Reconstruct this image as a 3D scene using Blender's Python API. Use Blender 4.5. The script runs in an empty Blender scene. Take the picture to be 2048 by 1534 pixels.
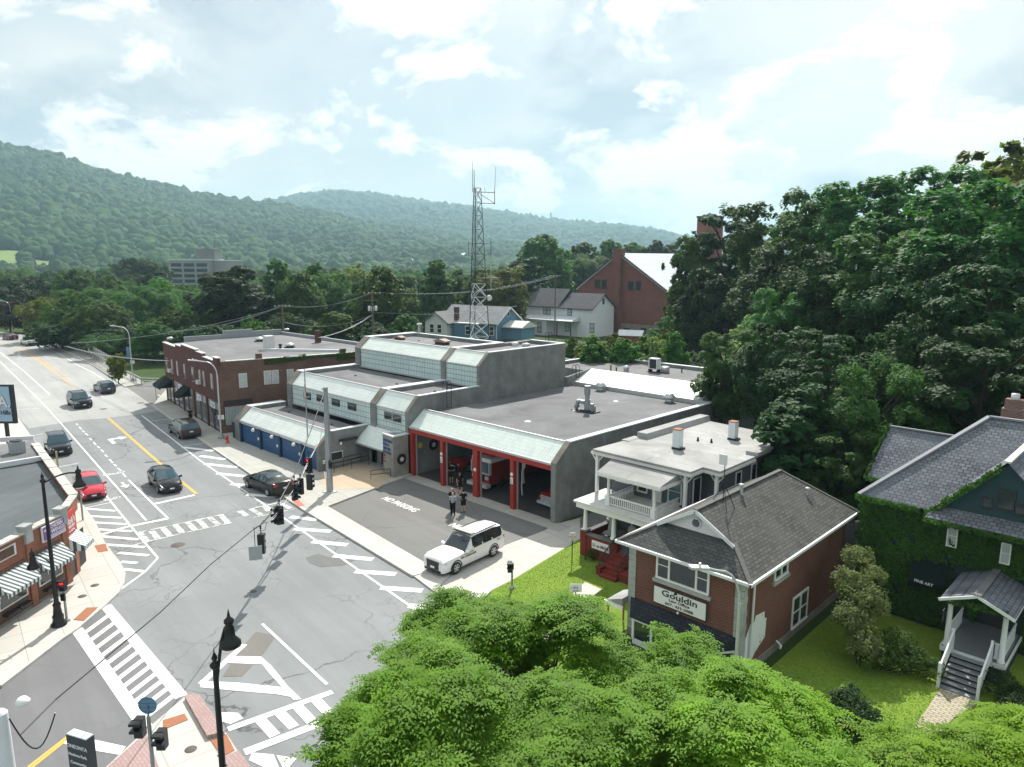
import bpy, bmesh, math, random
import numpy as np
from mathutils import Vector, Matrix
random.seed(7); rng = np.random.default_rng(7)
R = math.radians
sc = bpy.context.scene
# ---------------------------------------------------------------- camera (solved from the photograph)
F = 1437.7; PITCH = R(9.773); ROLL = R(.08); YAW = R(-45.507); CX, CY = 1024, 767
_f = np.array([0, math.cos(PITCH), -math.sin(PITCH)]); _u = np.array([0, math.sin(PITCH), math.cos(PITCH)]); _x = np.array([1., 0, 0])
_xr = math.cos(ROLL)*_x+math.sin(ROLL)*_u; _ur = -math.sin(ROLL)*_x+math.cos(ROLL)*_u
WM = np.array([[-math.sin(YAW), -math.cos(YAW), 0], [math.cos(YAW), -math.sin(YAW), 0], [0, 0, 1.]])
CAM = np.array([31.04, -35.97, 18.0])
cr, cu, cf = WM@_xr, WM@_ur, WM@_f
cam_d = bpy.data.cameras.new("camera"); cam = bpy.data.objects.new("camera", cam_d); sc.collection.objects.link(cam)
cam.matrix_world = Matrix(((cr[0], cu[0], -cf[0], CAM[0]), (cr[1], cu[1], -cf[1], CAM[1]), (cr[2], cu[2], -cf[2], CAM[2]), (0, 0, 0, 1)))
cam_d.sensor_width = 36; cam_d.lens = 36*F/2048; cam_d.clip_start = .1; cam_d.clip_end = 20000
sc.camera = cam
# ---------------------------------------------------------------- sun, sky, exposure
SUN_EL, SUN_AZ = R(46), R(127)          # azimuth: direction to the sun, counted from +X
sun_d = bpy.data.lights.new("sun", 'SUN'); sun_d.energy = 5.0; sun_d.angle = R(.53); sun_d.color = (1, .95, .87)
sun = bpy.data.objects.new("sun", sun_d); sc.collection.objects.link(sun)
sd = Vector((math.cos(SUN_EL)*math.cos(SUN_AZ), math.cos(SUN_EL)*math.sin(SUN_AZ), math.sin(SUN_EL)))
sun.rotation_euler = sd.to_track_quat('Z', 'Y').to_euler()
world = bpy.data.worlds.new("World"); sc.world = world; world.use_nodes = True
wt = world.node_tree; wt.nodes.clear()
def wn(t, **k):
    n = wt.nodes.new(t)
    for a, b in k.items(): setattr(n, a, b)
    return n
wo = wn('ShaderNodeOutputWorld'); wb = wn('ShaderNodeBackground'); wb.inputs[1].default_value = .070
sky = wn('ShaderNodeTexSky', sky_type='NISHITA', sun_disc=False, sun_elevation=SUN_EL, sun_rotation=math.pi/2-SUN_AZ, air_density=1.2, dust_density=2.6, ozone_density=1.4)
tc = wn('ShaderNodeTexCoord'); sep = wn('ShaderNodeSeparateXYZ'); wt.links.new(tc.outputs['Generated'], sep.inputs[0])
def wmath(op, a, b=None, c=None):
    n = wn('ShaderNodeMath', operation=op)
    for i, v in enumerate((a, b, c)):
        if v is None: continue
        if isinstance(v, (int, float)): n.inputs[i].default_value = v
        else: wt.links.new(v, n.inputs[i])
    return n.outputs[0]
zz = wmath('ADD', wmath('MAXIMUM', sep.outputs[2], 0), .42)
cmb = wn('ShaderNodeCombineXYZ'); wt.links.new(wmath('DIVIDE', sep.outputs[0], zz), cmb.inputs[0]); wt.links.new(wmath('DIVIDE', sep.outputs[1], zz), cmb.inputs[1])
def wnoise(scale, detail, rough, loc, dist=0.0):
    m = wn('ShaderNodeMapping'); m.inputs['Location'].default_value = loc; wt.links.new(cmb.outputs[0], m.inputs[0])
    n = wn('ShaderNodeTexNoise'); n.inputs['Scale'].default_value = scale; n.inputs['Detail'].default_value = detail; n.inputs['Roughness'].default_value = rough; n.inputs['Distortion'].default_value = dist
    wt.links.new(m.outputs[0], n.inputs['Vector']); return n.outputs['Fac']
def wramp(fac, stops):
    n = wn('ShaderNodeValToRGB'); e = n.color_ramp.elements
    while len(e) < len(stops): e.new(.5)
    for i, (p, c) in enumerate(stops): e[i].position = p; e[i].color = (*c, 1) if len(c) == 3 else c
    wt.links.new(fac, n.inputs[0]); return n.outputs[0]
g = lambda v: (v, v, v)
veil = wramp(wnoise(1.3, 9, .55, (3.1, 1.7, 0), .15), [(.30, g(0)), (.60, g(1))])
puff = wramp(wnoise(3.4, 12, .6, (7.9, 2.2, 0), .25), [(.50, g(0)), (.565, g(1))])
grey = wramp(wnoise(2.1, 9, .56, (1.2, 8.3, 0), .2), [(.50, g(0)), (.62, g(1))])
def wmix(f, a, b):
    n = wn('ShaderNodeMix', data_type='RGBA'); 
    if isinstance(f, (int, float)): n.inputs[0].default_value = f
    else: wt.links.new(f, n.inputs[0])
    for i, v in ((6, a), (7, b)):
        if isinstance(v, tuple): n.inputs[i].default_value = (*v, 1)
        else: wt.links.new(v, n.inputs[i])
    return n.outputs[2]
c0 = wmix(.5, sky.outputs[0], (6.2, 7.8, 8.6))
c1 = wmix(wmath('MULTIPLY', veil, .8), c0, (11.2, 11.0, 10.5))
c2 = wmix(wmath('MULTIPLY', grey, .75), c1, (4.9, 6.1, 7.0))
c3 = wmix(wmath('MULTIPLY', puff, .85), c2, (14.5, 14.0, 13.2))
hz = wmath('POWER', wmath('SUBTRACT', 1, wmath('MINIMUM', wmath('MAXIMUM', sep.outputs[2], 0), 1)), 14)
c4 = wmix(wmath('MULTIPLY', hz, .35), c3, (10.6, 10.8, 10.4))
wt.links.new(c4, wb.inputs[0]); wt.links.new(wb.outputs[0], wo.inputs[0])
sc.view_settings.view_transform = 'Standard'; sc.view_settings.look = 'None'; sc.view_settings.exposure = 0.42; sc.view_settings.gamma = 1
sc.render.engine = 'CYCLES'
sc.cycles.max_bounces = 6; sc.cycles.diffuse_bounces = 3; sc.cycles.transmission_bounces = 4; sc.cycles.transparent_max_bounces = 6; sc.cycles.volume_bounces = 0
# ---------------------------------------------------------------- pixel -> place helpers (photo pixels, 2048 wide)
def ray(px, py): return WM@(_xr*(px-CX)/F-_ur*(py-CY)/F+_f)
def G(px, py, z=0.0):
    d = ray(px, py); t = (z-CAM[2])/d[2]; p = CAM+t*d; return (float(p[0]), float(p[1]), float(z))
def ON(px, py, axis, val):
    d = ray(px, py); p = CAM+(val-CAM[axis])/d[axis]*d; return tuple(float(v) for v in p)
def HG(px, py, P):
    d = ray(px, py); return float(CAM[2]+d[2]/math.hypot(d[0], d[1])*math.hypot(P[0]-CAM[0], P[1]-CAM[1]))
def PD(px, D, py=519.0):     # ground point at horizontal distance D in the direction of column px; z of row py there
    d = ray(px, py); n = math.hypot(d[0], d[1]); return (float(CAM[0]+d[0]/n*D), float(CAM[1]+d[1]/n*D), float(CAM[2]+d[2]/n*D))
ZI = lambda x0, y0, s: (lambda x, y: (x0+x/s, y0+y/s))
# ---------------------------------------------------------------- mesh builder
class MB:
    def __init__(s): s.v = []; s.f = []; s.m = []; s.sm = []
    def add(s, vs, fs, mi=0, smooth=False):
        b = len(s.v); s.v += [tuple(map(float, v)) for v in vs]
        for f in fs: s.f.append([b+i for i in f]); s.m.append(mi); s.sm.append(smooth)
        return s
    def box(s, x0, y0, z0, x1, y1, z1, mi=0):
        if x0 > x1: x0, x1 = x1, x0
        if y0 > y1: y0, y1 = y1, y0
        if z0 > z1: z0, z1 = z1, z0
        return s.add([(x0,y0,z0),(x1,y0,z0),(x1,y1,z0),(x0,y1,z0),(x0,y0,z1),(x1,y0,z1),(x1,y1,z1),(x0,y1,z1)],
                     [(0,3,2,1),(4,5,6,7),(0,1,5,4),(1,2,6,5),(2,3,7,6),(3,0,4,7)], mi)
    def prism(s, poly, z0, z1, mi=0, mtop=None):
        n = len(poly); a = sum(poly[i][0]*poly[(i+1)%n][1]-poly[(i+1)%n][0]*poly[i][1] for i in range(n))
        if a < 0: poly = poly[::-1]
        vs = [(p[0], p[1], z0) for p in poly]+[(p[0], p[1], z1) for p in poly]
        s.add(vs, [tuple(range(n-1, -1, -1))], mi); s.add(vs, [tuple(range(n, 2*n))], mi if mtop is None else mtop)
        return s.add(vs, [(i, (i+1)%n, n+(i+1)%n, n+i) for i in range(n)], mi)
    def poly(s, pts, mi=0): return s.add(pts, [tuple(range(len(pts)))], mi)
    def extr(s, prof, vec, mi=0):       # closed profile (3-D points) swept along vec
        n = len(prof); v = Vector(vec); P = [Vector(p) for p in prof]
        nrm = Vector((0, 0, 0))
        for i in range(n): nrm += P[i].cross(P[(i+1)%n])
        if nrm.dot(v) > 0: P = P[::-1]
        vs = [tuple(p) for p in P]+[tuple(p+v) for p in P]
        return s.add(vs, [tuple(range(n)), tuple(range(2*n-1, n-1, -1))]+[(i, n+i, n+(i+1)%n, (i+1)%n) for i in range(n)], mi)
    def tube(s, p, q, r, n=8, mi=0, r2=None, smooth=True):
        p, q = Vector(p), Vector(q); d = (q-p)
        if d.length < 1e-6: return s
        a = d.orthogonal().normalized(); b = d.normalized().cross(a); r2 = r if r2 is None else r2
        vs = [tuple(p+(a*math.cos(t)+b*math.sin(t))*r) for t in [2*math.pi*i/n for i in range(n)]]+[tuple(q+(a*math.cos(t)+b*math.sin(t))*r2) for t in [2*math.pi*i/n for i in range(n)]]
        s.add(vs, [(i, (i+1)%n, n+(i+1)%n, n+i) for i in range(n)], mi, smooth)
        return s.add(vs, [tuple(range(n-1, -1, -1)), tuple(range(n, 2*n))], mi)
    def path(s, pts, r, n=6, mi=0):
        for a, b in zip(pts, pts[1:]): s.tube(a, b, r, n, mi)
        return s
    def beam(s, p, q, w, h=None, mi=0):
        p, q = Vector(p), Vector(q); d = (q-p).normalized(); h = h or w
        a = d.cross(Vector((0, 0, 1)));  a = a.normalized() if a.length > 1e-3 else Vector((1, 0, 0)); b = a.cross(d).normalized()
        c = [a*w/2+b*h/2, -a*w/2+b*h/2, -a*w/2-b*h/2, a*w/2-b*h/2]
        vs = [tuple(p+k) for k in c]+[tuple(q+k) for k in c]
        return s.add(vs, [(3,2,1,0),(4,5,6,7),(0,1,5,4),(1,2,6,5),(2,3,7,6),(3,0,4,7)], mi)
    def lathe(s, prof, n=12, c=(0, 0, 0), mi=0, smooth=True, axis='z'):
        vs = []; 
        for r, z in prof:
            for i in range(n):
                t = 2*math.pi*i/n; x, y = r*math.cos(t), r*math.sin(t)
                vs.append((c[0]+x, c[1]+y, c[2]+z) if axis == 'z' else ((c[0]+x, c[1]+z, c[2]+y) if axis == 'y' else (c[0]+z, c[1]+x, c[2]+y)))
        fs = [(k*n+i, k*n+(i+1)%n, (k+1)*n+(i+1)%n, (k+1)*n+i) for k in range(len(prof)-1) for i in range(n)]
        if axis == 'y': fs = [f[::-1] for f in fs]
        return s.add(vs, fs, mi, smooth)
    def mesh(s, name, mats):
        used = sorted({i for f in s.f for i in f}); rm = {o: k for k, o in enumerate(used)}
        me = bpy.data.meshes.new(name); me.from_pydata([s.v[i] for i in used], [], [[rm[i] for i in f] for f in s.f])
        for m in (mats if isinstance(mats, (list, tuple)) else [mats]): me.materials.append(m)
        me.polygons.foreach_set('material_index', s.m); me.polygons.foreach_set('use_smooth', s.sm); me.update(); return me
    def build(s, name, mats, parent=None, world=False):
        if world and parent is not None:
            mi = (Matrix.Translation(parent.location) @ Matrix.Rotation(parent.rotation_euler.z, 4, 'Z')).inverted()
            s.v = [tuple(mi @ Vector(v)) for v in s.v]
        o = bpy.data.objects.new(name, s.mesh(name, mats)); sc.collection.objects.link(o)
        if parent is not None: o.parent = parent
        return o
def tag(o, label=None, cat=None, group=None, kind=None):
    for k, v in (('label', label), ('category', cat), ('group', group), ('kind', kind)):
        if v: o[k] = v
    return o
def thing(name, label, cat, loc=(0, 0, 0), rot=0.0, group=None):
    o = bpy.data.objects.new(name, None); sc.collection.objects.link(o); o.empty_display_size = .3
    o.location = Vector(loc); o.rotation_euler = (0, 0, rot); return tag(o, label, cat, group)
def struct(name, mb, mat): return tag(mb.build(name, mat), kind='structure')
def children(o): return [c for c in bpy.data.objects if c.parent == o]
def dup(root, loc, rot, label=None, group=None, scale=None):
    r = root.copy(); sc.collection.objects.link(r); r.location = Vector(loc); r.rotation_euler = (0, 0, rot)
    if label: r['label'] = label
    if group: r['group'] = group
    if scale: r.scale = scale if not isinstance(scale, (int, float)) else (scale,)*3
    for ch in KIDS.get(root.name) or KIDS.setdefault(root.name, children(root)):
        c = ch.copy(); sc.collection.objects.link(c); c.parent = r
        for gch in KIDS.get(ch.name) if ch.name in KIDS else KIDS.setdefault(ch.name, children(ch)):
            d = gch.copy(); sc.collection.objects.link(d); d.parent = c
    return r
KIDS = {}
def text(name, body, mat, parent, origin, xdir, updir, size, extrude=.004, align='LEFT', xs=1.0, world=False, spacing=1.0):
    cu_ = bpy.data.curves.new(name, 'FONT'); cu_.body = body; cu_.size = size; cu_.extrude = extrude; cu_.align_x = align; cu_.space_character = spacing; cu_.resolution_u = 3; cu_.offset = size*.012
    o = bpy.data.objects.new(name, cu_); sc.collection.objects.link(o)
    bpy.context.view_layer.update()
    me = bpy.data.meshes.new_from_object(o.evaluated_get(bpy.context.evaluated_depsgraph_get()))
    bpy.data.objects.remove(o)
    X = Vector(xdir).normalized(); U = Vector(updir); U = (U-X*U.dot(X)).normalized(); N = X.cross(U)
    M = Matrix.Translation(Vector(origin)) @ Matrix(((X.x*xs, U.x, N.x, 0), (X.y*xs, U.y, N.y, 0), (X.z*xs, U.z, N.z, 0), (0, 0, 0, 1)))
    if world and parent is not None: M = (Matrix.Translation(parent.location) @ Matrix.Rotation(parent.rotation_euler.z, 4, 'Z')).inverted() @ M
    me.transform(M); me.materials.clear(); me.materials.append(mat)
    o = bpy.data.objects.new(name, me); sc.collection.objects.link(o)
    if parent is not None: o.parent = parent
    return o
# ---------------------------------------------------------------- procedural materials
MATS = {}
class NT:
    def __init__(s, name):
        s.m = bpy.data.materials.new(name); s.m.use_nodes = True; s.t = s.m.node_tree; s.t.nodes.clear()
        s.out = s.n('ShaderNodeOutputMaterial'); s.b = s.n('ShaderNodeBsdfPrincipled'); s.l(s.b.outputs[0], s.out.inputs[0])
        s.tc = s.n('ShaderNodeTexCoord')
    def n(s, t, **k):
        n = s.t.nodes.new(t)
        for a, b in k.items(): setattr(n, a, b)
        return n
    def l(s, a, b): s.t.links.new(a, b)
    def put(s, sock, v):
        if isinstance(v, (int, float)): sock.default_value = v
        elif isinstance(v, tuple): sock.default_value = (*v, 1) if len(v) == 3 and len(sock.default_value) == 4 else v
        else: s.l(v, sock)
    def math(s, op, a, b=None, c=None):
        n = s.n('ShaderNodeMath', operation=op)
        for i, v in enumerate((a, b, c)):
            if v is not None: s.put(n.inputs[i], v)
        return n.outputs[0]
    def noise(s, scale, detail=4, rough=.55, vec=None, dist=0, stretch=None):
        n = s.n('ShaderNodeTexNoise'); n.inputs['Scale'].default_value = scale; n.inputs['Detail'].default_value = detail
        n.inputs['Roughness'].default_value = rough; n.inputs['Distortion'].default_value = dist
        v = vec or s.tc.outputs['Object']
        if stretch:
            m = s.n('ShaderNodeMapping'); m.inputs['Scale'].default_value = stretch; s.l(v, m.inputs[0]); v = m.outputs[0]
        s.l(v, n.inputs['Vector']); return n.outputs['Fac']
    def ramp(s, f, stops):
        n = s.n('ShaderNodeValToRGB'); e = n.color_ramp.elements
        while len(e) < len(stops): e.new(.5)
        for i, (p, c) in enumerate(stops): e[i].position = p; e[i].color = (*((c,)*3 if isinstance(c, (int, float)) else c), 1)
        s.l(f, n.inputs[0]); return n.outputs[0]
    def mix(s, f, a, b, mode='MIX'):
        n = s.n('ShaderNodeMix', data_type='RGBA', blend_type=mode); s.put(n.inputs[0], f); s.put(n.inputs[6], a); s.put(n.inputs[7], b); return n.outputs[2]
    def uv(s, kind='wall'):     # object coords folded so that axis aligned walls get (along, up)
        sp = s.n('ShaderNodeSeparateXYZ'); s.l(s.tc.outputs['Object'], sp.inputs[0]); c = s.n('ShaderNodeCombineXYZ')
        if kind == 'wall': s.l(s.math('ADD', sp.outputs[0], sp.outputs[1]), c.inputs[0]); s.l(sp.outputs[2], c.inputs[1])
        elif kind == 'slopex': s.l(sp.outputs[0], c.inputs[0]); s.l(s.math('ADD', sp.outputs[1], sp.outputs[2]), c.inputs[1])
        elif kind == 'slopey': s.l(sp.outputs[1], c.inputs[0]); s.l(s.math('SUBTRACT', sp.outputs[2], sp.outputs[0]), c.inputs[1])
        elif kind == 'flat': s.l(sp.outputs[0], c.inputs[0]); s.l(sp.outputs[1], c.inputs[1])
        elif kind == 'x': s.l(s.math('ADD', sp.outputs[0], s.math('MULTIPLY', sp.outputs[1], 1)), c.inputs[0])
        elif kind == 'z': s.l(sp.outputs[2], c.inputs[1])
        return c.outputs[0]
    def brick(s, vec, w, h, mortar, c1, c2, cm, off=.5, smooth=.1, bias=0.0):
        n = s.n('ShaderNodeTexBrick'); n.offset = off; s.l(vec, n.inputs['Vector'])
        n.inputs['Scale'].default_value = 1; n.inputs['Brick Width'].default_value = w; n.inputs['Row Height'].default_value = h
        n.inputs['Mortar Size'].default_value = mortar; n.inputs['Mortar Smooth'].default_value = smooth; n.inputs['Bias'].default_value = bias
        s.put(n.inputs['Color1'], c1); s.put(n.inputs['Color2'], c2); s.put(n.inputs['Mortar'], cm); return n
    def bump(s, h, strength=.3, dist=.02):
        n = s.n('ShaderNodeBump'); n.inputs['Strength'].default_value = strength; n.inputs['Distance'].default_value = dist; s.l(h, n.inputs['Height']); s.l(n.outputs[0], s.b.inputs['Normal'])
    def fin(s, col, rough=.6, spec=.4, metal=0.0):
        s.put(s.b.inputs['Base Color'], col); s.put(s.b.inputs['Roughness'], rough); s.b.inputs['Specular IOR Level'].default_value = spec; s.b.inputs['Metallic'].default_value = metal
        MATS[s.m.name] = s.m; return s.m
def sc3(c, k): return tuple(min(1, x*k) for x in c)
def plain(name, c, rough=.5, amp=.15, scale=3.0, spec=.4, metal=0.0, bump=0.0):
    if name in MATS: return MATS[name]
    n = NT(name); f = n.noise(scale, 5, .6)
    if bump: n.bump(n.noise(scale*8, 3), bump, .01)
    return n.fin(n.mix(f, sc3(c, 1-amp), sc3(c, 1+amp)), rough, spec, metal)
def concrete(name, c, streak=.35):
    n = NT(name); a = n.noise(.7, 8, .7); b = n.noise(1.2, 7, .65, stretch=(1.3, 1.3, .16)); d = n.noise(9, 6, .75)
    col = n.mix(n.ramp(a, [(.35, 0.), (.68, 1.)]), sc3(c, .68), sc3(c, 1.3)); col = n.mix(n.math('MULTIPLY', n.ramp(b, [(.5, 0.), (.75, 1.)]), streak), col, sc3(c, .33)); col = n.mix(n.math('MULTIPLY', d, .25), col, sc3(c, 1.3))
    ln = n.brick(n.uv('wall'), 1.22, 2.44, .012, (1, 1, 1), (.96, .96, .96), (.75, .75, .75), off=0); col = n.mix(.3, col, ln.outputs[0], 'MULTIPLY')
    n.bump(d, .25, .01); return n.fin(col, .85, .2)
def brickm(name, c1, c2, cm=(.30, .25, .22), w=.22, h=.075, m=.011, dirt=.35, k='wall'):
    n = NT(name); b = n.brick(n.uv(k), w, h, m, c1, c2, cm); a = n.noise(.5, 6, .6)
    col = n.mix(n.math('MULTIPLY', n.ramp(a, [(.42, 0.), (.68, 1.)]), dirt), b.outputs[0], sc3(c1, .45)); col = n.mix(n.math('MULTIPLY', n.noise(14, 3), .25), col, sc3(c2, 1.25))
    n.bump(b.outputs[1], -.3, .008); return n.fin(col, .85, .2)
def roofm(name, c, seams=3.0, stain=.5, ang=0.0):
    n = NT(name); a = n.noise(.22, 8, .62, dist=.6); b = n.noise(1.4, 7, .65); s_ = n.brick(n.uv('flat'), 60, seams, .03, (1, 1, 1), (.94, .94, .94), (.72, .72, .72), off=.3)
    col = n.mix(n.ramp(a, [(.3, 0.), (.7, 1.)]), sc3(c, 1-stain*.6), sc3(c, 1+stain)); col = n.mix(n.math('MULTIPLY', b, .35), col, sc3(c, .6)); col = n.mix(.8, col, s_.outputs[0], 'MULTIPLY')
    pu = n.ramp(n.noise(.16, 5, .5, stretch=(1, 1.3, 1), dist=1.2), [(.56, 0.), (.585, 1.), (.6, .35)]); col = n.mix(n.math('MULTIPLY', pu, .22), col, sc3(c, 1.9))
    n.bump(b, .15, .01); return n.fin(col, .8, .25)
def shingle(name, c, kind, w=.30, h=.16, var=.35, off=.5, m=.012):
    n = NT(name); b = n.brick(n.uv(kind), w, h, m, sc3(c, 1-var*.6), sc3(c, 1+var), sc3(c, .35), off=off); a = n.noise(.6, 6, .62)
    col = n.mix(n.math('MULTIPLY', n.ramp(a, [(.35, 0.), (.7, 1.)]), .55), b.outputs[0], sc3(c, 1.5)); col = n.mix(n.math('MULTIPLY', n.noise(25, 2), .3), col, sc3(c, .6))
    n.bump(b.outputs[1], -.4, .01); return n.fin(col, .9, .15)
def panelm(name, c, w, h, line, kind='slopex', m=.012, w2=None, rough=.35):
    n = NT(name); u = n.uv(kind); b = n.brick(u, w, h, m, sc3(c, .96), sc3(c, 1.05), line, off=0, smooth=0)
    col = b.outputs[0]
    if w2: b2 = n.brick(u, w2, h, .022, (1, 1, 1), (.93, .95, .96), (.5, .55, .55), off=0, smooth=0); col = n.mix(1.0, col, b2.outputs[0], 'MULTIPLY')
    a = n.noise(.9, 6, .6, stretch=(2.2, .6, .6)); col = n.mix(n.math('MULTIPLY', n.ramp(a, [(.5, 0.), (.8, 1.)]), .4), col, sc3(c, .62))
    return n.fin(col, rough, .5)
def siding(name, c, h=.14):
    n = NT(name); b = n.brick(n.uv('wall'), 40, h, .014, c, sc3(c, .96), sc3(c, .5), off=.5, smooth=.3); a = n.noise(1.0, 5, .6)
    n.bump(b.outputs[1], -.35, .01); return n.fin(n.mix(n.math('MULTIPLY', a, .3), b.outputs[0], sc3(c, .75)), .6, .3)
def glassm(name, c=(.02, .03, .035), rough=.06):
    n = NT(name); return n.fin(n.mix(n.noise(1.5, 2), sc3(c, .7), sc3(c, 1.6)), rough, .9)
def paintm(name, c, rough=.16, metal=0.0, coat=.35):
    n = NT(name); n.b.inputs['Coat Weight'].default_value = coat; n.b.inputs['Coat Roughness'].default_value = .04
    d = n.noise(2.5, 5, .6); return n.fin(n.mix(n.math('MULTIPLY', d, .3), c, sc3(c, .85)), n.math('ADD', n.math('MULTIPLY', n.noise(6, 4), .10), rough), .32, metal)
def leafm(name, c1, c2, c3=None, trans=.45, ns=.55):
    n = NT(name); a = n.noise(ns, 4, .6); b = n.noise(7, 2, .5); oi = n.n('ShaderNodeObjectInfo')
    col = n.mix(n.ramp(a, [(.35, 0.), (.65, 1.)]), c1, c2); col = n.mix(n.math('MULTIPLY', b, .6), col, c3 or sc3(c2, 1.5))
    hs = n.n('ShaderNodeHueSaturation'); n.l(col, hs.inputs['Color']); n.l(n.math('ADD', n.math('MULTIPLY', oi.outputs['Random'], .05), .475), hs.inputs['Hue']); n.l(n.math('ADD', n.math('MULTIPLY', oi.outputs['Random'], .5), .75), hs.inputs['Value'])
    t = n.n('ShaderNodeBsdfTranslucent'); mx = n.n('ShaderNodeMixShader'); mx.inputs[0].default_value = trans
    n.l(n.mix(1.0, hs.outputs[0], (1.35, 1.5, .55), 'MULTIPLY'), t.inputs[0]); n.l(n.b.outputs[0], mx.inputs[1]); n.l(t.outputs[0], mx.inputs[2]); n.l(mx.outputs[0], n.out.inputs[0])
    return n.fin(hs.outputs[0], .6, .18)
def asphalt(name, c, cracks=.6, tar=.5, cs=.16):
    n = NT(name); a = n.noise(.12, 7, .6, dist=.5); b = n.noise(2.2, 6, .7); d = n.noise(38, 3, .6)
    wv = n.n('ShaderNodeVectorMath', operation='ADD'); nv = n.n('ShaderNodeTexNoise'); nv.inputs['Scale'].default_value = .45; nv.inputs['Detail'].default_value = 5; n.l(n.tc.outputs['Object'], nv.inputs['Vector'])
    sv = n.n('ShaderNodeVectorMath', operation='SCALE'); sv.inputs['Scale'].default_value = 2.6; n.l(nv.outputs['Color'], sv.inputs[0]); n.l(n.tc.outputs['Object'], wv.inputs[0]); n.l(sv.outputs[0], wv.inputs[1])
    def vor(scale, w):
        v = n.n('ShaderNodeTexVoronoi', feature='DISTANCE_TO_EDGE'); v.inputs['Scale'].default_value = scale; n.l(wv.outputs[0], v.inputs['Vector']); return n.ramp(v.outputs['Distance'], [(0.0, 1.), (w, 0.)])
    col = n.mix(n.ramp(a, [(.3, 0.), (.7, 1.)]), sc3(c, .86), sc3(c, 1.18)); col = n.mix(n.math('MULTIPLY', b, .3), col, sc3(c, .72)); col = n.mix(n.math('MULTIPLY', n.ramp(d, [(.45, 0.), (.7, 1.)]), .35), col, sc3(c, 1.7))
    mp = n.n('ShaderNodeMapping'); mp.inputs['Rotation'].default_value = (0, 0, .103); n.l(n.tc.outputs['Object'], mp.inputs[0]); st_ = n.noise(1.0, 5, .6, vec=mp.outputs[0], stretch=(.035, .55, 1)); col = n.mix(n.math('MULTIPLY', n.ramp(st_, [(.42, 0.), (.66, 1.)]), .5), col, sc3(c, .72))
    ol = n.noise(.55, 6, .7); col = n.mix(n.math('MULTIPLY', n.ramp(ol, [(.62, 0.), (.72, 1.)]), .35), col, sc3(c, .5))
    gate = n.ramp(n.noise(.09, 3), [(.38, 0.), (.55, 1.)])
    col = n.mix(n.math('MULTIPLY', n.math('MULTIPLY', vor(cs, .010), gate), cracks), col, sc3(c, .25)); col = n.mix(n.math('MULTIPLY', n.math('MULTIPLY', vor(cs*3.1, .02), n.ramp(n.noise(.14, 4), [(.52, 0.), (.62, 1.)])), tar), col, sc3(c, .4))
    n.bump(d, .3, .006); return n.fin(col, .85, .25)
M = {}
M['asphalt'] = asphalt('asphalt', (.235, .25, .258), .85, .7); M['asphalt_dark'] = asphalt('asphalt_dark', (.185, .185, .182), .5, .4); M['asphalt_side'] = asphalt('asphalt_side', (.175, .178, .185), .3, .15, .1)
M['deck'] = asphalt('deck_concrete', (.36, .365, .36), .35, .35, .22)
M['concrete'] = concrete('concrete', (.21, .22, .215)); M['concrete_warm'] = concrete('concrete_warm', (.27, .265, .245), .2)
def paving(name, c, w, h, line=.55, ang=0.0):
    n = NT(name); mp = n.n('ShaderNodeMapping'); mp.inputs['Rotation'].default_value = (0, 0, ang); n.l(n.tc.outputs['Object'], mp.inputs[0])
    b = n.brick(mp.outputs[0], w, h, .02, sc3(c, .95), sc3(c, 1.06), sc3(c, line), off=0); a = n.noise(.4, 7, .65); d = n.noise(20, 4)
    col = n.mix(n.math('MULTIPLY', n.ramp(a, [(.4, 0.), (.7, 1.)]), .35), b.outputs[0], sc3(c, .72)); col = n.mix(n.math('MULTIPLY', d, .2), col, sc3(c, 1.25)); n.bump(d, .2, .005); return n.fin(col, .85, .25)
M['walk'] = paving('sidewalk', (.52, .505, .465), 1.6, 1.6, .6, R(7)); M['walk_old'] = paving('old_sidewalk', (.42, .415, .385), 1.5, 1.5, .6, R(7)); M['walk_tan'] = paving('tan_paving', (.50, .40, .29), 1.5, 1.5, .7, R(7))
M['kerb'] = plain('kerb', (.52, .51, .48), .85, .2, 2)
M['brickpave'] = brickm('brick_paving', (.36, .25, .24), (.42, .30, .29), (.26, .2, .19), .24, .12, .012, .2, 'flat')
M['ada'] = plain('tactile_plate', (.34, .14, .07), .8, .2, 5); M['ada_red'] = plain('tactile_plate_red', (.55, .16, .12), .8, .2, 5)
def worn(name, c, t0=.34, t1=.43):
    n = NT(name); a = n.noise(1.6, 8, .72); b = n.noise(9, 5, .7); f = n.ramp(n.math('ADD', n.math('MULTIPLY', a, .65), n.math('MULTIPLY', b, .35)), [(t0, 0.), (t1, 1.)])
    return n.fin(n.mix(f, (.235, .245, .25), c), .7, .3)
M['paint'] = worn('road_paint_white', (.80, .80, .78)); M['paint_worn'] = worn('road_paint_worn', (.74, .74, .72), .43, .55); M['paint_new'] = plain('road_paint_new', (.82, .82, .80), .6, .05, 3); M['paint_y'] = worn('road_paint_yellow', (.72, .42, .10))
M['brick_law'] = brickm('brick_law', (.115, .038, .028), (.17, .058, .04), (.24, .17, .14)); M['brick_dark'] = brickm('brick_dark', (.105, .058, .045), (.17, .095, .068), (.17, .13, .11), dirt=.5)
M['brick_facade'] = brickm('brick_facade', (.095, .036, .034), (.125, .05, .045), (.10, .06, .055)); M['brick_rest'] = brickm('brick_restaurant', (.23, .075, .045), (.31, .11, .065), (.34, .22, .17)); M['brick_church'] = brickm('brick_church', (.17, .058, .046), (.22, .078, .06), (.2, .12, .1))
M['brick_red'] = brickm('brick_porch', (.19, .032, .022), (.23, .042, .03), (.15, .035, .03)); M['brick_chim'] = brickm('brick_chimney', (.15, .07, .06), (.25, .13, .11), (.28, .24, .22))
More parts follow.
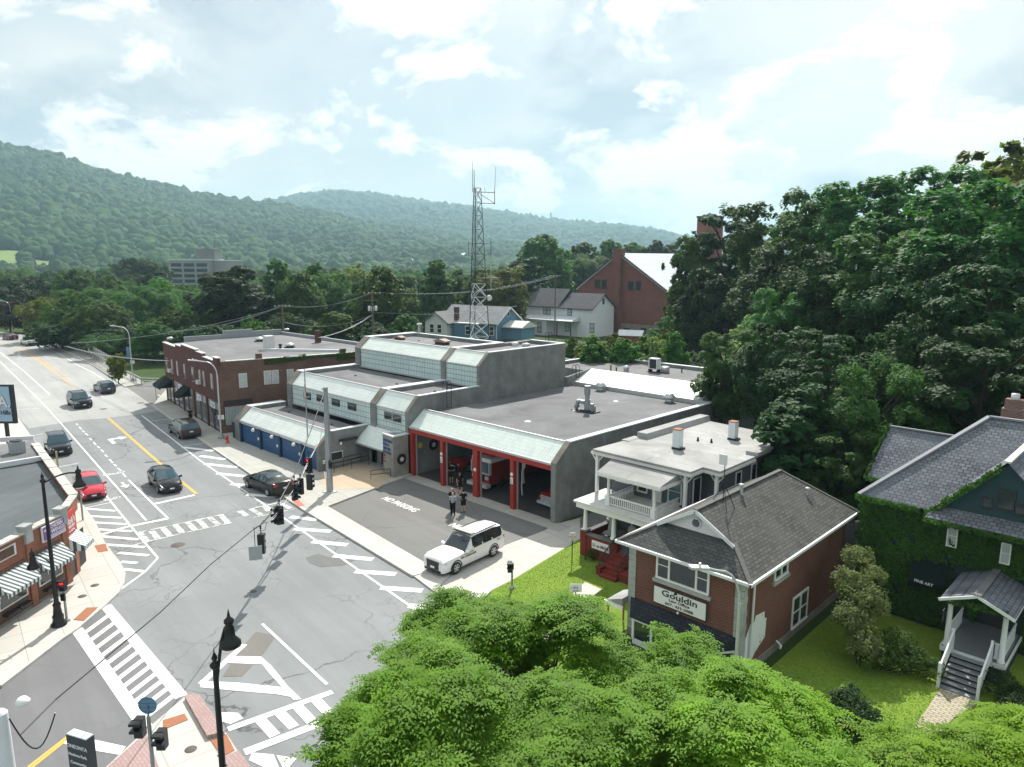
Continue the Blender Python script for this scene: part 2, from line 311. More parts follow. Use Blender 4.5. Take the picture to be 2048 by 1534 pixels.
M['roof'] = roofm('roof_membrane', (.135, .14, .148)); M['roof2'] = roofm('roof_membrane_2', (.165, .168, .175), 1.2, .35); M['roof_pale'] = roofm('roof_membrane_pale', (.33, .335, .33), 1.0, .4); M['roof_rest'] = roofm('roof_rolled_felt', (.10, .115, .125), 1.0, .3)
M['panel_fine'] = panelm('panel_fine', (.72, .80, .76), .26, .44, (.48, .57, .55)); M['panel_big'] = panelm('panel_big', (.76, .82, .78), 1.3, .44, (.52, .6, .57), m=.012)
M['panel_wall'] = panelm('panel_wall', (.66, .79, .77), .26, .5, (.13, .22, .22), 'wall', .016, 1.3); M['panel_wall2'] = panelm('panel_wall_dense', (.66, .79, .77), .22, .46, (.13, .22, .22), 'wall', .016, 1.1); M['panel_white'] = panelm('panel_white', (.78, .82, .80), .5, .44, (.6, .65, .65))
M['white'] = plain('white_paint', (.78, .79, .78), .5, .06, 2); M['trim'] = plain('white_trim', (.70, .73, .73), .5, .12, 3); M['white_old'] = plain('white_weathered', (.62, .63, .60), .7, .2, 2.5)
M['coping'] = plain('metal_coping', (.66, .70, .73), .4, .1, 2); M['metal'] = plain('galvanised_steel', (.34, .37, .39), .45, .15, 4, .5, .6); M['metal_l'] = plain('light_metal', (.55, .57, .58), .4, .12, 4, .5, .5)
M['black'] = plain('black_paint', (.012, .013, .015), .35, .2, 4); M['dark'] = plain('dark_trim', (.03, .032, .035), .6, .2, 4); M['rubber'] = plain('rubber', (.02, .02, .02), .8, .2, 6)
M['blue'] = plain('blue_paint', (.012, .075, .19), .45, .12, 1.5); M['blue_d'] = plain('blue_paint_dark', (.006, .03, .08), .5, .12, 1.5); M['red'] = plain('red_paint', (.33, .03, .022), .5, .15, 2); M['redsign'] = plain('sign_red', (.62, .05, .05), .45, .08, 3)
M['tblue'] = plain('letter_blue', (.015, .09, .28), .6, .1, 3); M['tred'] = plain('letter_red', (.32, .05, .05), .6, .1, 3); M['tblack'] = plain('letter_black', (.02, .02, .025), .5, .1, 3); M['twhite'] = plain('letter_white', (.8, .8, .8), .5, .05, 3); M['tgold'] = plain('letter_gold', (.35, .26, .07), .5, .1, 3)
M['purple'] = plain('sign_purple', (.22, .10, .32), .5, .15, 3); M['lilac'] = plain('sign_lilac', (.55, .50, .66), .5, .1, 3)
M['glass'] = glassm('window_glass'); M['glass_b'] = glassm('window_glass_blue', (.05, .12, .15)); M['glass_c'] = plain('curtained_window', (.45, .50, .50), .3, .3, 2.5, .6); M['cabglass'] = glassm('car_glass', (.03, .075, .095), .03)  # car glass: blue of the reflected sky tinted into its base colour
M['siding_w'] = siding('siding_white', (.84, .87, .9)); M['siding_b'] = siding('siding_blue', (.13, .26, .38)); M['siding_g'] = siding('siding_grey', (.125, .135, .15)); M['siding_d'] = siding('siding_teal', (.03, .05, .06))
M['sh_x'] = shingle('shingle_front', (.085, .09, .09), 'slopex', .34, .23, .4, .5, .022); M['sh_y'] = shingle('shingle_side', (.095, .096, .092), 'slopey', .34, .23, .4, .5, .022); M['sh_far'] = shingle('shingle_far', (.10, .10, .11), 'slopex', .3, .2)
M['slate_x'] = shingle('slate_front', (.155, .17, .195), 'slopex', .30, .27, .4, .5, .03); M['slate_y'] = shingle('slate_side', (.155, .17, .195), 'slopey', .30, .27, .4, .5, .03)
M['wood'] = plain('pole_wood', (.16, .13, .10), .9, .3, 4, .1); M['bark'] = plain('bark', (.055, .042, .032), .95, .3, 5, .1, 0, .5); M['bark_l'] = plain('bark_light', (.13, .11, .09), .95, .3, 5, .1, 0, .5)
M['stone'] = concrete('quoin_stone', (.36, .38, .37), .25); M['stone_d'] = concrete('foundation_stone', (.24, .22, .19), .25)
M['tin'] = panelm('tin_roof', (.66, .69, .72), .5, 30, (.42, .45, .48), 'slopex', .02); M['awn'] = None
n = NT('striped_awning'); w_ = n.n('ShaderNodeTexWave', wave_type='BANDS', bands_direction='X'); w_.inputs['Scale'].default_value = 1.15; n.l(n.uv('x'), w_.inputs['Vector'])
M['awn'] = n.fin(n.ramp(w_.outputs['Fac'], [(.42, (.05, .08, .09)), (.5, (.62, .68, .68))]), .5); M['awn_dark'] = plain('awning_dark', (.008, .016, .016), .8, .2, 4, .1)
M['skin'] = plain('skin', (.50, .30, .21), .6, .08, 8); M['cloth_black'] = plain('cloth_black', (.012, .013, .018), .9, .3, 9, .1); M['cloth_grey'] = plain('cloth_grey_blue', (.30, .36, .42), .9, .15, 9, .1); M['hair'] = plain('hair_dark', (.03, .02, .015), .8, .3, 20); M['hair_g'] = plain('hair_grey', (.35, .32, .3), .8, .2, 20); M['shoe'] = plain('shoe_black', (.01, .01, .01), .5, .2, 9)
M['lamp_w'] = plain('globe_white', (.82, .82, .80), .3, .03, 3); M['amber'] = plain('amber_lens', (.6, .25, .03), .3, .1, 5); M['yellow'] = plain('yellow_paint', (.62, .45, .03), .5, .15, 5)
def emis(name, c, s):
    n = NT(name); n.b.inputs['Emission Strength'].default_value = s; n.b.inputs['Emission Color'].default_value = (*c, 1); return n.fin(c, .3)
M['sig_red'] = emis('signal_red', (1, .03, .02), 1.6); M['sig_green'] = emis('signal_green', (.05, .9, .55), 1.2); M['tail'] = plain('tail_lamp', (.35, .01, .01), .2, .1, 9); M['head'] = plain('head_lamp', (.50, .54, .57), .1, .1, 9, .8)
M['leaf_maple'] = leafm('leaf_maple', (.035, .085, .016), (.065, .13, .024)); M['leaf_dark'] = leafm('leaf_dark', (.014, .044, .012), (.03, .072, .02), trans=.35); M['leaf_locust'] = leafm('leaf_locust', (.035, .10, .028), (.07, .16, .038)); M['leaf_bright'] = leafm('leaf_honey_locust', (.035, .105, .008), (.12, .25, .014), (.24, .37, .03), trans=.42, ns=.9); M['leaf_olive'] = leafm('leaf_olive', (.08, .14, .016), (.15, .20, .024), (.2, .24, .04), trans=.42); M['leaf_fresh'] = leafm('leaf_fresh', (.05, .125, .022), (.085, .17, .03), trans=.45)  # leaf_dark: deep green leaves, with shade painted in for trees standing in shade
M['leaf_yellow'] = leafm('leaf_yellowgreen', (.06, .15, .010), (.17, .29, .016), (.30, .39, .03), trans=.42, ns=.9); M['leaf_purple'] = leafm('leaf_purple', (.02, .014, .014), (.035, .02, .018), trans=.3); M['leaf_pale'] = leafm('leaf_pale', (.085, .15, .035), (.17, .24, .07), (.32, .38, .18)); M['leaf_ivy'] = leafm('leaf_ivy', (.022, .062, .012), (.05, .11, .016), (.08, .14, .02), trans=.3)
def grassm(name, c1, c2, c3):
    n = NT(name); a = n.noise(.35, 6, .6); b = n.noise(5, 6, .7); d = n.noise(40, 3, .6); col = n.mix(n.ramp(a, [(.3, 0.), (.7, 1.)]), c1, c2); col = n.mix(n.ramp(b, [(.45, 0.), (.75, .8)]), col, c3); col = n.mix(n.math('MULTIPLY', n.ramp(d, [(.4, 0.), (.62, 1.)]), .5), col, sc3(c1, .45)); n.bump(d, .3, .02); return n.fin(col, .9, .1)
M['lawn'] = grassm('lawn', (.13, .25, .026), (.22, .33, .04), (.34, .38, .11)); M['ground'] = grassm('ground_cover', (.04, .075, .02), (.06, .10, .025), (.10, .12, .05))
M['forest_floor'] = grassm('hill_ground', (.02, .05, .015), (.03, .065, .02), (.04, .08, .02))
# ---------------------------------------------------------------- terrain: one sheet to the horizon
def prof(pts):
    xs = [p[0] for p in pts]; ys = [p[1] for p in pts]
    return lambda x: np.interp(x, xs, ys)
crA = prof([(-1400, 300), (-600, 262), (-200, 280), (0, 298), (60, 303), (150, 318), (230, 348), (320, 366), (400, 388), (480, 401), (560, 411), (650, 425), (740, 443), (860, 462), (1000, 482), (1200, 505), (1400, 519), (3000, 519)])
crB = prof([(-1400, 480), (200, 470), (440, 425), (560, 408), (620, 397), (690, 393), (780, 400), (860, 411), (940, 419), (1010, 430), (1100, 444), (1200, 452), (1280, 460), (1360, 474), (1450, 486), (1600, 500), (2300, 512), (3500, 512)])
DA, DB = 1900.0, 3600.0
def smooth(t): t = np.clip(t, 0, 1); return t*t*(3-2*t)
def terr(px, D):
    nz = 14*np.sin(px*.011+D*.004)+9*np.sin(px*.023-D*.0071+2)+6*np.sin(px*.047+D*.013)
    base = -10*smooth((D-230)/500); cb = 1/np.sqrt(1+((px-CX)/F)**2)
    hA = np.maximum(0, 18+(519-crA(px))/F*DA*cb-14); hB = np.maximum(0, 18+(519-crB(px))/F*DB*cb-20)
    ra = np.where(D < DA, ((np.clip(D-760, 0, None)/(DA-760)))**1.25, 1-smooth((D-DA)/1500)*.6)
    rb = np.where(D < DB, smooth((D-1500)/(DB-1500)), 1-.3*smooth((D-DB)/2500))
    k = smooth((D-800)/500)*(1-np.exp(-((D-DA)/250)**2))*(1-np.exp(-((D-DB)/450)**2))
    z = base+np.maximum((hA+10)*ra, (hB+10)*rb)+nz*k*.35
    return np.where(D < 210, 0.0, z)
def bear(px): return math.atan2(px-CX, F)
def polar(px, D):  # arrays -> x, y
    a = np.arctan2(px-CX, F); lx, ly = np.sin(a), np.cos(a)
    return CAM[0]+D*(WM[0, 0]*lx+WM[0, 1]*ly), CAM[1]+D*(WM[1, 0]*lx+WM[1, 1]*ly)
def px_of(x, y):
    qx = WM[0, 0]*(x-CAM[0])+WM[1, 0]*(y-CAM[1]); qy = WM[0, 1]*(x-CAM[0])+WM[1, 1]*(y-CAM[1])
    return np.where(qy > 1, CX+F*qx/np.maximum(qy, 1), np.where(qx < 0, -3000, 6000)), np.hypot(qx, qy)
def terrain():
    th = np.linspace(-math.pi, math.pi, 361)[:-1]; th = np.unique(np.concatenate([th, np.linspace(-1.1, 1.1, 420)]))
    Ds = np.concatenate([[4, 60, 120, 180, 215, 235], np.arange(260, 760, 35), np.arange(760, 2400, 45), np.arange(2400, 5300, 90)])
    T, D = np.meshgrid(th, Ds); px = np.where(np.abs(T) < 1.35, CX+F*np.tan(np.clip(T, -1.35, 1.35)), np.where(T < 0, -5300, 7300))
    z = terr(np.clip(px, -1400, 3400), D); z = np.where(np.abs(T) > 1.35, z*.4, z)-.03
    lx, ly = np.sin(T)*D, np.cos(T)*D; x = CAM[0]+WM[0, 0]*lx+WM[0, 1]*ly; y = CAM[1]+WM[1, 0]*lx+WM[1, 1]*ly
    n = len(th); m = len(Ds); V = np.stack([x, y, z], -1).reshape(-1, 3); V = np.vstack([V, [[CAM[0], CAM[1], -.03]]])
    i = np.arange(n); j = (i+1) % n; fs = [np.stack([k*n+i, k*n+j, (k+1)*n+j, (k+1)*n+i], -1)[:, ::-1] for k in range(m-1)]
    fs = np.vstack(fs).tolist()+[[int(a), int(b), len(V)-1] for a, b in zip(j, i)][::1]
    me = bpy.data.meshes.new('ground'); me.from_pydata(V.tolist(), [], fs); me.materials.append(M['ground']); me.materials.append(M['forest_floor'])
    mi = np.array([0 if k < 5 else 1 for k in range(m-1) for _ in range(n)]+[0]*n); me.polygons.foreach_set('material_index', mi); me.polygons.foreach_set('use_smooth', [True]*len(mi)); me.update()
    bm = bmesh.new(); bm.from_mesh(me); bmesh.ops.recalc_face_normals(bm, faces=bm.faces)
    up = sum(f.normal.z for f in bm.faces)
    if up < 0: bmesh.ops.reverse_faces(bm, faces=bm.faces)
    bm.to_mesh(me); bm.free()
    o = bpy.data.objects.new('ground', me); sc.collection.objects.link(o); tag(o, kind='structure')
terrain()
# ---------------------------------------------------------------- streets, pavements
def gp(pts, z=0.0): return [G(x, y, z)[:2] for x, y in pts]
def sheet(name, pts, z, mat, th=.05): return struct(name, MB().prism(gp(pts, z), z-th, z), mat)
def offs(p, q, d):  # point p moved d metres from p to q
    v = Vector((q[0]-p[0], q[1]-p[1])).normalized(); return (p[0]+v.x*d, p[1]+v.y*d)
nc = gp([(606, 1017), (827, 1150)]); nfar = [(93, 686), (141, 706), (191, 733), (251, 773), (303, 809), (430, 898), (606, 1017), (827, 1150), (868, 1178)]
road = gp([(-900, 700), (-300, 664), (0, 663), (40, 668), (71, 677)]+nfar)+[(22, -14.5), (60, -18), (60, -60), (-20, -60)]+gp([(-900, 1200)])
struct('street', MB().prism(road, -.3, 0), M['asphalt'])
sheet('bridge_deck_road', [(58, 857), (150, 841), (216, 836), (290, 826), (318, 822), (303, 809), (251, 773), (191, 733), (141, 706), (96, 688), (71, 678), (40, 669), (0, 664), (-300, 668), (-500, 700), (-60, 800), (33, 830)], .006, M['deck'])
sheet('side_street', [(251, 773), (303, 809), (345, 806), (420, 800), (420, 742), (262, 770)], .003, M['asphalt_dark'])
# lower left street in slightly darker asphalt
sheet('side_street_south', [(150, 1256), (211, 1212), (366, 1396), (250, 1500), (60, 1700), (-700, 2400), (-700, 1700), (0, 1372), (120, 1279)], .004, M['asphalt_side'])
# far right lane shoulder
H1 = .13
def walkway(name, pts, mat, z=H1, kerb=None):
    o = struct(name, MB().prism(gp(pts, z), -.05, z), mat); return o
# north pavement (station side)
nout = [(71, 678), (93, 686), (141, 706), (191, 733), (240, 766), (251, 773)]
nin = [(290, 766), (262, 750), (215, 726), (165, 703), (120, 684), (92, 675)]
walkway('sidewalk_bridge', nout+nin, M['walk_old'])
walkway('sidewalk_north', [(305, 811), (430, 898), (606, 1017)]+[(655.7, 1012), (786.8, 962), (835, 946)]+[(800, 880), (700, 830), (560, 830), (460, 790), (350, 760), (322, 790)], M['walk_old'])
walkway('sidewalk_north_east', [(606, 1017), (655.7, 1012), (873, 1138), (827, 1151)], M['walk'], .128)
sheet('kerb_ramp_apron', [(827, 1151), (873, 1138), (900, 1150), (868, 1182)], .09, M['walk'], .1)
struct('entry_paving', MB().prism([(-22, -1.4), (-22, -5.4), (-17.5, -7.6), (-14.9, -4.3), (-16.4, -2.2), (-16.4, -1.4)], .05, .136), M['walk_tan'])
# fire station apron and drive
struct('apron', MB().prism(gp([(655.7, 1012), (786.8, 962), (838, 945)])+[(-16.3, -1.0), (.3, -1.0)]+gp([(1092, 1062), (873, 1138)]), -.02, .014), M['asphalt_dark'])
struct('apron_slab', MB().prism([(-16.3, -1.05), (1.2, -1.05), (1.2, .25), (-16.3, .25)], -.02, .03), M['walk_old'])
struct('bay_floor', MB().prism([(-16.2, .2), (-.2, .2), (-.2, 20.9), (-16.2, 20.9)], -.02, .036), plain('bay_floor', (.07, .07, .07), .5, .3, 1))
struct('driveway', MB().prism(gp([(868, 1181), (880, 1139), (1088, 1062), (1112, 1048), (1160, 1036), (1160, 1078), (1030, 1157), (985, 1180), (930, 1230)]), -.02, .018), M['walk'])
struct('side_drive', MB().prism([(.4, -1.8), (5.0, -3.2), (3.4, 4), (2.8, 24), (3.5, 60), (-4, 60), (-1, 33), (.4, 21)], -.02, .010), M['asphalt_dark'])
struct('rear_yard', MB().prism([(11, 5), (22, 4), (22, 26), (2, 30), (3, 14)], -.02, .006), M['asphalt_dark'])
# lawns
struct('lawn_front', MB().prism(gp([(1030, 1157), (1160, 1078)])+[(7.5, -2), (12, -1), (12, -10), (22, -10.5), (22, -15.2), (6, -13.5)]+gp([(985, 1181)]), -.02, .022), M['lawn'])
struct('lawn_east', MB().prism([(18.6, -14.5), (18.6, 2.5), (22, 2.5), (40, 2.5), (40, -16), (22, -16)], -.02, .020), M['lawn'])
# footpath to the red steps, brick path to the porch
struct('footpath', MB().prism(gp([(1170, 1165), (1203, 1180), (1150, 1225), (1060, 1330), (1020, 1330), (1130, 1205)]), .0, .045), M['walk'])
struct('brick_path', MB().prism(gp([(1880, 1378), (1962, 1404), (1905, 1440), (1820, 1534), (1700, 1700), (1600, 1690), (1780, 1510), (1850, 1425)]), .0, .05), brickm('path_brick', (.40, .35, .26), (.50, .45, .35), (.22, .2, .14), .3, .16, .03, .3, 'flat'))
# south pavement round the restaurant corner
sout = [(-300, 1560), (0, 1370), (120, 1278), (155, 1254), (186, 1228), (209, 1208), (234, 1185), (245, 1165), (248, 1146), (239, 1126), (224, 1108), (206, 1083), (187, 1042), (165, 1012), (120, 960), (63, 873), (33, 830), (-20, 780), (-200, 770)]
sin_ = [(-200, 900), (0, 930), (60, 960), (150, 1050), (150, 1140), (0, 1200), (-300, 1400)]
walkway('sidewalk_south', sout+sin_, M['walk'])
def kerbline(name, pts, w=.16, z=H1+.004):
    P = gp(pts, z); mb = MB()
    for i, (a, b) in enumerate(zip(P, P[1:])):
        d = Vector((b[0]-a[0], b[1]-a[1])).normalized(); nx, ny = -d.y*w/2, d.x*w/2; e = .02*(i % 2)*.1
        mb.prism([(a[0]-nx, a[1]-ny), (b[0]-nx, b[1]-ny), (b[0]+nx, b[1]+ny), (a[0]+nx, a[1]+ny)], -.02, z+e)
    return struct(name, mb, M['kerb'])
kerbline('kerb_north', [(71, 678), (93, 686), (141, 706), (191, 733), (251, 773)]); kerbline('kerb_north_east', [(303, 809), (430, 898), (606, 1017), (827, 1150)]); kerbline('kerb_south', sout[1:16])
# corner island at the bottom, with brick planters and tactile plates
walkway('island', [(366, 1396), (372, 1390), (396, 1390), (402, 1400), (455, 1470), (520, 1570), (560, 1660), (100, 1800), (212, 1534), (290, 1461)], M['walk'])
sheet('brick_strip_east', [(369, 1392), (388, 1386), (398, 1390), (408, 1402), (449, 1462), (414, 1471)], .30, M['brickpave'], .2)
sheet('brick_strip_west', [(292, 1464), (212, 1536), (120, 1660), (340, 1660), (318, 1534)], .145, M['brickpave'])
sheet('brick_strip_south', [(449, 1512), (478, 1500), (560, 1620), (520, 1660), (445, 1540)], .145, M['brickpave'])
for nm, pts in (('tactile_plate', [(326, 1440), (369, 1427), (376, 1439), (326, 1459)]), ('tactile_plate', [(421, 1480), (453, 1468), (469, 1500), (444, 1513)]), ('tactile_plate', [(173, 1215), (196, 1214), (168, 1241), (147, 1239)]), ('tactile_plate', [(189, 1091), (211, 1087), (216, 1101), (197, 1104)])):
    sheet(nm, pts, .15, M['ada'], .03)
sheet('tactile_plate', [(584, 1001), (596, 998), (609, 1010), (597, 1013)], .15, M['ada_red'], .03)
# ---------------------------------------------------------------- painted markings
def strip(mb, a, b, w, z, ext=0):
    a, b = G(*a, 0) if len(a) == 2 else a, G(*b, 0) if len(b) == 2 else b
    d = Vector((b[0]-a[0], b[1]-a[1])).normalized(); nx, ny = -d.y*w/2, d.x*w/2
    mb.poly([(a[0]-nx, a[1]-ny, z), (b[0]-nx, b[1]-ny, z), (b[0]+nx, b[1]+ny, z), (a[0]+nx, a[1]+ny, z)][::1])
def lines(name, polylines, w, mat=None, z=.012):
    mb = MB()
    for i, pl in enumerate(polylines):
        for k, (a, b) in enumerate(zip(pl, pl[1:])): strip(mb, a, b, w, z+.0004*((i*3+k) % 5))
    return struct(name, mb, mat or M['paint'])
Z0 = ZI(0, 560, 3.933); Z9 = ZI(0, 900, 3.933); Z5 = ZI(400, 880, 3.933); ZB = ZI(0, 1144, 3.933); ZC = ZI(400, 1144, 3.933); Z6 = ZI(0, 600, 6.02)
lines('lane_line', [[(283.6, 831), (400, 921), (530, 1010), (866, 1244), (960, 1308)], [(0, 723), (81, 802), (127, 852.6), (211, 949), (292.6, 1041)], [(257, 960), (336, 1037)],
    [Z6(0, 630), Z6(280, 850), Z6(600, 1140)], [Z6(530, 570), Z6(700, 640), Z6(950, 790), Z6(1130, 880), Z6(1370, 1040)], [(524.6, 1248), (654, 1369)],
    [(203.6, 981), (259.5, 1050), (315.5, 1116), (290, 1144), (240, 1180)]], .14)
lines('parking_line', [[Z0(1190, 1110), Z0(1345, 1092)], [Z0(250, 1225), Z0(425, 1198)], [Z0(430, 1480), Z0(620, 1440)], [Z9(650, 460), Z9(880, 412)], [Z0(1430, 1310), Z0(1600, 1285)], [Z0(110, 1020), Z0(310, 1010)], [Z6(1180, 1110), Z6(1240, 1170)], [Z6(1900, 1140), Z6(1990, 1190)]], .1)
lines('stop_line', [[Z9(1320, 540), Z9(1000, 605), Z9(790, 668)], [Z9(1215, 425), Z9(1530, 355)]], .34)
lines('stop_line', [[Z5(1, 1), Z5(2, 2)]], .01) if False else None
dash = MB()
for a, b in zip([(600, 1130), (622, 1155), (650, 1185), (670, 1205), (705, 1245), (735, 1275), (765, 1308), (795, 1335), (825, 1375), (860, 1410), (895, 1450), (925, 1480), (965, 1520)], [(612, 1142), (642, 1175), (662, 1197), (692, 1222), (720, 1260), (755, 1298), (785, 1323), (815, 1355), (845, 1392), (888, 1440), (918, 1466), (955, 1503), (990, 1550)]): strip(dash, Z0(*a), Z0(*b), .13, .0125)
struct('dashed_lane_line', dash, M['paint'])
hs = MB()
for a, b in [((400, 912), (451, 919)), ((410, 928), (474, 935)), ((434, 947), (502, 954)), ((462, 968), (494, 971.6)), ((494, 989), (553, 994)), ((366, 894.6), (427, 902)), ((580.6, 1034), (634, 1040)), ((588, 1058), (662, 1063)), ((624, 1083.5), (695, 1090)), ((667, 1111.5), (746, 1119)), ((710, 1143), (792, 1148.5)), ((761, 1176), (845, 1181.5)), ((817, 1212), (878, 1217)), ((868, 1246), (930, 1252))]: strip(hs, a, b, .50, .0135)
for a, b in [((670, 462), (910, 480)), ((700, 520), (960, 535)), ((730, 570), (1000, 585)), ((770, 625), (1040, 640)), ((800, 680), (1090, 705)), ((830, 745), (1140, 765)), ((930, 810), (1170, 830)), ((950, 880), (1080, 890)), ((975, 938), (1140, 958))]: strip(hs, Z9(*a), Z9(*b), .3, .0138)
struct('hatched_marking', hs, M['paint'])
lines('double_yellow_line', [[(215, 836.5), (337, 943.5), (391, 988)], [(218.5, 836.5), (340.5, 943.5), (395, 988)], [(58.5, 1533), (137, 1472)], [(63, 1536), (141, 1474)], [(-60, 1640), (58.5, 1533)],
    [Z6(0, 500), Z6(240, 590), Z6(500, 760), Z6(720, 920), Z6(900, 1060)], [Z6(200, 560), Z6(430, 690), Z6(640, 850)], [Z6(330, 600), Z6(520, 720), Z6(730, 870), Z6(850, 975)]], .12, M['paint_y'])
cwk = MB()
strip(cwk, (277, 1065), (442.6, 1029.7), .16, .0125); strip(cwk, (249, 1094.5), (366, 1066.5), .16, .0125); strip(cwk, (366, 1066.5), (460, 1046), .13, .0129); strip(cwk, Z5(400, 540), Z5(640, 490), .16, .0126); strip(cwk, Z5(420, 610), Z5(790, 535), .12, .0126)
for a, b in [((1095, 650), (1160, 720)), ((1190, 635), (1240, 695)), ((1280, 612), (1340, 680)), ((1375, 590), (1440, 655)), ((1475, 570), (1535, 630)), ((1560, 550), (1620, 610)), ((1650, 535), (1720, 590)), ((1735, 510), (1800, 580)), ((1885, 480), (1945, 520))]: strip(cwk, Z9(*a), Z9(*b), .38, .0132)
for a, b in [((400, 540), (480, 590)), ((500, 520), (545, 560)), ((640, 500), (710, 540))]: strip(cwk, Z5(*a), Z5(*b), .38, .0134)
struct('crosswalk_worn', cwk, M['paint_worn'])
cwb = MB()
strip(cwb, (212, 1212), (363, 1394), .5, .0155); strip(cwb, (154, 1259), (291, 1455), .5, .0155)
for k in range(12):
    t = (k+.8)/12.6; a = (154+137*t+1, 1259+196*t-1); b = (212+151*t-9, 1212+182*t+9)
    b = (216+151*(t-.03), 1222+182*(t-.03)); strip(cwb, a, b, .27, .0165)
struct('crosswalk', cwb, M['paint_new'])
isl = MB()
def pl(mb, pts, z): mb.poly([G(x, y, z) for x, y in pts])
strip(isl, (402, 1368), (489, 1289), .3, .0142)
pl(isl, [ZC(220, 660), ZC(480, 665), ZC(560, 735), ZC(690, 895), ZC(800, 1000), ZC(735, 1005), ZC(640, 900), ZC(540, 790), ZC(490, 725), ZC(200, 712)], .0150)
pl(isl, [ZC(0, 855), ZC(300, 870), ZC(640, 905), ZC(740, 985), ZC(600, 960), ZC(250, 930), ZC(0, 905)], .0158)
pl(isl, [ZC(140, 1100), ZC(300, 1108), ZC(340, 1150), ZC(240, 1195), ZC(150, 1170)], .0152)
strip(isl, (456, 1459), (665, 1384), .32, .0160); strip(isl, (489, 1505), (660, 1440), .4, .0162)
for a, b in [((470, 1160), (590, 1290)), ((620, 1100), (740, 1225)), ((760, 1050), (880, 1180)), ((895, 990), (1010, 1110))]: strip(isl, ZC(*a), ZC(*b), .42, .0168)
pl(isl, [ZC(410, 1420), ZC(580, 1435), ZC(620, 1534), ZC(500, 1534), ZC(385, 1480)], .0156); pl(isl, [ZC(600, 1440), ZC(760, 1465), ZC(700, 1534), ZC(650, 1534)], .0157)
struct('island_marking', isl, M['paint_new'])
sb = MB(); pl(sb, [ZB(560, 1292), ZB(740, 1318), ZB(990, 1372), ZB(940, 1437), ZB(720, 1400), ZB(500, 1350)], .0145); struct('stop_line', sb, M['paint_new'])
# arrows and bicycle symbols in the lane
def arrow(px, py, ang, s, bent=False):
    c = G(px, py, .0140); mb = MB(); q = [(-.08, -.9), (.08, -.9), (.08, .1), (.32, .1), (0, .8), (-.32, .1), (-.08, .1)] if not bent else [(-.1, -.9), (.1, -.9), (.1, .2), (.5, .2), (.5, -.05), (.95, .35), (.5, .75), (.5, .5), (-.1, .5)]
    mb.poly([(c[0]+(x*math.cos(ang)-y*math.sin(ang))*s, c[1]+(x*math.sin(ang)+y*math.cos(ang))*s, .0145) for x, y in q]); return mb
LANE = math.atan2(-4.1, 39.7)      # street direction (towards the camera's lower right)
struct('lane_arrow', arrow(249, 970, LANE-math.pi/2, 1.1), M['paint']); struct('lane_arrow', arrow(222, 881, LANE-math.pi/2+math.pi, 1.7, True), M['paint'])
def bike(px, py, s):
    mb = MB(); c = G(px, py, 0)
    def ring(cx, cy, r, w=.07):
        n = 14
        for i in range(n):
            a, b = 2*math.pi*i/n, 2*math.pi*(i+1)/n
            mb.poly([(c[0]+s*(cx+rr*math.cos(t)), c[1]+s*(cy+rr*math.sin(t)), .0143) for rr, t in ((r-w, a), (r, a), (r, b), (r-w, b))])
    ring(0, -.6, .33); ring(0, .6, .33)
    for a, b in (((0, -.6), (.35, -.2)), ((.35, -.2), (.35, .35)), ((.35, .35), (0, .6)), ((0, 0), (.35, -.2)), ((0, 0), (.35, .35)), ((0, -.6), (0, 0))):
        strip(mb, (c[0]+s*a[0], c[1]+s*a[1], 0), (c[0]+s*b[0], c[1]+s*b[1], 0), .08, .0149)
    return mb
struct('bicycle_marking', bike(228, 947, .9), M['paint']); struct('bicycle_marking', bike(220, 998, .8), M['paint'])
# lettering on the apron
for px, py, px2, py2 in ((761.5, 997, 822, 1019.5), (896, 1050.5, 954, 1070.5)):
    a, b = G(px, py, .02), G(px2, py2, .02); d = Vector(b)-Vector(a)
    o = text('lettering', 'NO PARKING', M['paint_new'], None, (a[0], a[1], .016), (1, -.02, 0), (.45, 1, 0), .95, .001, xs=.72); tag(o, kind='structure')
# manhole covers, dark patches
mh = plain('iron_cover', (.09, .08, .075), .7, .3, 8)
for px, py, r in ((356, 1090, .42), (207, 818, .4), (507, 1183, .16), (165, 1197, .2), (190, 1175, .2), (382, 1505, .2), (280, 1215, .0), (175, 801, .35)):
    if r: c = G(px, py, 0); z = .142 if px in (165, 190, 382) else .0135; o = struct('manhole_cover', MB().lathe([(0, 0), (r, 0), (r+.02, -.01)], 20, (c[0], c[1], z)), mh)
pt = asphalt('asphalt_patch', (.17, .175, .178), .2, .2)
sheet('road_patch', [Z5(830, 925), Z5(930, 895), Z5(1040, 930), Z5(1170, 895), (711, 1120), Z5(1130, 985), Z5(950, 1000), Z5(860, 965)], .0105, pt, .003)
sheet('road_patch', [ZC(440, 470), ZC(600, 500), ZC(500, 640), ZC(330, 820), ZC(180, 820), ZC(300, 620)], .0106, asphalt('asphalt_patch_brown', (.185, .178, .165), .2, .2), .003)
# ================================================================ fire station
ST = thing('fire_station', 'stepped concrete fire station with pale glazed slopes, open red framed bays and blue garage doors', 'fire station', (-16.3, 0, 0))
def P_(name, mb, mat, parent=None): return mb.build(name, mat, parent or ST, world=True)
XR = -16.3
def wall_profile(x0, x1, prof):     # wall slab between x0 and x1 with profile in (y,z)
    return MB().extr([(x0, y, z) for y, z in prof], (x1-x0, 0, 0))
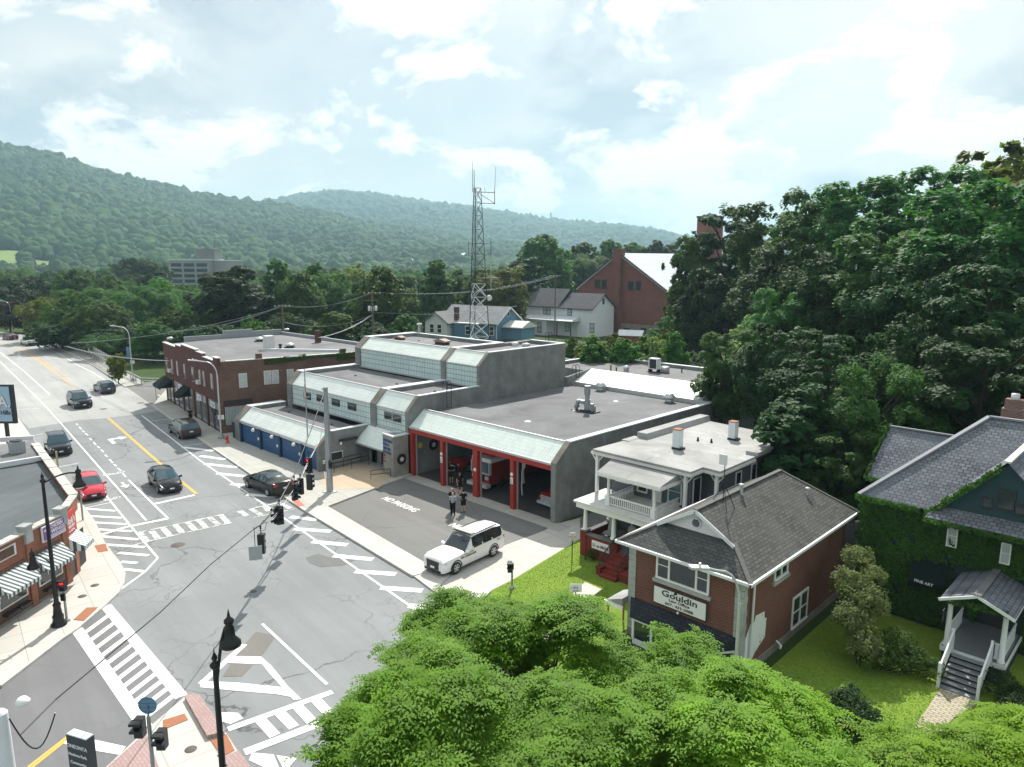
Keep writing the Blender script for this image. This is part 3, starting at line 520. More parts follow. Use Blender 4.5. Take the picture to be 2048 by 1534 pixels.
# --- bay hall
w = MB(); w.extr([(-.42, y, z) for y, z in ((-.12, -.05), (-.12, 4.25), (1.40, 5.52), (21.4, 5.52), (21.4, -.05))], (.42, 0, 0))
w.extr([(XR+.0, y, z) for y, z in ((-.02, -.05), (-.02, 3.6), (1.45, 5.1), (21.2, 5.1), (21.2, -.05))], (.36, 0, 0))
w.box(XR+.36, 20.9, -.05, -.42, 21.25, 5.48)
P_('wall', w, M['concrete'])
P_('coping', MB().extr([(-.46, y, z) for y, z in ((1.36, 5.52), (1.40, 5.60), (21.45, 5.60), (21.45, 5.52))], (.50, 0, 0)).extr([(-.46, y, z) for y, z in ((-.14, 4.25), (-.10, 4.31), (1.44, 5.60), (1.42, 5.52))], (.50, 0, 0), 1), [M['coping'], M['stone_d']])
P_('roof', MB().box(XR+.36, 1.5, 4.95, -.42, 20.9, 5.22), M['roof'])
P_('roof_curb', MB().box(XR+.3, 20.75, 5.2, -.42, 21.05, 5.62), M['metal_l'])
sk = MB().extr([(XR+.1, y, z) for y, z in ((-.06, 4.16), (-.10, 4.26), (1.44, 5.48), (1.54, 5.38))], (16.3-.1-.42, 0, 0)); P_('glazed_canopy', sk, M['panel_fine'])
P_('canopy_edge', MB().box(XR+.05, -.16, 4.10, -.42, -.06, 4.26).box(XR+.1, 1.38, 5.44, -.42, 1.52, 5.53), M['metal_l'])
cols = [-15.95, -12.05, -8.1, -4.15]
P_('beam', MB().box(XR+.1, -.12, 3.72, -.42, .18, 4.10), M['red'])
for i, x in enumerate(cols): 
    wd = .34 if i != 2 else .5
    P_('column', MB().box(x-wd/2, -.16, .03, x+wd/2, .24, 3.72), M['red'])
for a, b in zip([-15.78, -11.88, -7.85, -3.98], [-12.22, -8.35, -4.32, -.42]):
    P_('door_frame', MB().box(a, .18, .03, a+.07, .28, 3.72).box(b-.07, .18, .03, b, .28, 3.72).box(a, .18, 3.62, b, .28, 3.73), M['metal_l'])
    P_('rolled_door', MB().box(a+.1, .5, 3.78, b-.1, 4.6, 3.86).box(a+.1, .45, 3.6, b-.1, .52, 3.86), M['white_old'])
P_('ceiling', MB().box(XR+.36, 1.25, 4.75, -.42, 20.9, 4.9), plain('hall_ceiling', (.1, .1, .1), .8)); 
for x, y in ((-6.35, 2.4), (-6.35, 10), (-11.6, 10), (-2.2, 14)): P_('pillar', MB().box(x-.26, y-.26, .03, x+.26, y+.26, 4.76), M['concrete_warm'])
P_('duct', MB().tube((-6.0, 2.0, 3.7), (-3.6, 2.6, 3.55), .09, 8).tube((-5.3, 2.2, 3.6), (-5.3, 2.3, 1.2), .1, 8, 1), [M['dark'], M['metal_l']])
P_('hose_drop', MB().path([(-5.25, 2.0, 3.4), (-4.9, 2.0, 3.1), (-4.9, 2.0, 2.6), (-5.15, 2.0, 2.3), (-5.2, 2.0, 1.0), (-5.15, 2, .35)], .07, 7), M['metal_l'])
def seal(x, y, z, r, nrm='x'):
    mb = MB(); ax = 'x' if nrm == 'x' else 'y'; s = 1 if nrm == 'x' else -1
    mb.lathe([(0, .05*s), (r*.42, .05*s)], 18, (x, y, z), 1, False, ax); mb.lathe([(r*.42, .045*s), (r, .045*s), (r, 0)], 20, (x, y, z), 0, False, ax); return mb
P_('round_emblem', seal(-16.29, -.95, 1.55, .46, 'x'), [M['black'], M['white_old']])
P_('round_emblem', seal(XR+.37, 2.2, 2.3, .5, 'x'), [M['black'], M['white_old']])
P_('yellow_disc', MB().lathe([(0, .05), (.24, .04), (.26, 0)], 16, (XR+.37, .75, 2.5), 0, False, 'x'), M['yellow'])
for i, x in ((1, cols[1]), (3, cols[3])):
    P_('door_sign', MB().box(x-.13, -.19, 1.95, x+.13, -.16, 2.45), M['twhite'])
    P_('door_number', MB().lathe([(0, -.05), (.13, -.04), (.14, 0)], 14, (x, -.165, 2.68), 0, False, 'y'), M['twhite'])
    for k in range(3): P_('lettering', MB().box(x-.07, -.2, 2.05+k*.11, x+.07-.02*k, -.192, 2.10+k*.11), M['tred'])
P_('door_number', MB().lathe([(0, -.05), (.13, -.04), (.14, 0)], 14, (cols[2], -.165, 2.2), 0, False, 'y'), M['twhite'])
# --- stepped blocks (y,z profiles)
def block(x0, x1, y0, y1, zb, zk, zt, dy, pl, pr, fl, pw, roofm_, walls=(1, 1), back=True, base=-.05):
    """glazed front: vertical from zb to zk at y0, slope to (y0+dy, zt)"""
    w = MB(); prof_ = ((y0-.12, base), (y0-.12, zk+.06), (y0+dy-.06, zt), (y1, zt), (y1, base))
    if walls[0]: P_('wall', MB().extr([(x0-.0, y, z) for y, z in prof_], (pl, 0, 0)), M['concrete'])
    if walls[1]: P_('wall', MB().extr([(x1-pr, y, z) for y, z in prof_], (pr, 0, 0)), M['concrete'])
    if back: P_('wall', MB().box(x0+pl, y1-.3, base, x1-pr, y1-.004, zt-.004), M['concrete'])
    for f, xa, xb in ((walls[0], x0-.03, x0+pl+.02), (walls[1], x1-pr-.02, x1+.03)):
        c = MB()
        if f: c.extr([(xa, y, z) for y, z in ((y0+dy-.1, zt), (y0+dy-.06, zt+.07), (y1+.03, zt+.07), (y1+.03, zt))], (xb-xa, 0, 0)); c.extr([(xa, y, z) for y, z in ((y0-.14, zk+.06), (y0-.08, zk+.12), (y0+dy-.06, zt+.07), (y0+dy-.02, zt))], (xb-xa, 0, 0), 1); P_('coping', c, [M['coping'], M['stone_d']])
    if back: P_('coping', MB().box(x0+pl+.02, y1-.34, zt+.001, x1-pr-.02, y1+.03, zt+.068), M['coping'])
    P_('roof', MB().box(x0+pl, y0+dy+.05, zt-.7, x1-pr, y1-.3, zt-.34), roofm_)
    P_('glazed_slope', MB().extr([(x0+pl, y, z) for y, z in ((y0-.04, zk), (y0+.0, zk+.10), (y0+dy, zt-.02), (y0+dy+.08, zt-.12))], (x1-pr-x0-pl, 0, 0)), fl)
    if pw: P_('glazed_wall', MB().box(x0+pl, y0, zb, x1-pr, y0+.1, zk), pw)
    P_('flashing', MB().box(x0+pl, y0-.1, zk-.04, x1-pr, y0-.01, zk+.06).box(x0+pl, y0+dy-.05, zt-.06, x1-pr, y0+dy+.1, zt+.03).box(x0+pl, y0-.1, zb-.16, x1-pr, y0-.005, zb-.0), M['metal_l'])
# upper block
block(-36.3, -21.0, 8.05, 15.9, 6.52, 8.42, 9.57, 1.22, .95, .72, M['panel_big'], M['panel_wall'], M['roof2'])
block(-21.0, XR, 8.05, 20.0, 6.52, 8.40, 9.57, 1.22, 0, .32, M['panel_big'], M['panel_wall2'], M['roof2'], (0, 1))
P_('wall', MB().box(-21.7, 15.905, 3, -21.0, 20.0, 9.52), M['concrete'])
# middle blocks
block(-36.6, -20.9, -.1, 8.03, 3.56, 5.42, 6.62, 1.12, .95, .82, M['panel_big'], M['panel_wall'], M['roof'], back=False)
block(-20.9, XR, -.1, 8.03, 3.56, 5.38, 6.62, 1.12, 0, .34, M['panel_fine'], M['panel_wall2'], M['roof'], (0, 1), back=False)
# windows in the glazed walls
for a, b in ((5.3, 0), (0, 0)): pass
for q in ((350, 460), (520, 490), (715, 543), (922, 595)):
    p = ON(560+q[0]/6.39, 720+q[1]/6.39, 1, -.1)
    wn_ = P_('window', MB().box(p[0]-.68, -.15, p[2]-.33, p[0]+.68, -.09, p[2]+.33), M['dark']); P_('pane', MB().box(p[0]-.62, -.16, p[2]-.28, p[0]+.62, -.152, p[2]+.28), M['glass'], None).parent = wn_
    bpy.context.view_layer.update()
p = ON(560+1445/6.39, 720+728/6.39, 1, -.1)
wn_ = P_('window', MB().box(p[0]-1.25, -.15, p[2]-.36, p[0]+1.25, -.09, p[2]+.36).box(p[0]-.04, -.2, p[2]-.36, p[0]+.04, -.15, p[2]+.36), M['metal_l'])
P_('pane', MB().box(p[0]-1.2, -.165, p[2]-.31, p[0]-.05, -.152, p[2]+.31).box(p[0]+.05, -.165, p[2]-.31, p[0]+1.2, -.152, p[2]+.31), M['glass'])
# --- low front block with blue doors
block(-38.0, -22.1, -5.2, -.22, 2.2, 2.25, 3.44, 1.25, 1.0, .38, M['panel_big'], None, M['roof2'], back=False)
P_('blue_front', MB().box(-37.0, -5.16, -.05, -22.5, -4.9, 2.22), M['blue'])
P_('door_header', MB().box(-37.0, -5.24, 1.98, -22.48, -5.1, 2.2), M['blue'])
for x in (-36.8, -32.7, -28.9, -24.9): P_('pier', MB().box(x-.16, -5.34, -.05, x+.16, -5.1, 2.1), M['blue_d'])
for x0, x1 in ((-36.4, -33.0), (-32.4, -29.2), (-28.6, -25.2)):
    d = MB(); 
    for k in range(4): d.box(x0, -5.19, .05+k*.46, x1, -5.155, .49+k*.46)
    P_('garage_door', d, M['blue'])
for x in (-33.55, -29.85, -25.85):
    gl = P_('globe_lamp', MB().lathe([(0, -.17), (.1, -.14), (.165, -.06), (.175, .02), (.13, .13), (.06, .17), (0, .18)], 14, (x, -5.55, 1.9)), M['lamp_w']); P_('bracket', MB().tube((x, -5.2, 1.95), (x, -5.5, 1.78), .03, 6), M['dark'])
    P_('notice', MB().box(x+.5, -5.37, 1.0, x+.72, -5.345, 1.25), M['twhite'])
P_('blue_front', MB().box(-39.1, -5.1, -.05, -38.02, -5.0, 1.75), M['blue_d'])
# wall fittings on the side wall of the low block
P_('window', MB().box(-22.1, -4.35, .85, -22.05, -2.95, 1.62), M['white_old']); P_('pane', MB().box(-22.06, -4.25, .92, -22.03, -3.05, 1.55), M['glass'])
P_('wall_lamp', MB().box(-22.1, -3.3, 2.45, -21.8, -1.5, 2.62).tube((-21.9, -3.2, 2.45), (-21.85, -3.25, 2.2), .09, 8, 1), [M['dark'], M['lamp_w']])
P_('notice', MB().box(-22.1, -4.95, .75, -22.06, -4.62, 1.08), M['twhite'])
# --- entry canopy, recessed entry
P_('glazed_canopy', MB().extr([(-22.08, y, z) for y, z in ((-1.62, 2.05), (-1.66, 2.14), (-.18, 3.44), (-.18, 3.3))], (4.1, 0, 0)), M['panel_fine'])
P_('canopy_edge', MB().box(-22.08, -1.72, 2.0, -17.95, -1.6, 2.14), M['metal_l'])
P_('wall', MB().box(-22.1, -.22, 0, -20.3, .1, 3.4).box(-18.9, -.22, 0, -17.9, .1, 3.4).box(-20.3, -.22, 2.1, -18.9, .1, 3.4), M['concrete'])
P_('door', MB().box(-20.3, -.05, .13, -18.9, .02, 2.1).box(-19.63, -.08, .13, -19.57, -.05, 2.1), M['dark'])
P_('door_sign', MB().box(-21.5, -.27, 1.75, -20.6, -.22, 2.05), M['dark'])
# --- pillar block with lettering
pb = MB(); pb.prism([(-17.95, -1.62), (-16.3, -1.78), (-16.3, -.02), (-17.1, -.02), (-17.95, -.9)], -.05, 3.55); P_('wall', pb, M['concrete_warm'])
P_('coping', MB().prism([(-18.0, -1.68), (-16.25, -1.84), (-16.25, -.0), (-16.6, -.0), (-16.6, -1.45), (-17.6, -1.35), (-17.6, -.8), (-18.0, -.85)], 3.55, 3.66).prism([(-18.0, -.85), (-17.6, -.8), (-17.1, -.3), (-17.1, 0), (-17.35, 0)], 3.552, 3.662), M['coping'])
XD = (1.65, -.16, 0)
for i, (s_, m_, z_, sz) in enumerate((('ONEONTA', 'tblue', 3.0, .33), ('POLICE', 'tblue', 2.66, .33), ('AND FIRE', 'tblue', 2.32, .30), ('STATION', 'tblue', 1.98, .33), ('FIRE', 'tred', 1.7, .22), ('79', 'tred', 1.45, .2), ('MAIN', 'tred', 1.2, .17))):
    text('lettering', s_, M[m_], ST, (-17.92, -1.635, z_), XD, (0, 0, 1), sz, .02, xs=.95, world=True)
# --- rear skylight and wing
P_('glazed_slope', MB().extr([(XR+.6, y, z) for y, z in ((21.1, 5.4), (21.08, 5.56), (24.0, 6.60), (24.1, 6.45))], (14.2, 0, 0)), M['panel_white'])
P_('glazed_slope', MB().extr([(XR+.02, y, z) for y, z in ((21.1, 5.4), (21.08, 5.555), (24.0, 6.595), (24.1, 6.45))], (.58, 0, 0)), M['panel_big'])
P_('end_cap', MB().extr([(-1.5, y, z) for y, z in ((21.0, 5.2), (20.95, 5.68), (23.9, 6.75), (24.1, 6.72), (24.1, 5.2))], (.45, 0, 0)), M['white_old'])
rw = MB(); rw.box(-21.9, 24.05, 0, -21.6, 33.0, 6.57); rw.box(-21.6, 32.6, 0, -1.1, 33.0, 6.565); rw.box(-1.45, 24.05, 0, -1.1, 32.6, 6.57); rw.box(-21.6, 24.05, 4, -1.45, 24.3, 6.3); rw.box(-1.42, 21.25, 0, -1.06, 24.05, 5.5); rw.box(-21.9, 20.0, 0, -16.3, 24.05, 5.4)
rw.box(-29.5, 31.5, 0, -21.9, 32.0, 5.9); rw.box(-29.5, 20.0, 0, -29.2, 31.5, 5.9)
P_('wall', rw, M['concrete'])
P_('roof', MB().box(-21.6, 24.3, 6.0, -1.45, 32.6, 6.25).box(-29.2, 16, 5.2, -21.9, 31.5, 5.5).box(-21.9, 20.0, 5.41, -16.3, 24.04, 5.46), M['roof2'])
P_('coping', MB().box(-21.95, 24.0, 6.571, -21.55, 33.05, 6.64).box(-21.55, 32.55, 6.571, -1.05, 33.05, 6.642).box(-1.5, 24.1, 6.572, -1.05, 32.55, 6.643).box(-29.5, 31.45, 5.9, -21.95, 32.05, 5.97), M['coping'])
w = MB().extr([(XR-.0, y, z) for y, z in ((20.0, 5.0), (20.0, 6.1), (24.05, 6.6), (24.05, 5.0))], (.3, 0, 0)); P_('wall', w, M['concrete'])
# --- roof plant
def roofthing(name, label, cat, p, parts, group=None):
    t = thing(name, label, cat, p, 0, group)
    for nm, mb, mt in parts: mb.build(nm, mt, t)
    return t
def at5(x, y, z): q = ZI(1100, 660, 5.39)(x, y); return G(q[0], q[1], z)
p = at5(400, 880, 5.22)
roofthing('exhaust_stack', 'grey sheet metal exhaust stack with elbow duct standing on the bay roof', 'duct', p, [('stack', MB().tube((0, 0, 0), (0, 0, 1.05), .26, 12).tube((0, 0, 1.05), (0, 0, 1.5), .2, 12).tube((0, 0, 1.5), (0, 0, 2.25), .27, 12), M['metal']),
    ('elbow', MB().tube((-.1, 0, .75), (-.85, -.15, .85), .17, 10).tube((-.85, -.15, .9), (-1.05, -.2, .15), .17, 10).lathe([(.17, 0), (.24, .0), (.24, .12)], 10, (-.98, -.18, .3)), M['metal']), ('motor', MB().box(.2, -.15, .1, .7, .3, .55).box(.35, -.1, .55, .62, .2, .75), M['metal']), ('curb', MB().box(-1.35, -.5, -.02, 1.0, .55, .09).box(-.45, -.45, .09, .5, .45, .2), M['dark'])])
def mushroom(z, q, s, label, nm='roof_vent'):
    p = at5(*q, z); return roofthing(nm, label, 'roof vent', p, [('base', MB().lathe([(.0, 0), (.36*s, 0), (.36*s, .28*s), (.30*s, .3*s)], 14), M['metal_l']), ('cap', MB().lathe([(.30*s, .3*s), (.5*s, .36*s), (.5*s, .46*s), (.34*s, .62*s), (.30*s, .72*s), (0, .74*s)], 16), M['metal_l'])])
mushroom(5.22, (545, 655), 1.15, 'round silver roof vent before the long white skylight, left one of the two'); mushroom(5.22, (1288, 780), 1.15, 'round silver roof vent before the long white skylight, right one of the two')
mushroom(6.25, (595, 345), .8, 'small silver mushroom vent at the left of the rear flat roof'); mushroom(6.25, (822, 440), .75, 'small silver vent casting a shadow in the middle of the rear flat roof')
for q, h in (((525, 368), .75), ((655, 445), .62), ((715, 445), .35), ((1420, 458), .5)):
    roofthing('vent_pipe', {525: 'tall dark vent pipe beside the rear parapet corner', 655: 'thin dark vent pipe standing upright on the rear roof', 715: 'short thin vent pipe on the rear roof beside a taller one', 1420: 'stubby black vent pipe near the right end of the rear roof'}[q[0]], 'vent pipe', at5(*q, 6.25), [('pipe', MB().tube((0, 0, 0), (0, 0, h), .07, 8), M['dark']), ('cap', MB().tube((0, 0, h), (0, 0, h+.08), .10, 8), M['dark'])])
p = at5(1125, 455, 6.25)
roofthing('condenser_unit', 'white air conditioning condenser with dark grille on rear roof stand', 'air conditioner', p, [('cabinet', MB().box(-.55, -.35, .35, .55, .35, 1.5), M['trim']), ('grille', MB().box(-.4, -.37, .45, .42, -.351, 1.4), M['dark']), ('stand', MB().box(-.55, -.35, 0, -.47, .35, .35).box(.47, -.35, 0, .55, .35, .35).box(-.7, -.4, .0, .8, .4, .06), M['dark']), ('drum', MB().lathe([(0, .0), (.45, 0), (.45, .55), (.38, .62), (0, .62)], 14, (1.05, .45, .06)), M['metal_l'])])
for q in ((270, 868), (710, 770)): roofthing('roof_drain', 'small white roof drain plate ' + ('beside the exhaust stack' if q[0] == 270 else 'behind the exhaust stack'), 'roof drain', at5(*q, 5.22), [('dome', MB().lathe([(0, .1), (.15, .08), (.24, .02), (.26, 0)], 12), M['twhite'])])
p = G(780+1083/3.933, 640+800/3.933, 5.22); roofthing('roof_drain', 'small white roof drain plate at the front of the bay roof', 'roof drain', p, [('dome', MB().lathe([(0, .1), (.17, .08), (.26, .02), (.28, 0)], 12), M['twhite'])])
Z7 = ZI(700, 640, 6.827)
for q, h, lb in (((950, 215), 1.25, 'tall grey flue with white cap at the back of the top roof'),):
    p = G(*Z7(*q), 9.2); roofthing('flue', lb, 'flue', p, [('pipe', MB().tube((0, 0, 0), (0, 0, h), .19, 10), M['metal']), ('cap', MB().lathe([(.19, 0), (.34, .05), (.3, .2), (0, .26)], 12, (0, 0, h)), M['white_old'])])
for q, sz, lb in (((680, 268), (1.5, .7, .35), 'low grey and rust roof hood at the left of the top roof'), ((1260, 335), (1.9, .9, .5), 'wide rust topped exhaust hood on the top roof'), ((1620, 300), (1.3, .9, .35), 'black flat hood on a curb behind the exhaust hoods')):
    p = G(*Z7(*q), 9.2); roofthing('roof_hood', lb, 'roof hood', p, [('curb', MB().box(-sz[0]*.4, -sz[1]*.4, 0, sz[0]*.4, sz[1]*.4, sz[2]*.6), M['dark']), ('hood', MB().extr([(-sz[0]/2, -sz[1]/2, sz[2]*.6), (sz[0]/2, -sz[1]/2, sz[2]*.6), (sz[0]/2, -sz[1]/2, sz[2]*.85), (0, -sz[1]/2, sz[2]*1.25), (-sz[0]/2, -sz[1]/2, sz[2]*.85)], (0, sz[1], 0)), M['black'] if 'black' in lb else plain('rusty_hood', (.30, .2, .17), .7, .5, 1.2))])
p = G(780+1010/3.933, 640+205/3.933, 9.2); roofthing('roof_hood', 'pair of silver vents on the narrow top roof', 'roof hood', p, [('vent', MB().lathe([(0, .4), (.35, .38), (.4, .2), (.4, 0)], 12, (-.3, -.2, 0)), M['metal_l']), ('vent', MB().lathe([(0, .35), (.42, .3), (.45, .15), (.4, 0)], 12, (.75, .35, 0)), M['metal_l'])])
for q, z, lb in (((75, 765), 6.28, 'left one of the small black roof drains on the middle roof'), ((640, 878), 6.28, 'right one of the small black roof drains on the middle roof'), ((1158, 978), 6.28, 'small black roof drain on the narrow middle roof'), ((940, 290), 9.2, 'small black roof drain at the front of the top roof')):
    p = G(*Z7(*q), z); roofthing('roof_drain', lb, 'roof drain', p, [('dome', MB().lathe([(0, .12), (.1, .1), (.13, 0)], 10), M['dark'])])
for q in ((825, 312), (1418, 485)): p = G(460+q[0]/6.97, 780+q[1]/6.97, 3.1); roofthing('roof_drain', ('left' if q[0] < 1000 else 'right')+' one of the two small black drains on the low roof', 'roof drain', p, [('dome', MB().lathe([(0, .12), (.1, .1), (.13, 0)], 10), M['dark'])])
def ladder(p, h, rot, label, back=.35):
    t = thing('roof_ladder', label, 'ladder', p, rot)
    for s in (-.25, .25): MB().path([(s, 0, -h), (s, 0, .75), (s, .15, .92), (s, back, .95), (s, back+.15, .75), (s, back+.15, .1)], .03, 6).build('rail', M['dark'], t)
    r = MB(); 
    for k in range(int(h/.3)): r.tube((-.25, 0, -h+.15+k*.3), (.25, 0, -h+.15+k*.3), .018, 5)
    r.build('rungs', M['dark'], t); return t
ladder((XR+.4, 4.0, 6.66), 1.5, -math.pi/2+math.pi, 'dark steel ladder with looped rails on the streaked wall above the bay roof')
ladder((XR+.38, 21.6, 6.3), 1.1, -math.pi/2+math.pi, 'dark steel ladder with looped rails rising to the rear roof')
ladder((XR-2.6, 20.1, 9.6), 1.1, 0, 'pair of thin looped ladder rails on the top parapet')
# entry railings
RL = thing('ramp_railing', 'long black handrail running up the entry ramp beside the concrete wall', 'railing', (-20, -3.6, .13))
def rail(t, pts, hs, base=0, every=1.4):
    for h in hs: MB().path([(x, y, z+h) for x, y, z in pts], .028, 6).build('rail', M['black'], t, world=True)
    for a, b in zip(pts, pts[1:]):
        L = math.dist(a[:2], b[:2]); n_ = max(1, int(L/every))
        for k in range(n_+1):
            q = [a[i]+(b[i]-a[i])*k/n_ for i in range(3)]; MB().tube((q[0], q[1], q[2]-base), (q[0], q[1], q[2]+max(hs)), .024, 6).build('post', M['black'], t, world=True)
rail(RL, [(-21.8, -4.9, .13), (-21.7, -1.4, .25)], (.55, .85)); rail(RL, [(-20.9, -4.6, .13), (-20.6, -1.3, .25)], (.55, .85))
R2 = thing('short_railing', 'short black handrail left of the steel signal pole', 'railing', (-20.3, -7, .13)); rail(R2, [(-20.8, -6.7, .13), (-19.0, -7.6, .13)], (.45, .8))
R3 = thing('short_railing', 'short black handrail at the foot of the lettered pillar', 'railing', (-17, -2.8, .13)); rail(R3, [(-17.25, -3.4, .13), (-16.55, -1.95, .13)], (.4, .75))
# ================================================================ red brick law office
LO = thing('law_office', 'small two storey red brick office with grey quoins, hipped shingle roof and white gable', 'office building', (15.1, -8.7, 0))
W = lambda nm, mb, mt, par=None: mb.build(nm, mt, par or LO, world=True)
W('wall', MB().box(12.25, -8.7, -.05, 18.05, 2.9, 4.8), M['brick_law'])
def sub(par, nm, mb, mt):       # sub-part: same frame as its part (identity transforms)
    root = par.parent; mi = (Matrix.Translation(root.location) @ Matrix.Rotation(root.rotation_euler.z, 4, 'Z')).inverted()
    mb.v = [tuple(mi @ Vector(v)) for v in mb.v]; o = bpy.data.objects.new(nm, mb.mesh(nm, mt)); sc.collection.objects.link(o); o.parent = par; return o
def quoin(x, y, s=1):
    mb = MB()
    for k in range(15): z = k*.32; mb.box(x-.02-(s < 0)*.36, y-.04, z, x+.38-(s < 0)*.36, y+.30+.06*(k % 2), z+.30)
    return mb
W('quoins', quoin(12.21, -8.7), M['stone']); W('quoins', quoin(18.07, -8.7, -1), M['stone'])
W('foundation', MB().box(12.2, -8.75, -.05, 18.1, 2.95, .35), M['stone_d'])
ze, zr = 4.75, 6.80; sl = .6
f0, f1, f2 = (11.7, -9.06, ze), (18.5, -9.06, ze), (18.5, 3.3, ze); f3 = (11.7, 3.3, ze); yg = -7.6; rb = (15.1, 1.0, zr); rf = (15.1, yg, zr)
gL, gR = (13.24, yg, ze+.924), (16.96, yg, ze+.924)
rf_ = W('roof', MB().poly([(15.1, yg-.25, zr), rb, f2, (18.5, -9.06, ze), gR, (17.05, yg-.25, zr-1.95*.6)]).poly([rb, f3, f2]), M['sh_y'])
W('roof', MB().poly([(15.1, yg-.25, zr), (13.15, yg-.25, zr-1.95*.6), gL, f0, f3, rb]), M['sh_y'])
W('roof', MB().poly([f0, gL, gR, f1][::-1]).poly([(11.7, -9.06, ze-.01), (18.5, -9.06, ze-.01), (18.5, 3.3, ze-.01), (11.7, 3.3, ze-.01)]), M['sh_x'])
W('ridge_cap', MB().beam((15.1, yg-.25, zr+.02), (15.1, 1.0, zr+.02), .22, .05).beam(gL, f0, .2, .06).beam(gR, f1, .2, .06).beam(rb, f2, .2, .05), plain('ridge_cap', (.12, .12, .115), .9, .4, 6))
gb = W('gable', MB().poly([(13.3, yg+.03, ze+.93), (16.9, yg+.03, ze+.93), (15.1, yg+.03, zr-.1)]), M['white'])
sub(gb, 'round_vent', MB().lathe([(.0, -.05), (.20, -.05), (.25, -.06), (.27, -.02), (.27, 0)], 20, (15.05, yg+.02, 6.1), 0, False, 'y'), M['trim'])
sl_ = MB(); 
for k in range(6): h = math.sqrt(max(0, .19**2-(k*.06-.15)**2)); sl_.box(15.05-h, yg-.06, 6.1-.15+k*.06-.018, 15.05+h, yg-.045, 6.1-.15+k*.06+.018)
sub(gb, 'louvre', sl_, M['dark'])
W('bargeboard', MB().beam((13.12, yg-.27, ze+.84), (15.1, yg-.27, zr-.05), .05, .16).beam((17.08, yg-.27, ze+.84), (15.1, yg-.27, zr-.05), .05, .16), M['trim'])
W('gutter', MB().box(11.62, -9.16, ze-.12, 18.58, -9.06, ze+.01).box(18.5, -9.16, ze-.121, 18.6, 3.35, ze+.012).box(11.6, -9.05, ze-.12, 11.7, 3.3, ze), M['trim'])
W('soffit', MB().box(11.72, -9.04, ze-.08, 18.48, 3.28, ze-.03), M['white'])
W('downspout', MB().path([(18.45, -9.0, 4.7), (18.17, -7.95, 4.45), (18.15, -7.95, .1)], .06, 6), M['trim'])
W('downspout', MB().path([(11.8, -9.0, 4.7), (12.15, -8.85, 4.5)], .05, 6), M['trim'])
def win(x0, x1, z0, z1, y, frame=.09, mull=(), rail=True, par=None, glass='glass', axis='y', out=-1, trim='white'):
    """window with frame, panes; axis 'y': lies in plane y, facing -y; axis 'x': in plane x facing +x (out=1)"""
    par = par or LO; a, b = (y-.06, y+.03) if out < 0 else (y-.03, y+.06)
    bx = (lambda m, u0, v0, u1, v1, d0, d1: m.box(u0, d0, v0, u1, d1, v1)) if axis == 'y' else (lambda m, u0, v0, u1, v1, d0, d1: m.box(d0, u0, v0, d1, u1, v1))
    f = MB(); bx(f, x0-frame, z1, x1+frame, z1+frame, a, b); bx(f, x0-frame, z0, x0, z1, a, b); bx(f, x1, z0, x1+frame, z1, a, b); bx(f, x0-frame, z0-frame, x1+frame, z0, a-.03 if out < 0 else a, b if out < 0 else b+.03)
    for m_ in mull: bx(f, m_-.05, z0, m_+.05, z1, a-.01 if out < 0 else a, b if out < 0 else b+.01)
    if rail: 
        xs = [x0]+list(mull)+[x1]
        for i in range(len(xs)-1):
            if rail == 'ends' and i == 1: continue
            bx(f, xs[i], (z0+z1)/2-.02, xs[i+1], (z0+z1)/2+.02, a+.02, b)
    w = W('window', f, M[trim], par); g_ = MB(); bx(g_, x0, z0, x1, z1, y-.025, y-.005) if out < 0 else bx(g_, x0, z0, x1, z1, y+.005, y+.025)
    sub(w, 'pane', g_, M[glass]); return w
win(13.82, 16.36, 3.5, 4.66, -8.7, .1, (14.42, 15.82), 'ends')
W('sill', MB().box(13.6, -8.84, 3.22, 16.58, -8.68, 3.38), M['stone'])
sg = W('sign_board', MB().box(13.70, -8.82, 2.22, 16.40, -8.72, 3.02), M['twhite'])
W('sign_frame', MB().box(13.66, -8.84, 2.18, 16.44, -8.80, 2.21).box(13.66, -8.84, 3.03, 16.44, -8.80, 3.06).box(13.66, -8.84, 2.21, 13.69, -8.80, 3.03).box(16.41, -8.84, 2.21, 16.44, -8.80, 3.03), M['dark'])
text('lettering', 'Gouldin', M['tblack'], LO, (15.05, -8.825, 2.68), (1, 0, 0), (.25, 0, 1), .40, .012, 'CENTER', 1.45, True)
text('lettering', 'Law Office', M['tblack'], LO, (15.05, -8.825, 2.50), (1, 0, 0), (.15, 0, 1), .19, .008, 'CENTER', 1.3, True)
text('lettering', '607- 433-2088', M['tblack'], LO, (15.05, -8.825, 2.29), (1, 0, 0), (0, 0, 1), .185, .008, 'CENTER', 1.35, True)
W('sign_lamp', MB().tube((15, -8.75, 3.1), (15, -9.05, 3.16), .02, 5).lathe([(.03, .1), (.09, 0), (.0, .0)], 8, (15, -9.08, 3.08)).tube((15.0, -8.75, 2.15), (15, -8.85, 2.05), .05, 8, 1), [M['black'], M['twhite']])
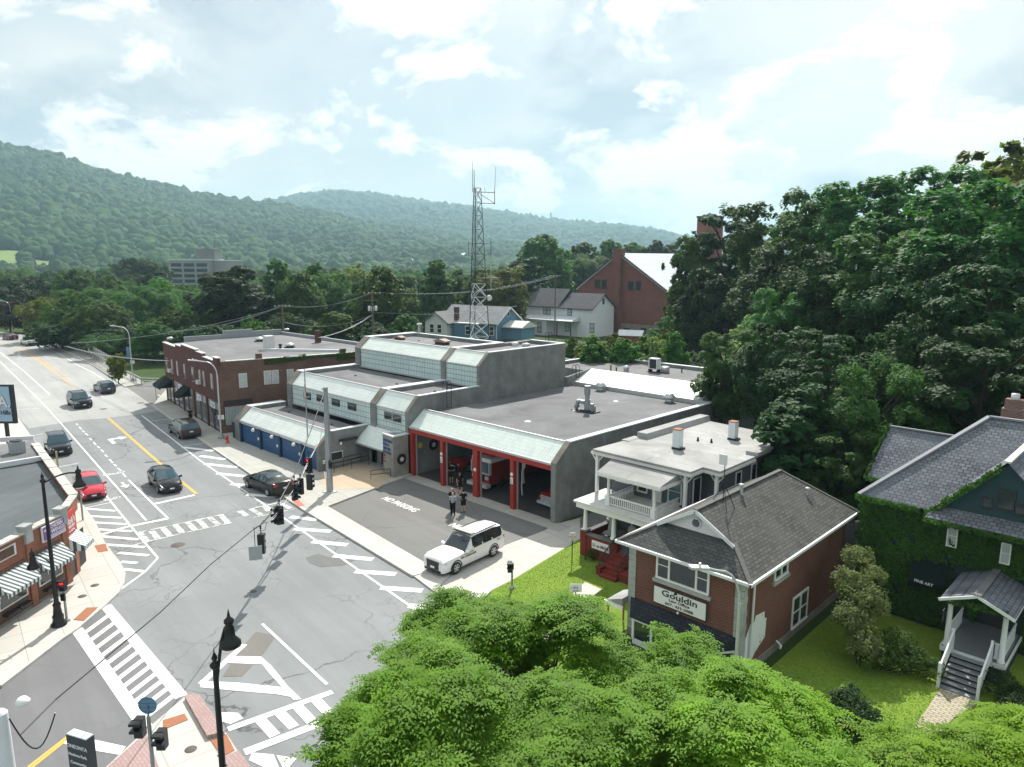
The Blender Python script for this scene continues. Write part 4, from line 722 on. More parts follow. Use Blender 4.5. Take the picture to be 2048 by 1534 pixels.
# bay window on the ground floor
bay = [(12.45, -8.72), (12.95, -9.35), (17.2, -9.35), (17.75, -8.72)]
W('bay_roof', MB().poly([(12.35, -8.71, 1.98), (17.85, -8.71, 1.98), (17.3, -9.5, 1.35), (12.85, -9.5, 1.35)][::-1]).poly([(12.35, -8.71, 1.98), (12.85, -9.5, 1.35), (12.35, -8.71, 1.36)][::-1]).poly([(17.85, -8.71, 1.98), (17.85, -8.71, 1.36), (17.3, -9.5, 1.35)][::-1]), shingle('shingle_bay', (.03, .036, .042), 'slopex', .34, .23, .4, .5, .022))
W('bay_frame', MB().prism([(12.4, -8.71), (12.92, -9.42), (17.25, -9.42), (17.82, -8.71)], 1.22, 1.34).prism(bay, 0, .3), M['trim'])
for a, b in ((bay[0], bay[1]), (bay[2], bay[3])): W('bay_pane', MB().poly([(a[0], a[1], .3), (b[0], b[1], .3), (b[0], b[1], 1.22), (a[0], a[1], 1.22)]), M['glass'])
W('bay_pane', MB().box(12.95, -9.35, .3, 17.2, -9.33, 1.22), M['glass'])
mu = MB()
for x in (12.98, 14.0, 15.05, 16.1, 17.17): mu.box(x-.06, -9.41, .3, x+.06, -9.352, 1.22)
W('bay_mullion', mu, M['trim'])
# east side windows, whitewashed patch, hood lamp
win(-5.7, -4.5, 3.72, 4.62, 18.05, .1, (-5.1,), True, None, 'glass', 'x', 1); W('sill', MB().box(18.04, -5.95, 3.45, 18.17, -4.25, 3.6), M['stone'])
win(-3.4, -1.8, .45, 1.9, 18.05, .1, (-2.6,), True, None, 'glass', 'x', 1)
n = NT('peeling_whitewash'); a_ = n.noise(3, 8, .7); MATS_ww = n.fin(n.mix(n.ramp(a_, [(.36, 0.), (.4, 1.)]), (.24, .08, .05), (.72, .76, .76)), .9, .2)
W('whitewashed_patch', MB().extr([(18.052, y, z) for y, z in ((-8.3, .2), (-8.3, 1.75), (-7.9, 2.35), (-7.5, 2.3), (-7.4, 2.55), (-6.55, 2.45), (-6.5, 2.1), (-6.3, 2.05), (-6.35, 1.15), (-7.3, .75), (-7.75, .35))], (.008, 0, 0)), MATS_ww)
W('downspout', MB().path([(18.1, -5.2, .5), (18.35, -5.2, .35), (18.4, -5.4, .3)], .05, 6), M['trim'])
W('side_hood', MB().extr([(11.2, -9.2, 1.55), (12.2, -9.2, 1.95), (12.2, -9.2, 1.6), (11.2, -9.2, 1.45)], (0, 1.5, 0)).box(11.15, -9.25, 1.38, 12.25, -9.18, 1.56, 1).tube((11.3, -9.1, 0), (11.3, -9.1, 1.45), .05, 6, 2).tube((11.3, -7.8, 0), (11.3, -7.8, 1.45), .05, 6, 2), [M['roof_pale'], M['white'], M['ada']])
def on_roof(px, py, xz=None):      # on the east slope of the law office
    d = Vector(ray(px, py)); C_ = Vector(CAM); nrm = Vector((.6, 0, 1)); p0 = Vector((15.1, 0, zr)); t = (p0-C_).dot(nrm)/d.dot(nrm); return tuple(C_+d*t)
for q, lb in (((1140+1522/4.446, 820+745/4.446), 'thick galvanised vent pipe on the law office ridge slope'), ((1528+340/3.933, 800+745/3.933), 'thin vent pipe near the rear hip of the law office roof')):
    p = on_roof(*q); roofthing('vent_pipe', lb, 'vent pipe', p, [('pipe', MB().tube((0, 0, -.1), (0, 0, .42 if 'thick' in lb else .3), .09 if 'thick' in lb else .045, 10), M['metal_l']), ('cap', MB().lathe([(.09, 0), (.13, .02), (.13, .1), (0, .12)], 10, (0, 0, .4 if 'thick' in lb else .28)), M['metal_l'])])
p = on_roof(1140+1255/4.446, 820+930/4.446)
roofthing('antenna_mast', 'thin black tripod mast with small square antenna on the law office roof', 'antenna', (15.35, -5.75, 6.62), [('tripod', MB().tube((0, 0, 1.05), (-.45, -.4, -.05), .018, 5).tube((0, 0, 1.05), (.4, .45, -.25), .018, 5).tube((0, 0, 1.05), (.45, -.45, -.25), .018, 5).tube((0, 0, 0), (0, 0, 2.2), .022, 6), M['black']), ('antenna', MB().box(-.3, -.02, 1.9, .1, .02, 2.4), M['trim'])])
# ================================================================ grey house with balcony (51)
GH = thing('grey_house', 'grey clapboard house with flat pale roof, white balcony and red brick porch', 'house', (7.6, .2, 0))
V = lambda nm, mb, mt, par=None: mb.build(nm, mt, par or GH, world=True)
V('wall', MB().prism([(4.5, .2), (10.2, .2), (10.2, 1.6), (11.35, 1.6), (11.35, 11.2), (4.5, 11.2)], -.05, 5.9), M['siding_g'])
rp = [(3.75, -.9), (10.8, -.95), (10.8, .4), (11.95, .3), (11.9, 4.75), (11.55, 4.85), (11.45, 10.9), (4.3, 11.6)]
V('roof', MB().prism(rp, 6.02, 6.2), M['roof_pale']); V('fascia', MB().prism([(x+(.08 if x > 7 else -.08), y+(-.08 if y < 5 else .08)) for x, y in rp], 5.9, 6.05), M['white_old'])
V('roof_rim', MB().extr([(3.72, 2.2, 6.2), (4.35, 2.2, 6.2), (4.25, 2.2, 6.25), (3.72, 2.2, 6.25)], (0, 1.5, .0)).extr([(4.0, 3.6, 6.2), (4.9, 3.6, 6.2), (4.75, 3.6, 6.58), (4.0, 3.6, 6.58)], (.05, 8.1, 0)), M['roof_pale'])
V('roof_rim', MB().extr([(11.2, 4.8, 6.2), (12.0, 4.8, 6.2), (12.0, 4.8, 6.42), (11.2, 4.8, 6.42)], (-.05, 6.9, 0)), M['roof_pale'])
for x, y in ((4.0, -.7), (10.35, -.7), (11.6, .6)):
    V('corner_post', MB().box(x-.09, y-.09, 3.3 if x < 11 else 0, x+.09, y+.09, 5.9), M['white']); br = MB()
    for sx, sy in ((1, 0), (0, 1), (-1, 0)): br.beam((x, y, 5.3), (x+sx*.45, y+sy*.45, 5.86), .05)
    V('bracket', br, M['trim'])
# porch
V('porch_base', MB().box(4.55, -2.98, 0, 4.98, -2.55, 1.62).box(4.98, -2.93, 0, 7.2, -2.68, 1.42).box(4.6, -2.55, 0, 4.85, .2, 1.42).box(7.0, -2.98, 0, 7.3, -2.5, 1.5), M['brick_red'])
V('porch_cap', MB().box(4.98, -2.98, 1.42, 7.25, -2.62, 1.5).box(4.52, -3.02, 1.62, 5.02, -2.52, 1.68).box(4.55, -2.5, 1.42, 4.9, .2, 1.5), M['roof2'])
V('porch_floor', MB().box(4.85, -2.68, .9, 10.9, .2, 1.0).box(7.3, -2.9, 0, 10.9, -2.7, .9), M['roof2'])
pc = MB(); prf = [(.2, 0), (.2, .07), (.14, .12), (.115, 1.15), (.15, 1.2), (.18, 1.3)]
for x, y in ((4.77, -2.77), (6.9, -2.77), (9.2, -2.77), (4.7, -.2)): V('porch_column', MB().lathe([(r, z*1.12) for r, z in prf], 12, (x, y, 1.62)), M['white'])
V('porch_roof', MB().prism([(4.0, -3.05), (10.9, -3.05), (10.9, .2), (4.0, .2)], 3.3, 3.42).prism([(4.9, -1.2), (4.5, .1), (6, .15), (6, -1.2)], 3.421, 3.43, 1), [M['white_old'], M['cloth_grey']]); V('porch_fascia', MB().prism([(4.15, -2.95), (10.8, -2.95), (10.8, .1), (4.15, .1)], 3.0, 3.3), M['white'])
sgn = V('sign_board', MB().box(5.45, -2.98, .72, 6.75, -2.935, 1.22), M['twhite']); text('lettering', '51 on MAIN', M['tblack'], GH, (6.1, -2.985, .85), (1, 0, 0), (0, 0, 1), .29, .006, 'CENTER', .8, True)
# balcony
V('balcony_base', MB().box(5.95, -2.62, 3.42, 9.65, .2, 3.5), M['white_old'])
for x in (6.2, 9.42):
    V('balcony_pier', MB().box(x-.16, -2.58, 3.42, x+.16, -2.26, 4.05), M['white']); V('balcony_column', MB().lathe([(.14, 0), (.1, .08), (.085, 1.0), (.12, 1.1), (.14, 1.16)], 12, (x, -2.42, 4.05)), M['white'])
bl = MB(); bl.box(6.36, -2.46, 4.02, 9.26, -2.38, 4.1).box(6.36, -2.45, 3.55, 9.26, -2.39, 3.61)
for k in range(20): x = 6.45+k*.145; bl.box(x-.022, -2.44, 3.61, x+.022, -2.4, 4.02)
V('balustrade', bl, M['white'])
for x in (6.2, 9.42):
    b2 = MB().box(x-.04, -2.26, 4.02, x+.04, .2, 4.1).box(x-.05, -2.26, 3.5, x+.05, .2, 3.78)
    for k in range(16): y = -2.18+k*.15; b2.box(x-.02, y-.02, 3.78, x+.02, y+.02, 4.02)
    V('balustrade', b2, M['white'])
V('balcony_roof', MB().poly([(5.55, -2.72, 5.5), (9.95, -2.72, 5.5), (9.95, -.3, 5.97), (5.2, -.3, 5.97)]).poly([(9.95, -2.72, 5.3), (9.95, -.3, 5.3), (9.95, -.3, 5.97), (9.95, -2.72, 5.5)]).poly([(5.55, -2.72, 5.3), (5.55, -2.72, 5.5), (5.2, -.3, 5.97), (5.2, -.3, 5.3)]), M['roof_pale'])
V('balcony_fascia', MB().box(5.55, -2.74, 5.28, 9.97, -2.66, 5.49).box(9.93, -2.66, 5.28, 10.0, -.3, 5.46).box(5.6, -2.6, 5.2, 9.9, -.3, 5.28), M['white'])
GHW = dict(par=GH); win(6.55, 7.15, 3.9, 5.1, .2, .08, (), True, GH, 'glass'); V('door', MB().box(7.6, .12, 3.5, 8.25, .2, 5.05), M['white']); V('door_pane', MB().box(7.72, .1, 4.3, 8.13, .118, 4.9), M['glass_b'])
win(8.75, 9.55, 3.75, 5.05, .2, .08, (), True, GH, 'glass_b'); win(4.9, 5.8, 4.2, 5.2, .2, .08, (), True, GH, 'glass'); win(6.2, 7.1, 1.3, 2.6, .2, .08, (), True, GH); win(8.6, 9.4, 1.3, 2.6, .2, .08, (), True, GH); V('door', MB().box(7.5, .12, 1.0, 8.2, .2, 2.7), M['white_old'])
win(.45, 1.2, 3.7, 5.3, 10.2, .08, (), False, GH, 'glass', 'x', 1)
for y0, y1, z0, z1 in ((3.4, 4.0, 4.3, 5.3), (5.4, 6.0, 3.9, 5.4), (7.3, 8.0, 4.4, 5.4), (9.5, 10.0, 4.0, 5.4), (10.2, 10.7, 4.0, 5.4)): win(y0, y1, z0, z1, 11.35, .07, (), False, GH, 'glass', 'x', 1)
# steps
stp = MB()
for k in range(6): stp.box(7.33, -2.98-.29*(k+1), 0, 8.5, -2.98-.29*k, 1.0-(k+.5)*1.0/6.2+0)
stp = MB()
for k in range(6): stp.box(7.33, -2.95-.29*(k+1), 0, 8.5, -2.95-.29*k, .96-k*.155)
V('steps', stp, M['brick_red']); V('step_cheek', MB().box(7.03, -4.55, 0, 7.32, -2.98, .45).box(6.99, -4.6, .44, 7.36, -4.1, .53), M['brick_red']); V('step_cheek', MB().box(8.52, -4.4, 0, 9.3, -2.98, .4).box(8.5, -4.42, .39, 9.35, -2.98, .48), M['brick_red'])
for x in (7.18, 8.5):
    r_ = MB().tube((x, -2.9, 1.85), (x, -4.5, .95), .035, 6).tube((x, -4.5, .95), (x, -4.5, .1), .03, 6).tube((x, -2.9, 1.85), (x, -2.9, 1), .03, 6).tube((x, -2.95, 1.2), (x, -4.45, .3), .02, 5)
    for k in range(12): y = -3.0-k*.125; r_.tube((x, y, 1.17+(y+2.95)*.6), (x, y, 1.82+(y+2.9)*.56), .012, 4)
    V('handrail', r_, M['dark'])
for q, h, lb in (((955, 345), 1.15, 'square grey metal clad chimney in the middle of the pale flat roof'), ((1448, 262), 1.1, 'square grey metal clad chimney at the back of the pale flat roof')):
    p = G(1140+q[0]/4.446, 820+q[1]/4.446, 6.2); roofthing('chimney', lb, 'chimney', p, [('stack', MB().box(-.24, -.24, .12, .24, .24, h+.1), M['coping']), ('base', MB().box(-.27, -.27, 0, .4, .27, .13), M['black']), ('rim', MB().box(-.26, -.26, h+.1, .26, .26, h+.16), M['ada'])])
for q, lb in (((1137, 275), 'left one of two small black vent stubs on the pale flat roof'), ((1257, 290), 'right one of two small black vent stubs on the pale flat roof')):
    roofthing('vent_pipe', lb, 'vent pipe', G(1140+q[0]/4.446, 820+q[1]/4.446, 6.2), [('pipe', MB().lathe([(.1, 0), (.06, .15), (.05, .26), (0, .27)], 8), M['black'])])
for x, lb in ((5.75, 'pale high backed chair near the corner column of the red brick porch'), (7.2, 'pale high backed chair right of the middle porch column')):
    roofthing('porch_chair', lb, 'chair', (x, -1.6, 1.0), [('seat', MB().box(-.3, -.3, .3, .3, .25, .42), M['stone']), ('backrest', MB().extr([(-.3, .2, .42), (.3, .2, .42), (.26, .3, 1.0), (.1, .32, 1.1), (-.1, .32, 1.1), (-.26, .3, 1.0)], (0, .1, 0)), M['stone']), ('leg', MB().box(-.28, -.28, 0, -.22, -.22, .3), M['dark']), ('leg', MB().box(.22, -.28, 0, .28, -.22, .3), M['dark']), ('leg', MB().box(-.28, .18, 0, -.22, .24, .3), M['dark']), ('leg', MB().box(.22, .18, 0, .28, .24, .3), M['dark'])])
# ================================================================ ivy clad house on the right
IV = thing('ivy_house', 'dark ivy clad house with fish scale slate roofs, teal gable and white porch', 'house', (22, 4, 0))
I = lambda nm, mb, mt, par=None: mb.build(nm, mt, par or IV, world=True)
I('wall', MB().box(19.0, 2.4, -.05, 29, 12, 6.0).box(18.75, 4.5, -.05, 19.0, 9.5, 6.5), M['siding_d'])
eL, eR, rL, rR = (18.8, 2.2, 6.0), (23.6, 2.2, 6.0), (23.2, 7.2, 10), (24.6, 7.0, 10.0)
I('roof', MB().poly([eL, (23.2, 2.2, 6.0), (28, 2.2, 6.0), (28.5, 6.5, 9.6), rR, rL][:1]+[(28, 2.2, 6.0), (28.5, 7.1, 10), rL]), M['slate_x'])
I('roof', MB().poly([eL, rL, (23.2, 9.5, 8.2), (18.8, 12, 6)][::-1]), M['slate_y'])
I('roof', MB().poly([(18.5, 4.1, 6.5), (23.0, 4.1, 6.5), (23.0, 7.0, 8.8), (18.6, 7.0, 8.8)]).poly([(18.6, 7.0, 8.8), (23, 7, 8.8), (23, 9.8, 6.5), (18.5, 9.8, 6.5)]), M['slate_x'])
I('wall', MB().poly([(18.75, 4.3, 6.4), (18.75, 7, 8.7), (18.75, 9.6, 6.4)][::-1]), M['siding_d'])
I('ridge_cap', MB().beam((18.8, 2.2, 6.04), (23.2, 7.2, 10.05), .26, .1).beam((23.2, 7.2, 10.05), (28, 7.1, 10.05), .24, .1).beam((18.6, 7, 8.84), (22.0, 6.9, 8.84), .16, .07), plain('ridge_slate', (.20, .215, .24), .7, .15, 4))
gpk = ON(2017.8, 923.5, 1, 1.75); gx, gz = gpk[0], gpk[2]
I('gable', MB().poly([(22.3, 1.75, 6.2), (gx+(gx-22.3), 1.75, 6.2), (gx, 1.75, gz-.1)]), plain('teal_boards', (.022, .055, .07), .7, .2, 3))
I('roof', MB().poly([(22.1, 1.5, 6.1), (gx, 1.5, gz), (gx, 6.5, gz), (22.1, 3.0, 6.1)][::-1]), M['slate_y'])
I('roof', MB().poly([(gx, 1.5, gz), (2*gx-22.1, 1.5, 6.1), (2*gx-22.1, 6, 6.1), (gx, 6.5, gz)][::-1]), M['slate_y'])
I('ridge_cap', MB().beam((gx, 1.48, gz+.03), (gx, 6.4, gz+.03), .26, .09), M['trim'])
I('skirt_roof', MB().poly([(22.4, 1.74, 6.45), (22.2, 1.0, 6.0), (29, 1.0, 6.0), (29, 1.74, 6.45)]), M['slate_x'])
def ipx(x, y): return ZI(1640, 780, 4.949)(x, y)
for x0, y0, x1, y1 in ((1765, 985, 1915, 1205), (1610, 1065, 1695, 1180), (1930, 1140, 2019, 1250)):
    a = ON(*ipx(x0, y0), 1, 1.75); b = ON(*ipx(x1, y1), 1, 1.75); win(a[0]+.05, b[0]-.02, min(a[2], b[2])+.05, max(a[2], b[2]), 1.75, .06, (), x0 == 1765, IV, 'glass', 'y', -1, 'dark')
for a, b, c_, d_ in ((23.0, 23.35, 4.5, 5.5), (25.2, 25.5, 4.3, 5.2)): win(a, b, c_, d_, 2.15, .05, (), True, IV, 'glass_c')
I('chimney', MB().box(23.3, 9.3, 8.5, 24.3, 10.1, 10.2).box(23.4, 9.4, 10.2, 24.2, 10.0, 10.7), M['brick_chim']); I('chimney_cap', MB().lathe([(.2, 0), (.2, .3), (.0, .3)], 10, (23.8, 9.7, 10.7)), M['metal_l'])
aw = [ON(*ZI(1780, 1060, 4.261)(x, y), 1, 1.4) for x, y in ((150, 300), (470, 370), (400, 510), (200, 440))]
I('shop_awning', MB().poly([(aw[0][0], 2.3, aw[0][2]+.1), (aw[0][0]+.1, 1.3, aw[0][2]-.75), (aw[1][0]+.1, 1.3, aw[1][2]-.55), (aw[1][0], 2.3, aw[1][2]+.25)]).poly([(aw[0][0]+.1, 1.3, aw[0][2]-.75), (aw[0][0]+.1, 1.3, aw[0][2]-1.0), (aw[1][0]+.1, 1.3, aw[1][2]-.8), (aw[1][0]+.1, 1.3, aw[1][2]-.55)]), M['awn_dark'])
a = ON(1780+205/4.261, 1060+430/4.261, 1, 1.28); text('lettering', 'FINE ART', M['twhite'], IV, (a[0], 1.27, a[2]-.03), (1, 0, -.04), (0, 0, 1), .2, .004, 'LEFT', 1.0, True)
# porch with gabled roof and steps
PX0, PX1 = 24.05, 26.15
I('porch_deck', MB().box(PX0-.15, -1.25, .85, PX1+.15, 2.3, 1.0), M['metal']); I('porch_skirt', MB().box(PX0-.17, -1.3, .80, PX1+.17, -1.22, 1.0).box(PX1+.1, -1.22, .80, PX1+.2, 2.2, 1.0).box(PX0-.2, -1.22, .8, PX0-.1, 2.2, 1.0), M['trim']); I('porch_wall', MB().box(PX0-.1, -1.2, 0, PX1+.1, 2.2, .8), M['siding_d'])
for x in (PX0+.02, PX1-.02): I('porch_column', MB().lathe([(.16, 0), (.16, .06), (.12, .1), (.10, 2.1), (.13, 2.15), (.13, 2.2)], 12, (x, -1.05, 1.0)), M['trim'])
zp = 3.25; pk = 3.85; xm = (PX0+PX1)/2
I('porch_roof', MB().poly([(PX0-.35, -1.5, zp), (xm, -1.5, pk), (xm, 2.3, pk), (PX0-.35, 2.3, zp)][::-1]).poly([(xm, -1.5, pk), (PX1+.35, -1.5, zp), (PX1+.35, 2.3, zp), (xm, 2.3, pk)][::-1]), M['slate_y']); I('ridge_cap', MB().beam((xm, -1.52, pk+.03), (xm, 2.3, pk+.03), .3, .06), M['roof2'])
I('bargeboard', MB().beam((PX0-.37, -1.52, zp-.03), (xm, -1.52, pk-.03), .06, .12).beam((PX1+.37, -1.52, zp-.03), (xm, -1.52, pk-.03), .06, .12).box(PX1+.3, -1.5, zp-.1, PX1+.36, 2.2, zp-.02), M['trim'])
I('door', MB().box(24.5, 2.3, 1.0, 25.6, 2.36, 3.0), M['dark'])
st = MB()
for k in range(7): st.box(24.4, -1.3-.27*(k+1), .88-k*.13-.05, 25.75, -1.3-.27*k+.03, .88-k*.13)
I('steps', st, M['metal']); I('step_riser', MB().extr([(24.42, -1.3, .0), (24.42, -1.3, .8), (24.42, -3.15, .0)], (1.3, 0, 0)), M['dark'])
for x in (24.35, 25.8):
    r_ = MB().beam((x, -1.35, 1.85), (x, -3.15, 1.0), .07, .08).beam((x, -1.35, 1.15), (x, -3.15, .3), .05, .06).box(x-.06, -3.22, 0, x+.06, -3.1, 1.15).box(x-.05, -1.38, 1, x+.05, -1.28, 2.0)
    for k in range(15): y = -1.42-k*.115; r_.box(x-.02, y-.02, 1.15+(y+1.35)*.472, x+.02, y+.02, 1.85+(y+1.35)*.472)
    I('stair_rail', r_, M['trim'])
for x0, x1 in ((PX0+.12, 24.3), (25.85, PX1-.12)): I('porch_rail', MB().box(x0, -1.1, 1.75, x1, -1.02, 1.82).box(x0, -1.1, 1.1, x1, -1.02, 1.15).box((x0+x1)/2-.02, -1.08, 1.15, (x0+x1)/2+.02, -1.04, 1.75).box((x0*3+x1)/4-.02, -1.08, 1.15, (x0*3+x1)/4+.02, -1.04, 1.75).box((x0+x1*3)/4-.02, -1.08, 1.15, (x0+x1*3)/4+.02, -1.04, 1.75), M['trim'])
for x in (PX0, PX1): 
    r_ = MB().box(x-.03, -.9, 1.75, x+.03, 1.6, 1.83).box(x-.03, -.9, 1.08, x+.03, 1.6, 1.14)
    for k in range(18): y = -.85+k*.14; r_.box(x-.02, y-.02, 1.14, x+.02, y+.02, 1.75)
    I('porch_rail', r_, M['trim'])
I('hanging_sign', MB().box(23.82, -1.3, 2.1, 23.86, -.95, 2.65).tube((23.84, -1.12, 2.65), (23.84, -1.12, 2.95), .01, 4), M['tblack'])
# ================================================================ dark brick commercial block across the side street
b0 = G(445, 869.5); b1 = G(335.6, 800.6); ROTB = math.atan2(b0[1]-b1[1], b0[0]-b1[0])
BB = thing('brick_block', 'two storey dark brick corner block with stepped parapet and shop windows', 'commercial building', (b0[0], b0[1], 0), ROTB)
L = lambda nm, mb, mt, par=None: mb.build(nm, mt, par or BB)
def lwin(x0, x1, z0, z1, ax='f', glass='glass', frame='dark', rail=True):
    f = MB(); g_ = MB()
    if ax == 'f': f.box(x0-.09, -.10, z0-.09, x1+.09, -.02, z1+.09); g_.box(x0, -.12, z0, x1, -.102, z1); rl = MB().box(x0, -.14, (z0+z1)/2-.025, x1, -.122, (z0+z1)/2+.025)
    else:
        # along the leaning side wall
        c, s_ = .0894, .996; P = lambda s, o, z: (c*s+s_*o, s_*s-c*o, z)
        def bx(mb, s0, s1, z0, z1, o0, o1): mb.add([P(s0,o0,z0),P(s1,o0,z0),P(s1,o1,z0),P(s0,o1,z0),P(s0,o0,z1),P(s1,o0,z1),P(s1,o1,z1),P(s0,o1,z1)], [(0,1,2,3),(7,6,5,4),(4,5,1,0),(5,6,2,1),(6,7,3,2),(7,4,0,3)])
        bx(f, x0-.08, x1+.08, z0-.08, z1+.08, -.02, .03); bx(g_, x0, x1, z0, z1, .03, .05); rl = MB(); bx(rl, x0, x1, (z0+z1)/2-.025, (z0+z1)/2+.025, .05, .065)
    w = L('window', f, M[frame]); o = g_.build('pane', M[glass], w)
    if rail: rl.build('meeting_rail', M[frame], w)
    return w
poly = [(-23.3, 0), (0, 0), (1.38, 15.35), (1.7, 19.3), (-6.5, 19.4), (-14, 18.4), (-26, 16.5), (-25.5, 8)]
L('wall', MB().prism(poly, -.05, 7.2), M['brick_dark'])
L('roof', MB().prism([(-23.0, .35), (-.35, .35), (1.0, 15.2), (1.3, 19), (-6.5, 19.0), (-14, 18.0), (-25.6, 16.2), (-25.2, 8)], 7.2, 7.34), M['roof2'])
# facade skin + stepped parapet (s measured leftwards)
fac = MB(); fac.box(-23.3, -.06, 3.35, 0.02, -.002, 7.2)
for s0, s1, zt in ((0, .5, 7.95), (.5, 1.45, 8.0), (1.45, 5.3, 7.62), (5.3, 7.85, 7.95), (7.85, 14.4, 8.12), (14.4, 17.1, 7.85), (17.1, 23.3, 7.55)):
    fac.box(-s1+.002, -.06, 7.2, -s0, .28, zt)
L('facade', fac, M['brick_facade'])
cp = MB()
for s0, s1, zt in ((0, 1.5, 8.0), (1.5, 5.35, 7.62), (5.3, 7.9, 7.95), (7.85, 14.45, 8.12), (14.4, 17.15, 7.85), (17.1, 23.4, 7.55)):
    n_ = int((s1-s0)/.6)+1
    for k in range(n_): a_, c_ = s0+(s1-s0)*k/n_, s0+(s1-s0)*(k+1)/n_-.03; cp.box(-c_, -.12, zt, -a_, .34, zt+.07+.01*(k % 2))
L('parapet_coping', cp, M['white_old'])
c, s_ = .0894, .996; SP = lambda s, o, z: (c*s+s_*o, s_*s-c*o, z)
def sbox(mb, s0, s1, z0, z1, o0, o1, mi=0): return mb.add([SP(s0,o0,z0),SP(s1,o0,z0),SP(s1,o1,z0),SP(s0,o1,z0),SP(s0,o0,z1),SP(s1,o0,z1),SP(s1,o1,z1),SP(s0,o1,z1)], [(0,1,2,3),(7,6,5,4),(4,5,1,0),(5,6,2,1),(6,7,3,2),(7,4,0,3)], mi)
pw_ = MB(); sbox(pw_, .3, 19.3, 7.2, 7.62, -.3, 0); sbox(pw_, 3.85, 4.45, 7.62, 8.2, -.4, .02); sbox(pw_, 13.0, 13.55, 7.62, 8.1, -.4, .02); L('side_parapet', pw_, M['brick_dark'])
cp = MB(); 
for k in range(30): sbox(cp, .8+k*.6, .8+k*.6+.57, 7.62, 7.69, -.34, .05)
L('parapet_coping', cp, M['white_old'])
rp_ = MB()
for a_, b_, h in (((-25.4, 3), (-25.4, 8), 7.9), ((-25.4, 8), (-25.7, 12), 8.4), ((-25.7, 12), (-26, 16.3), 8.1), ((-26, 16.3), (-14, 18.3), 7.75), ((-14, 18.3), (-6.5, 19.3), 7.7), ((-6.5, 19.3), (1.7, 19.2), 7.65)):
    rp_.beam((a_[0], a_[1], (7.1+h)/2), (b_[0], b_[1], (7.1+h)/2), .3, h-7.1)
L('rear_parapet', rp_, M['metal'])
L('roof_divider', MB().beam((-9, 7.6, 7.45), (-2, 15, 7.45), .4, .3), M['coping'])
L('chimney', MB().box(-10.2, 8.2, 7.3, -9.0, 9.2, 9.0), M['white_old']); L('chimney', MB().box(-13.3, 16.0, 7.3, -12.6, 16.6, 8.9), M['brick_facade'])
for s0, s1, z0, z1 in ((1.95, 2.6, 4.6, 6.05), (4.95, 5.55, 4.5, 5.95), (6.55, 7.1, 4.5, 5.95), (9.4, 10.1, 4.4, 5.88), (13.0, 13.6, 4.3, 5.82), (16.4, 16.95, 4.2, 5.8), (18.9, 19.5, 4.1, 5.72), (21.7, 22.3, 4.0, 5.62)): w = lwin(-s1, -s0, z0, z1, 'f', 'glass', 'stone')
for s0, s1, z0, z1 in ((2.05, 2.72, 4.85, 6.2), (4.6, 5.2, 4.95, 6.27), (5.42, 6.0, 4.95, 6.27), (7.02, 7.6, 4.95, 6.24), (9.9, 10.5, 4.95, 6.2), (11.6, 12.2, 4.95, 6.2), (13.3, 13.9, 4.95, 6.2)): lwin(s0, s1, z0, z1, 's', 'glass_c', 'white_old')
sb_ = MB(); sbox(sb_, .3, 3.2, 2.98, 3.55, 0, .03); L('transom', sb_, M['dark']); sb_ = MB(); sbox(sb_, .25, 3.3, 2.9, 3.0, 0, .1); L('transom_rail', sb_, M['brick_red'])
cu2 = MB()
for k in range(18): sbox(cu2, .4+k*.15, .4+k*.15+.11, .95, 2.88, .02, .05+.03*(k % 2))
L('curtain', cu2, M['glass_c']); sb_ = MB(); sbox(sb_, .3, 3.25, .9, 2.9, 0, .02); L('shop_window', sb_, M['glass'])
for s0, s1 in ((.6, 4.1), (5.3, 9.2), (10.6, 14.2), (15.3, 19), (19.8, 22.8)):
    f = L('shop_front', MB().box(-s1, -.05, .35, -s0, .0, 3.2), M['metal']); MB().box(-s1+.12, -.08, .75, -(s0+s1)/2-.3, -.055, 2.5).box(-(s0+s1)/2+.35, -.08, .75, -s0-.12, -.055, 2.5).build('pane', M['glass'], f); MB().box(-(s0+s1)/2-.28, -.08, .2, -(s0+s1)/2+.32, -.055, 2.45).build('door', M['dark'], f)
for s0 in (.2, 4.7, 9.9, 14.7, 19.4, 23.0): L('pier', MB().box(-s0-.2, -.12, -.05, -s0+.2, .0, 3.35), M['brick_facade'])
for s0, lb in ((2.1, 0), (7.3, 0), (15.5, 0)):
    sg = L('shop_sign', MB().prism([(-s0-.8, -.2), (-s0+.7, -.2), (-s0+.7, -.13), (-s0-.8, -.13)], 2.55, 3.15), M['twhite'])
    for k in range(3): MB().box(-s0-.55+.1*k, -.22, 2.95-k*.15, -s0+.5-.08*k, -.205, 3.02-k*.15).build('lettering', M['purple'], sg)
def awning(x0, x1, zt, zb, d): return MB().poly([(x0, -.05, zt), (x1, -.05, zt), (x1, -d, zb), (x0, -d, zb)][::-1]).poly([(x0, -.05, zt), (x0, -d, zb), (x0, -.05, zb)]).poly([(x1, -.05, zt), (x1, -.05, zb), (x1, -d, zb)]).poly([(x0, -d, zb), (x1, -d, zb), (x1, -d, zb-.2), (x0, -d, zb-.2)][::-1])
L('awning', awning(-14.4, -11.6, 3.35, 2.3, 1.3), M['awn_dark']); L('awning', awning(-24.3, -19.8, 3.2, 2.2, 1.5), M['awn_dark'])
for s0, z in ((19.7, 4.35), (6.9, 4.65)): ac = L('window_air_conditioner', MB().box(-s0-.35, -.45, z-.2, -s0+.35, -.03, z+.22), M['white_old'])
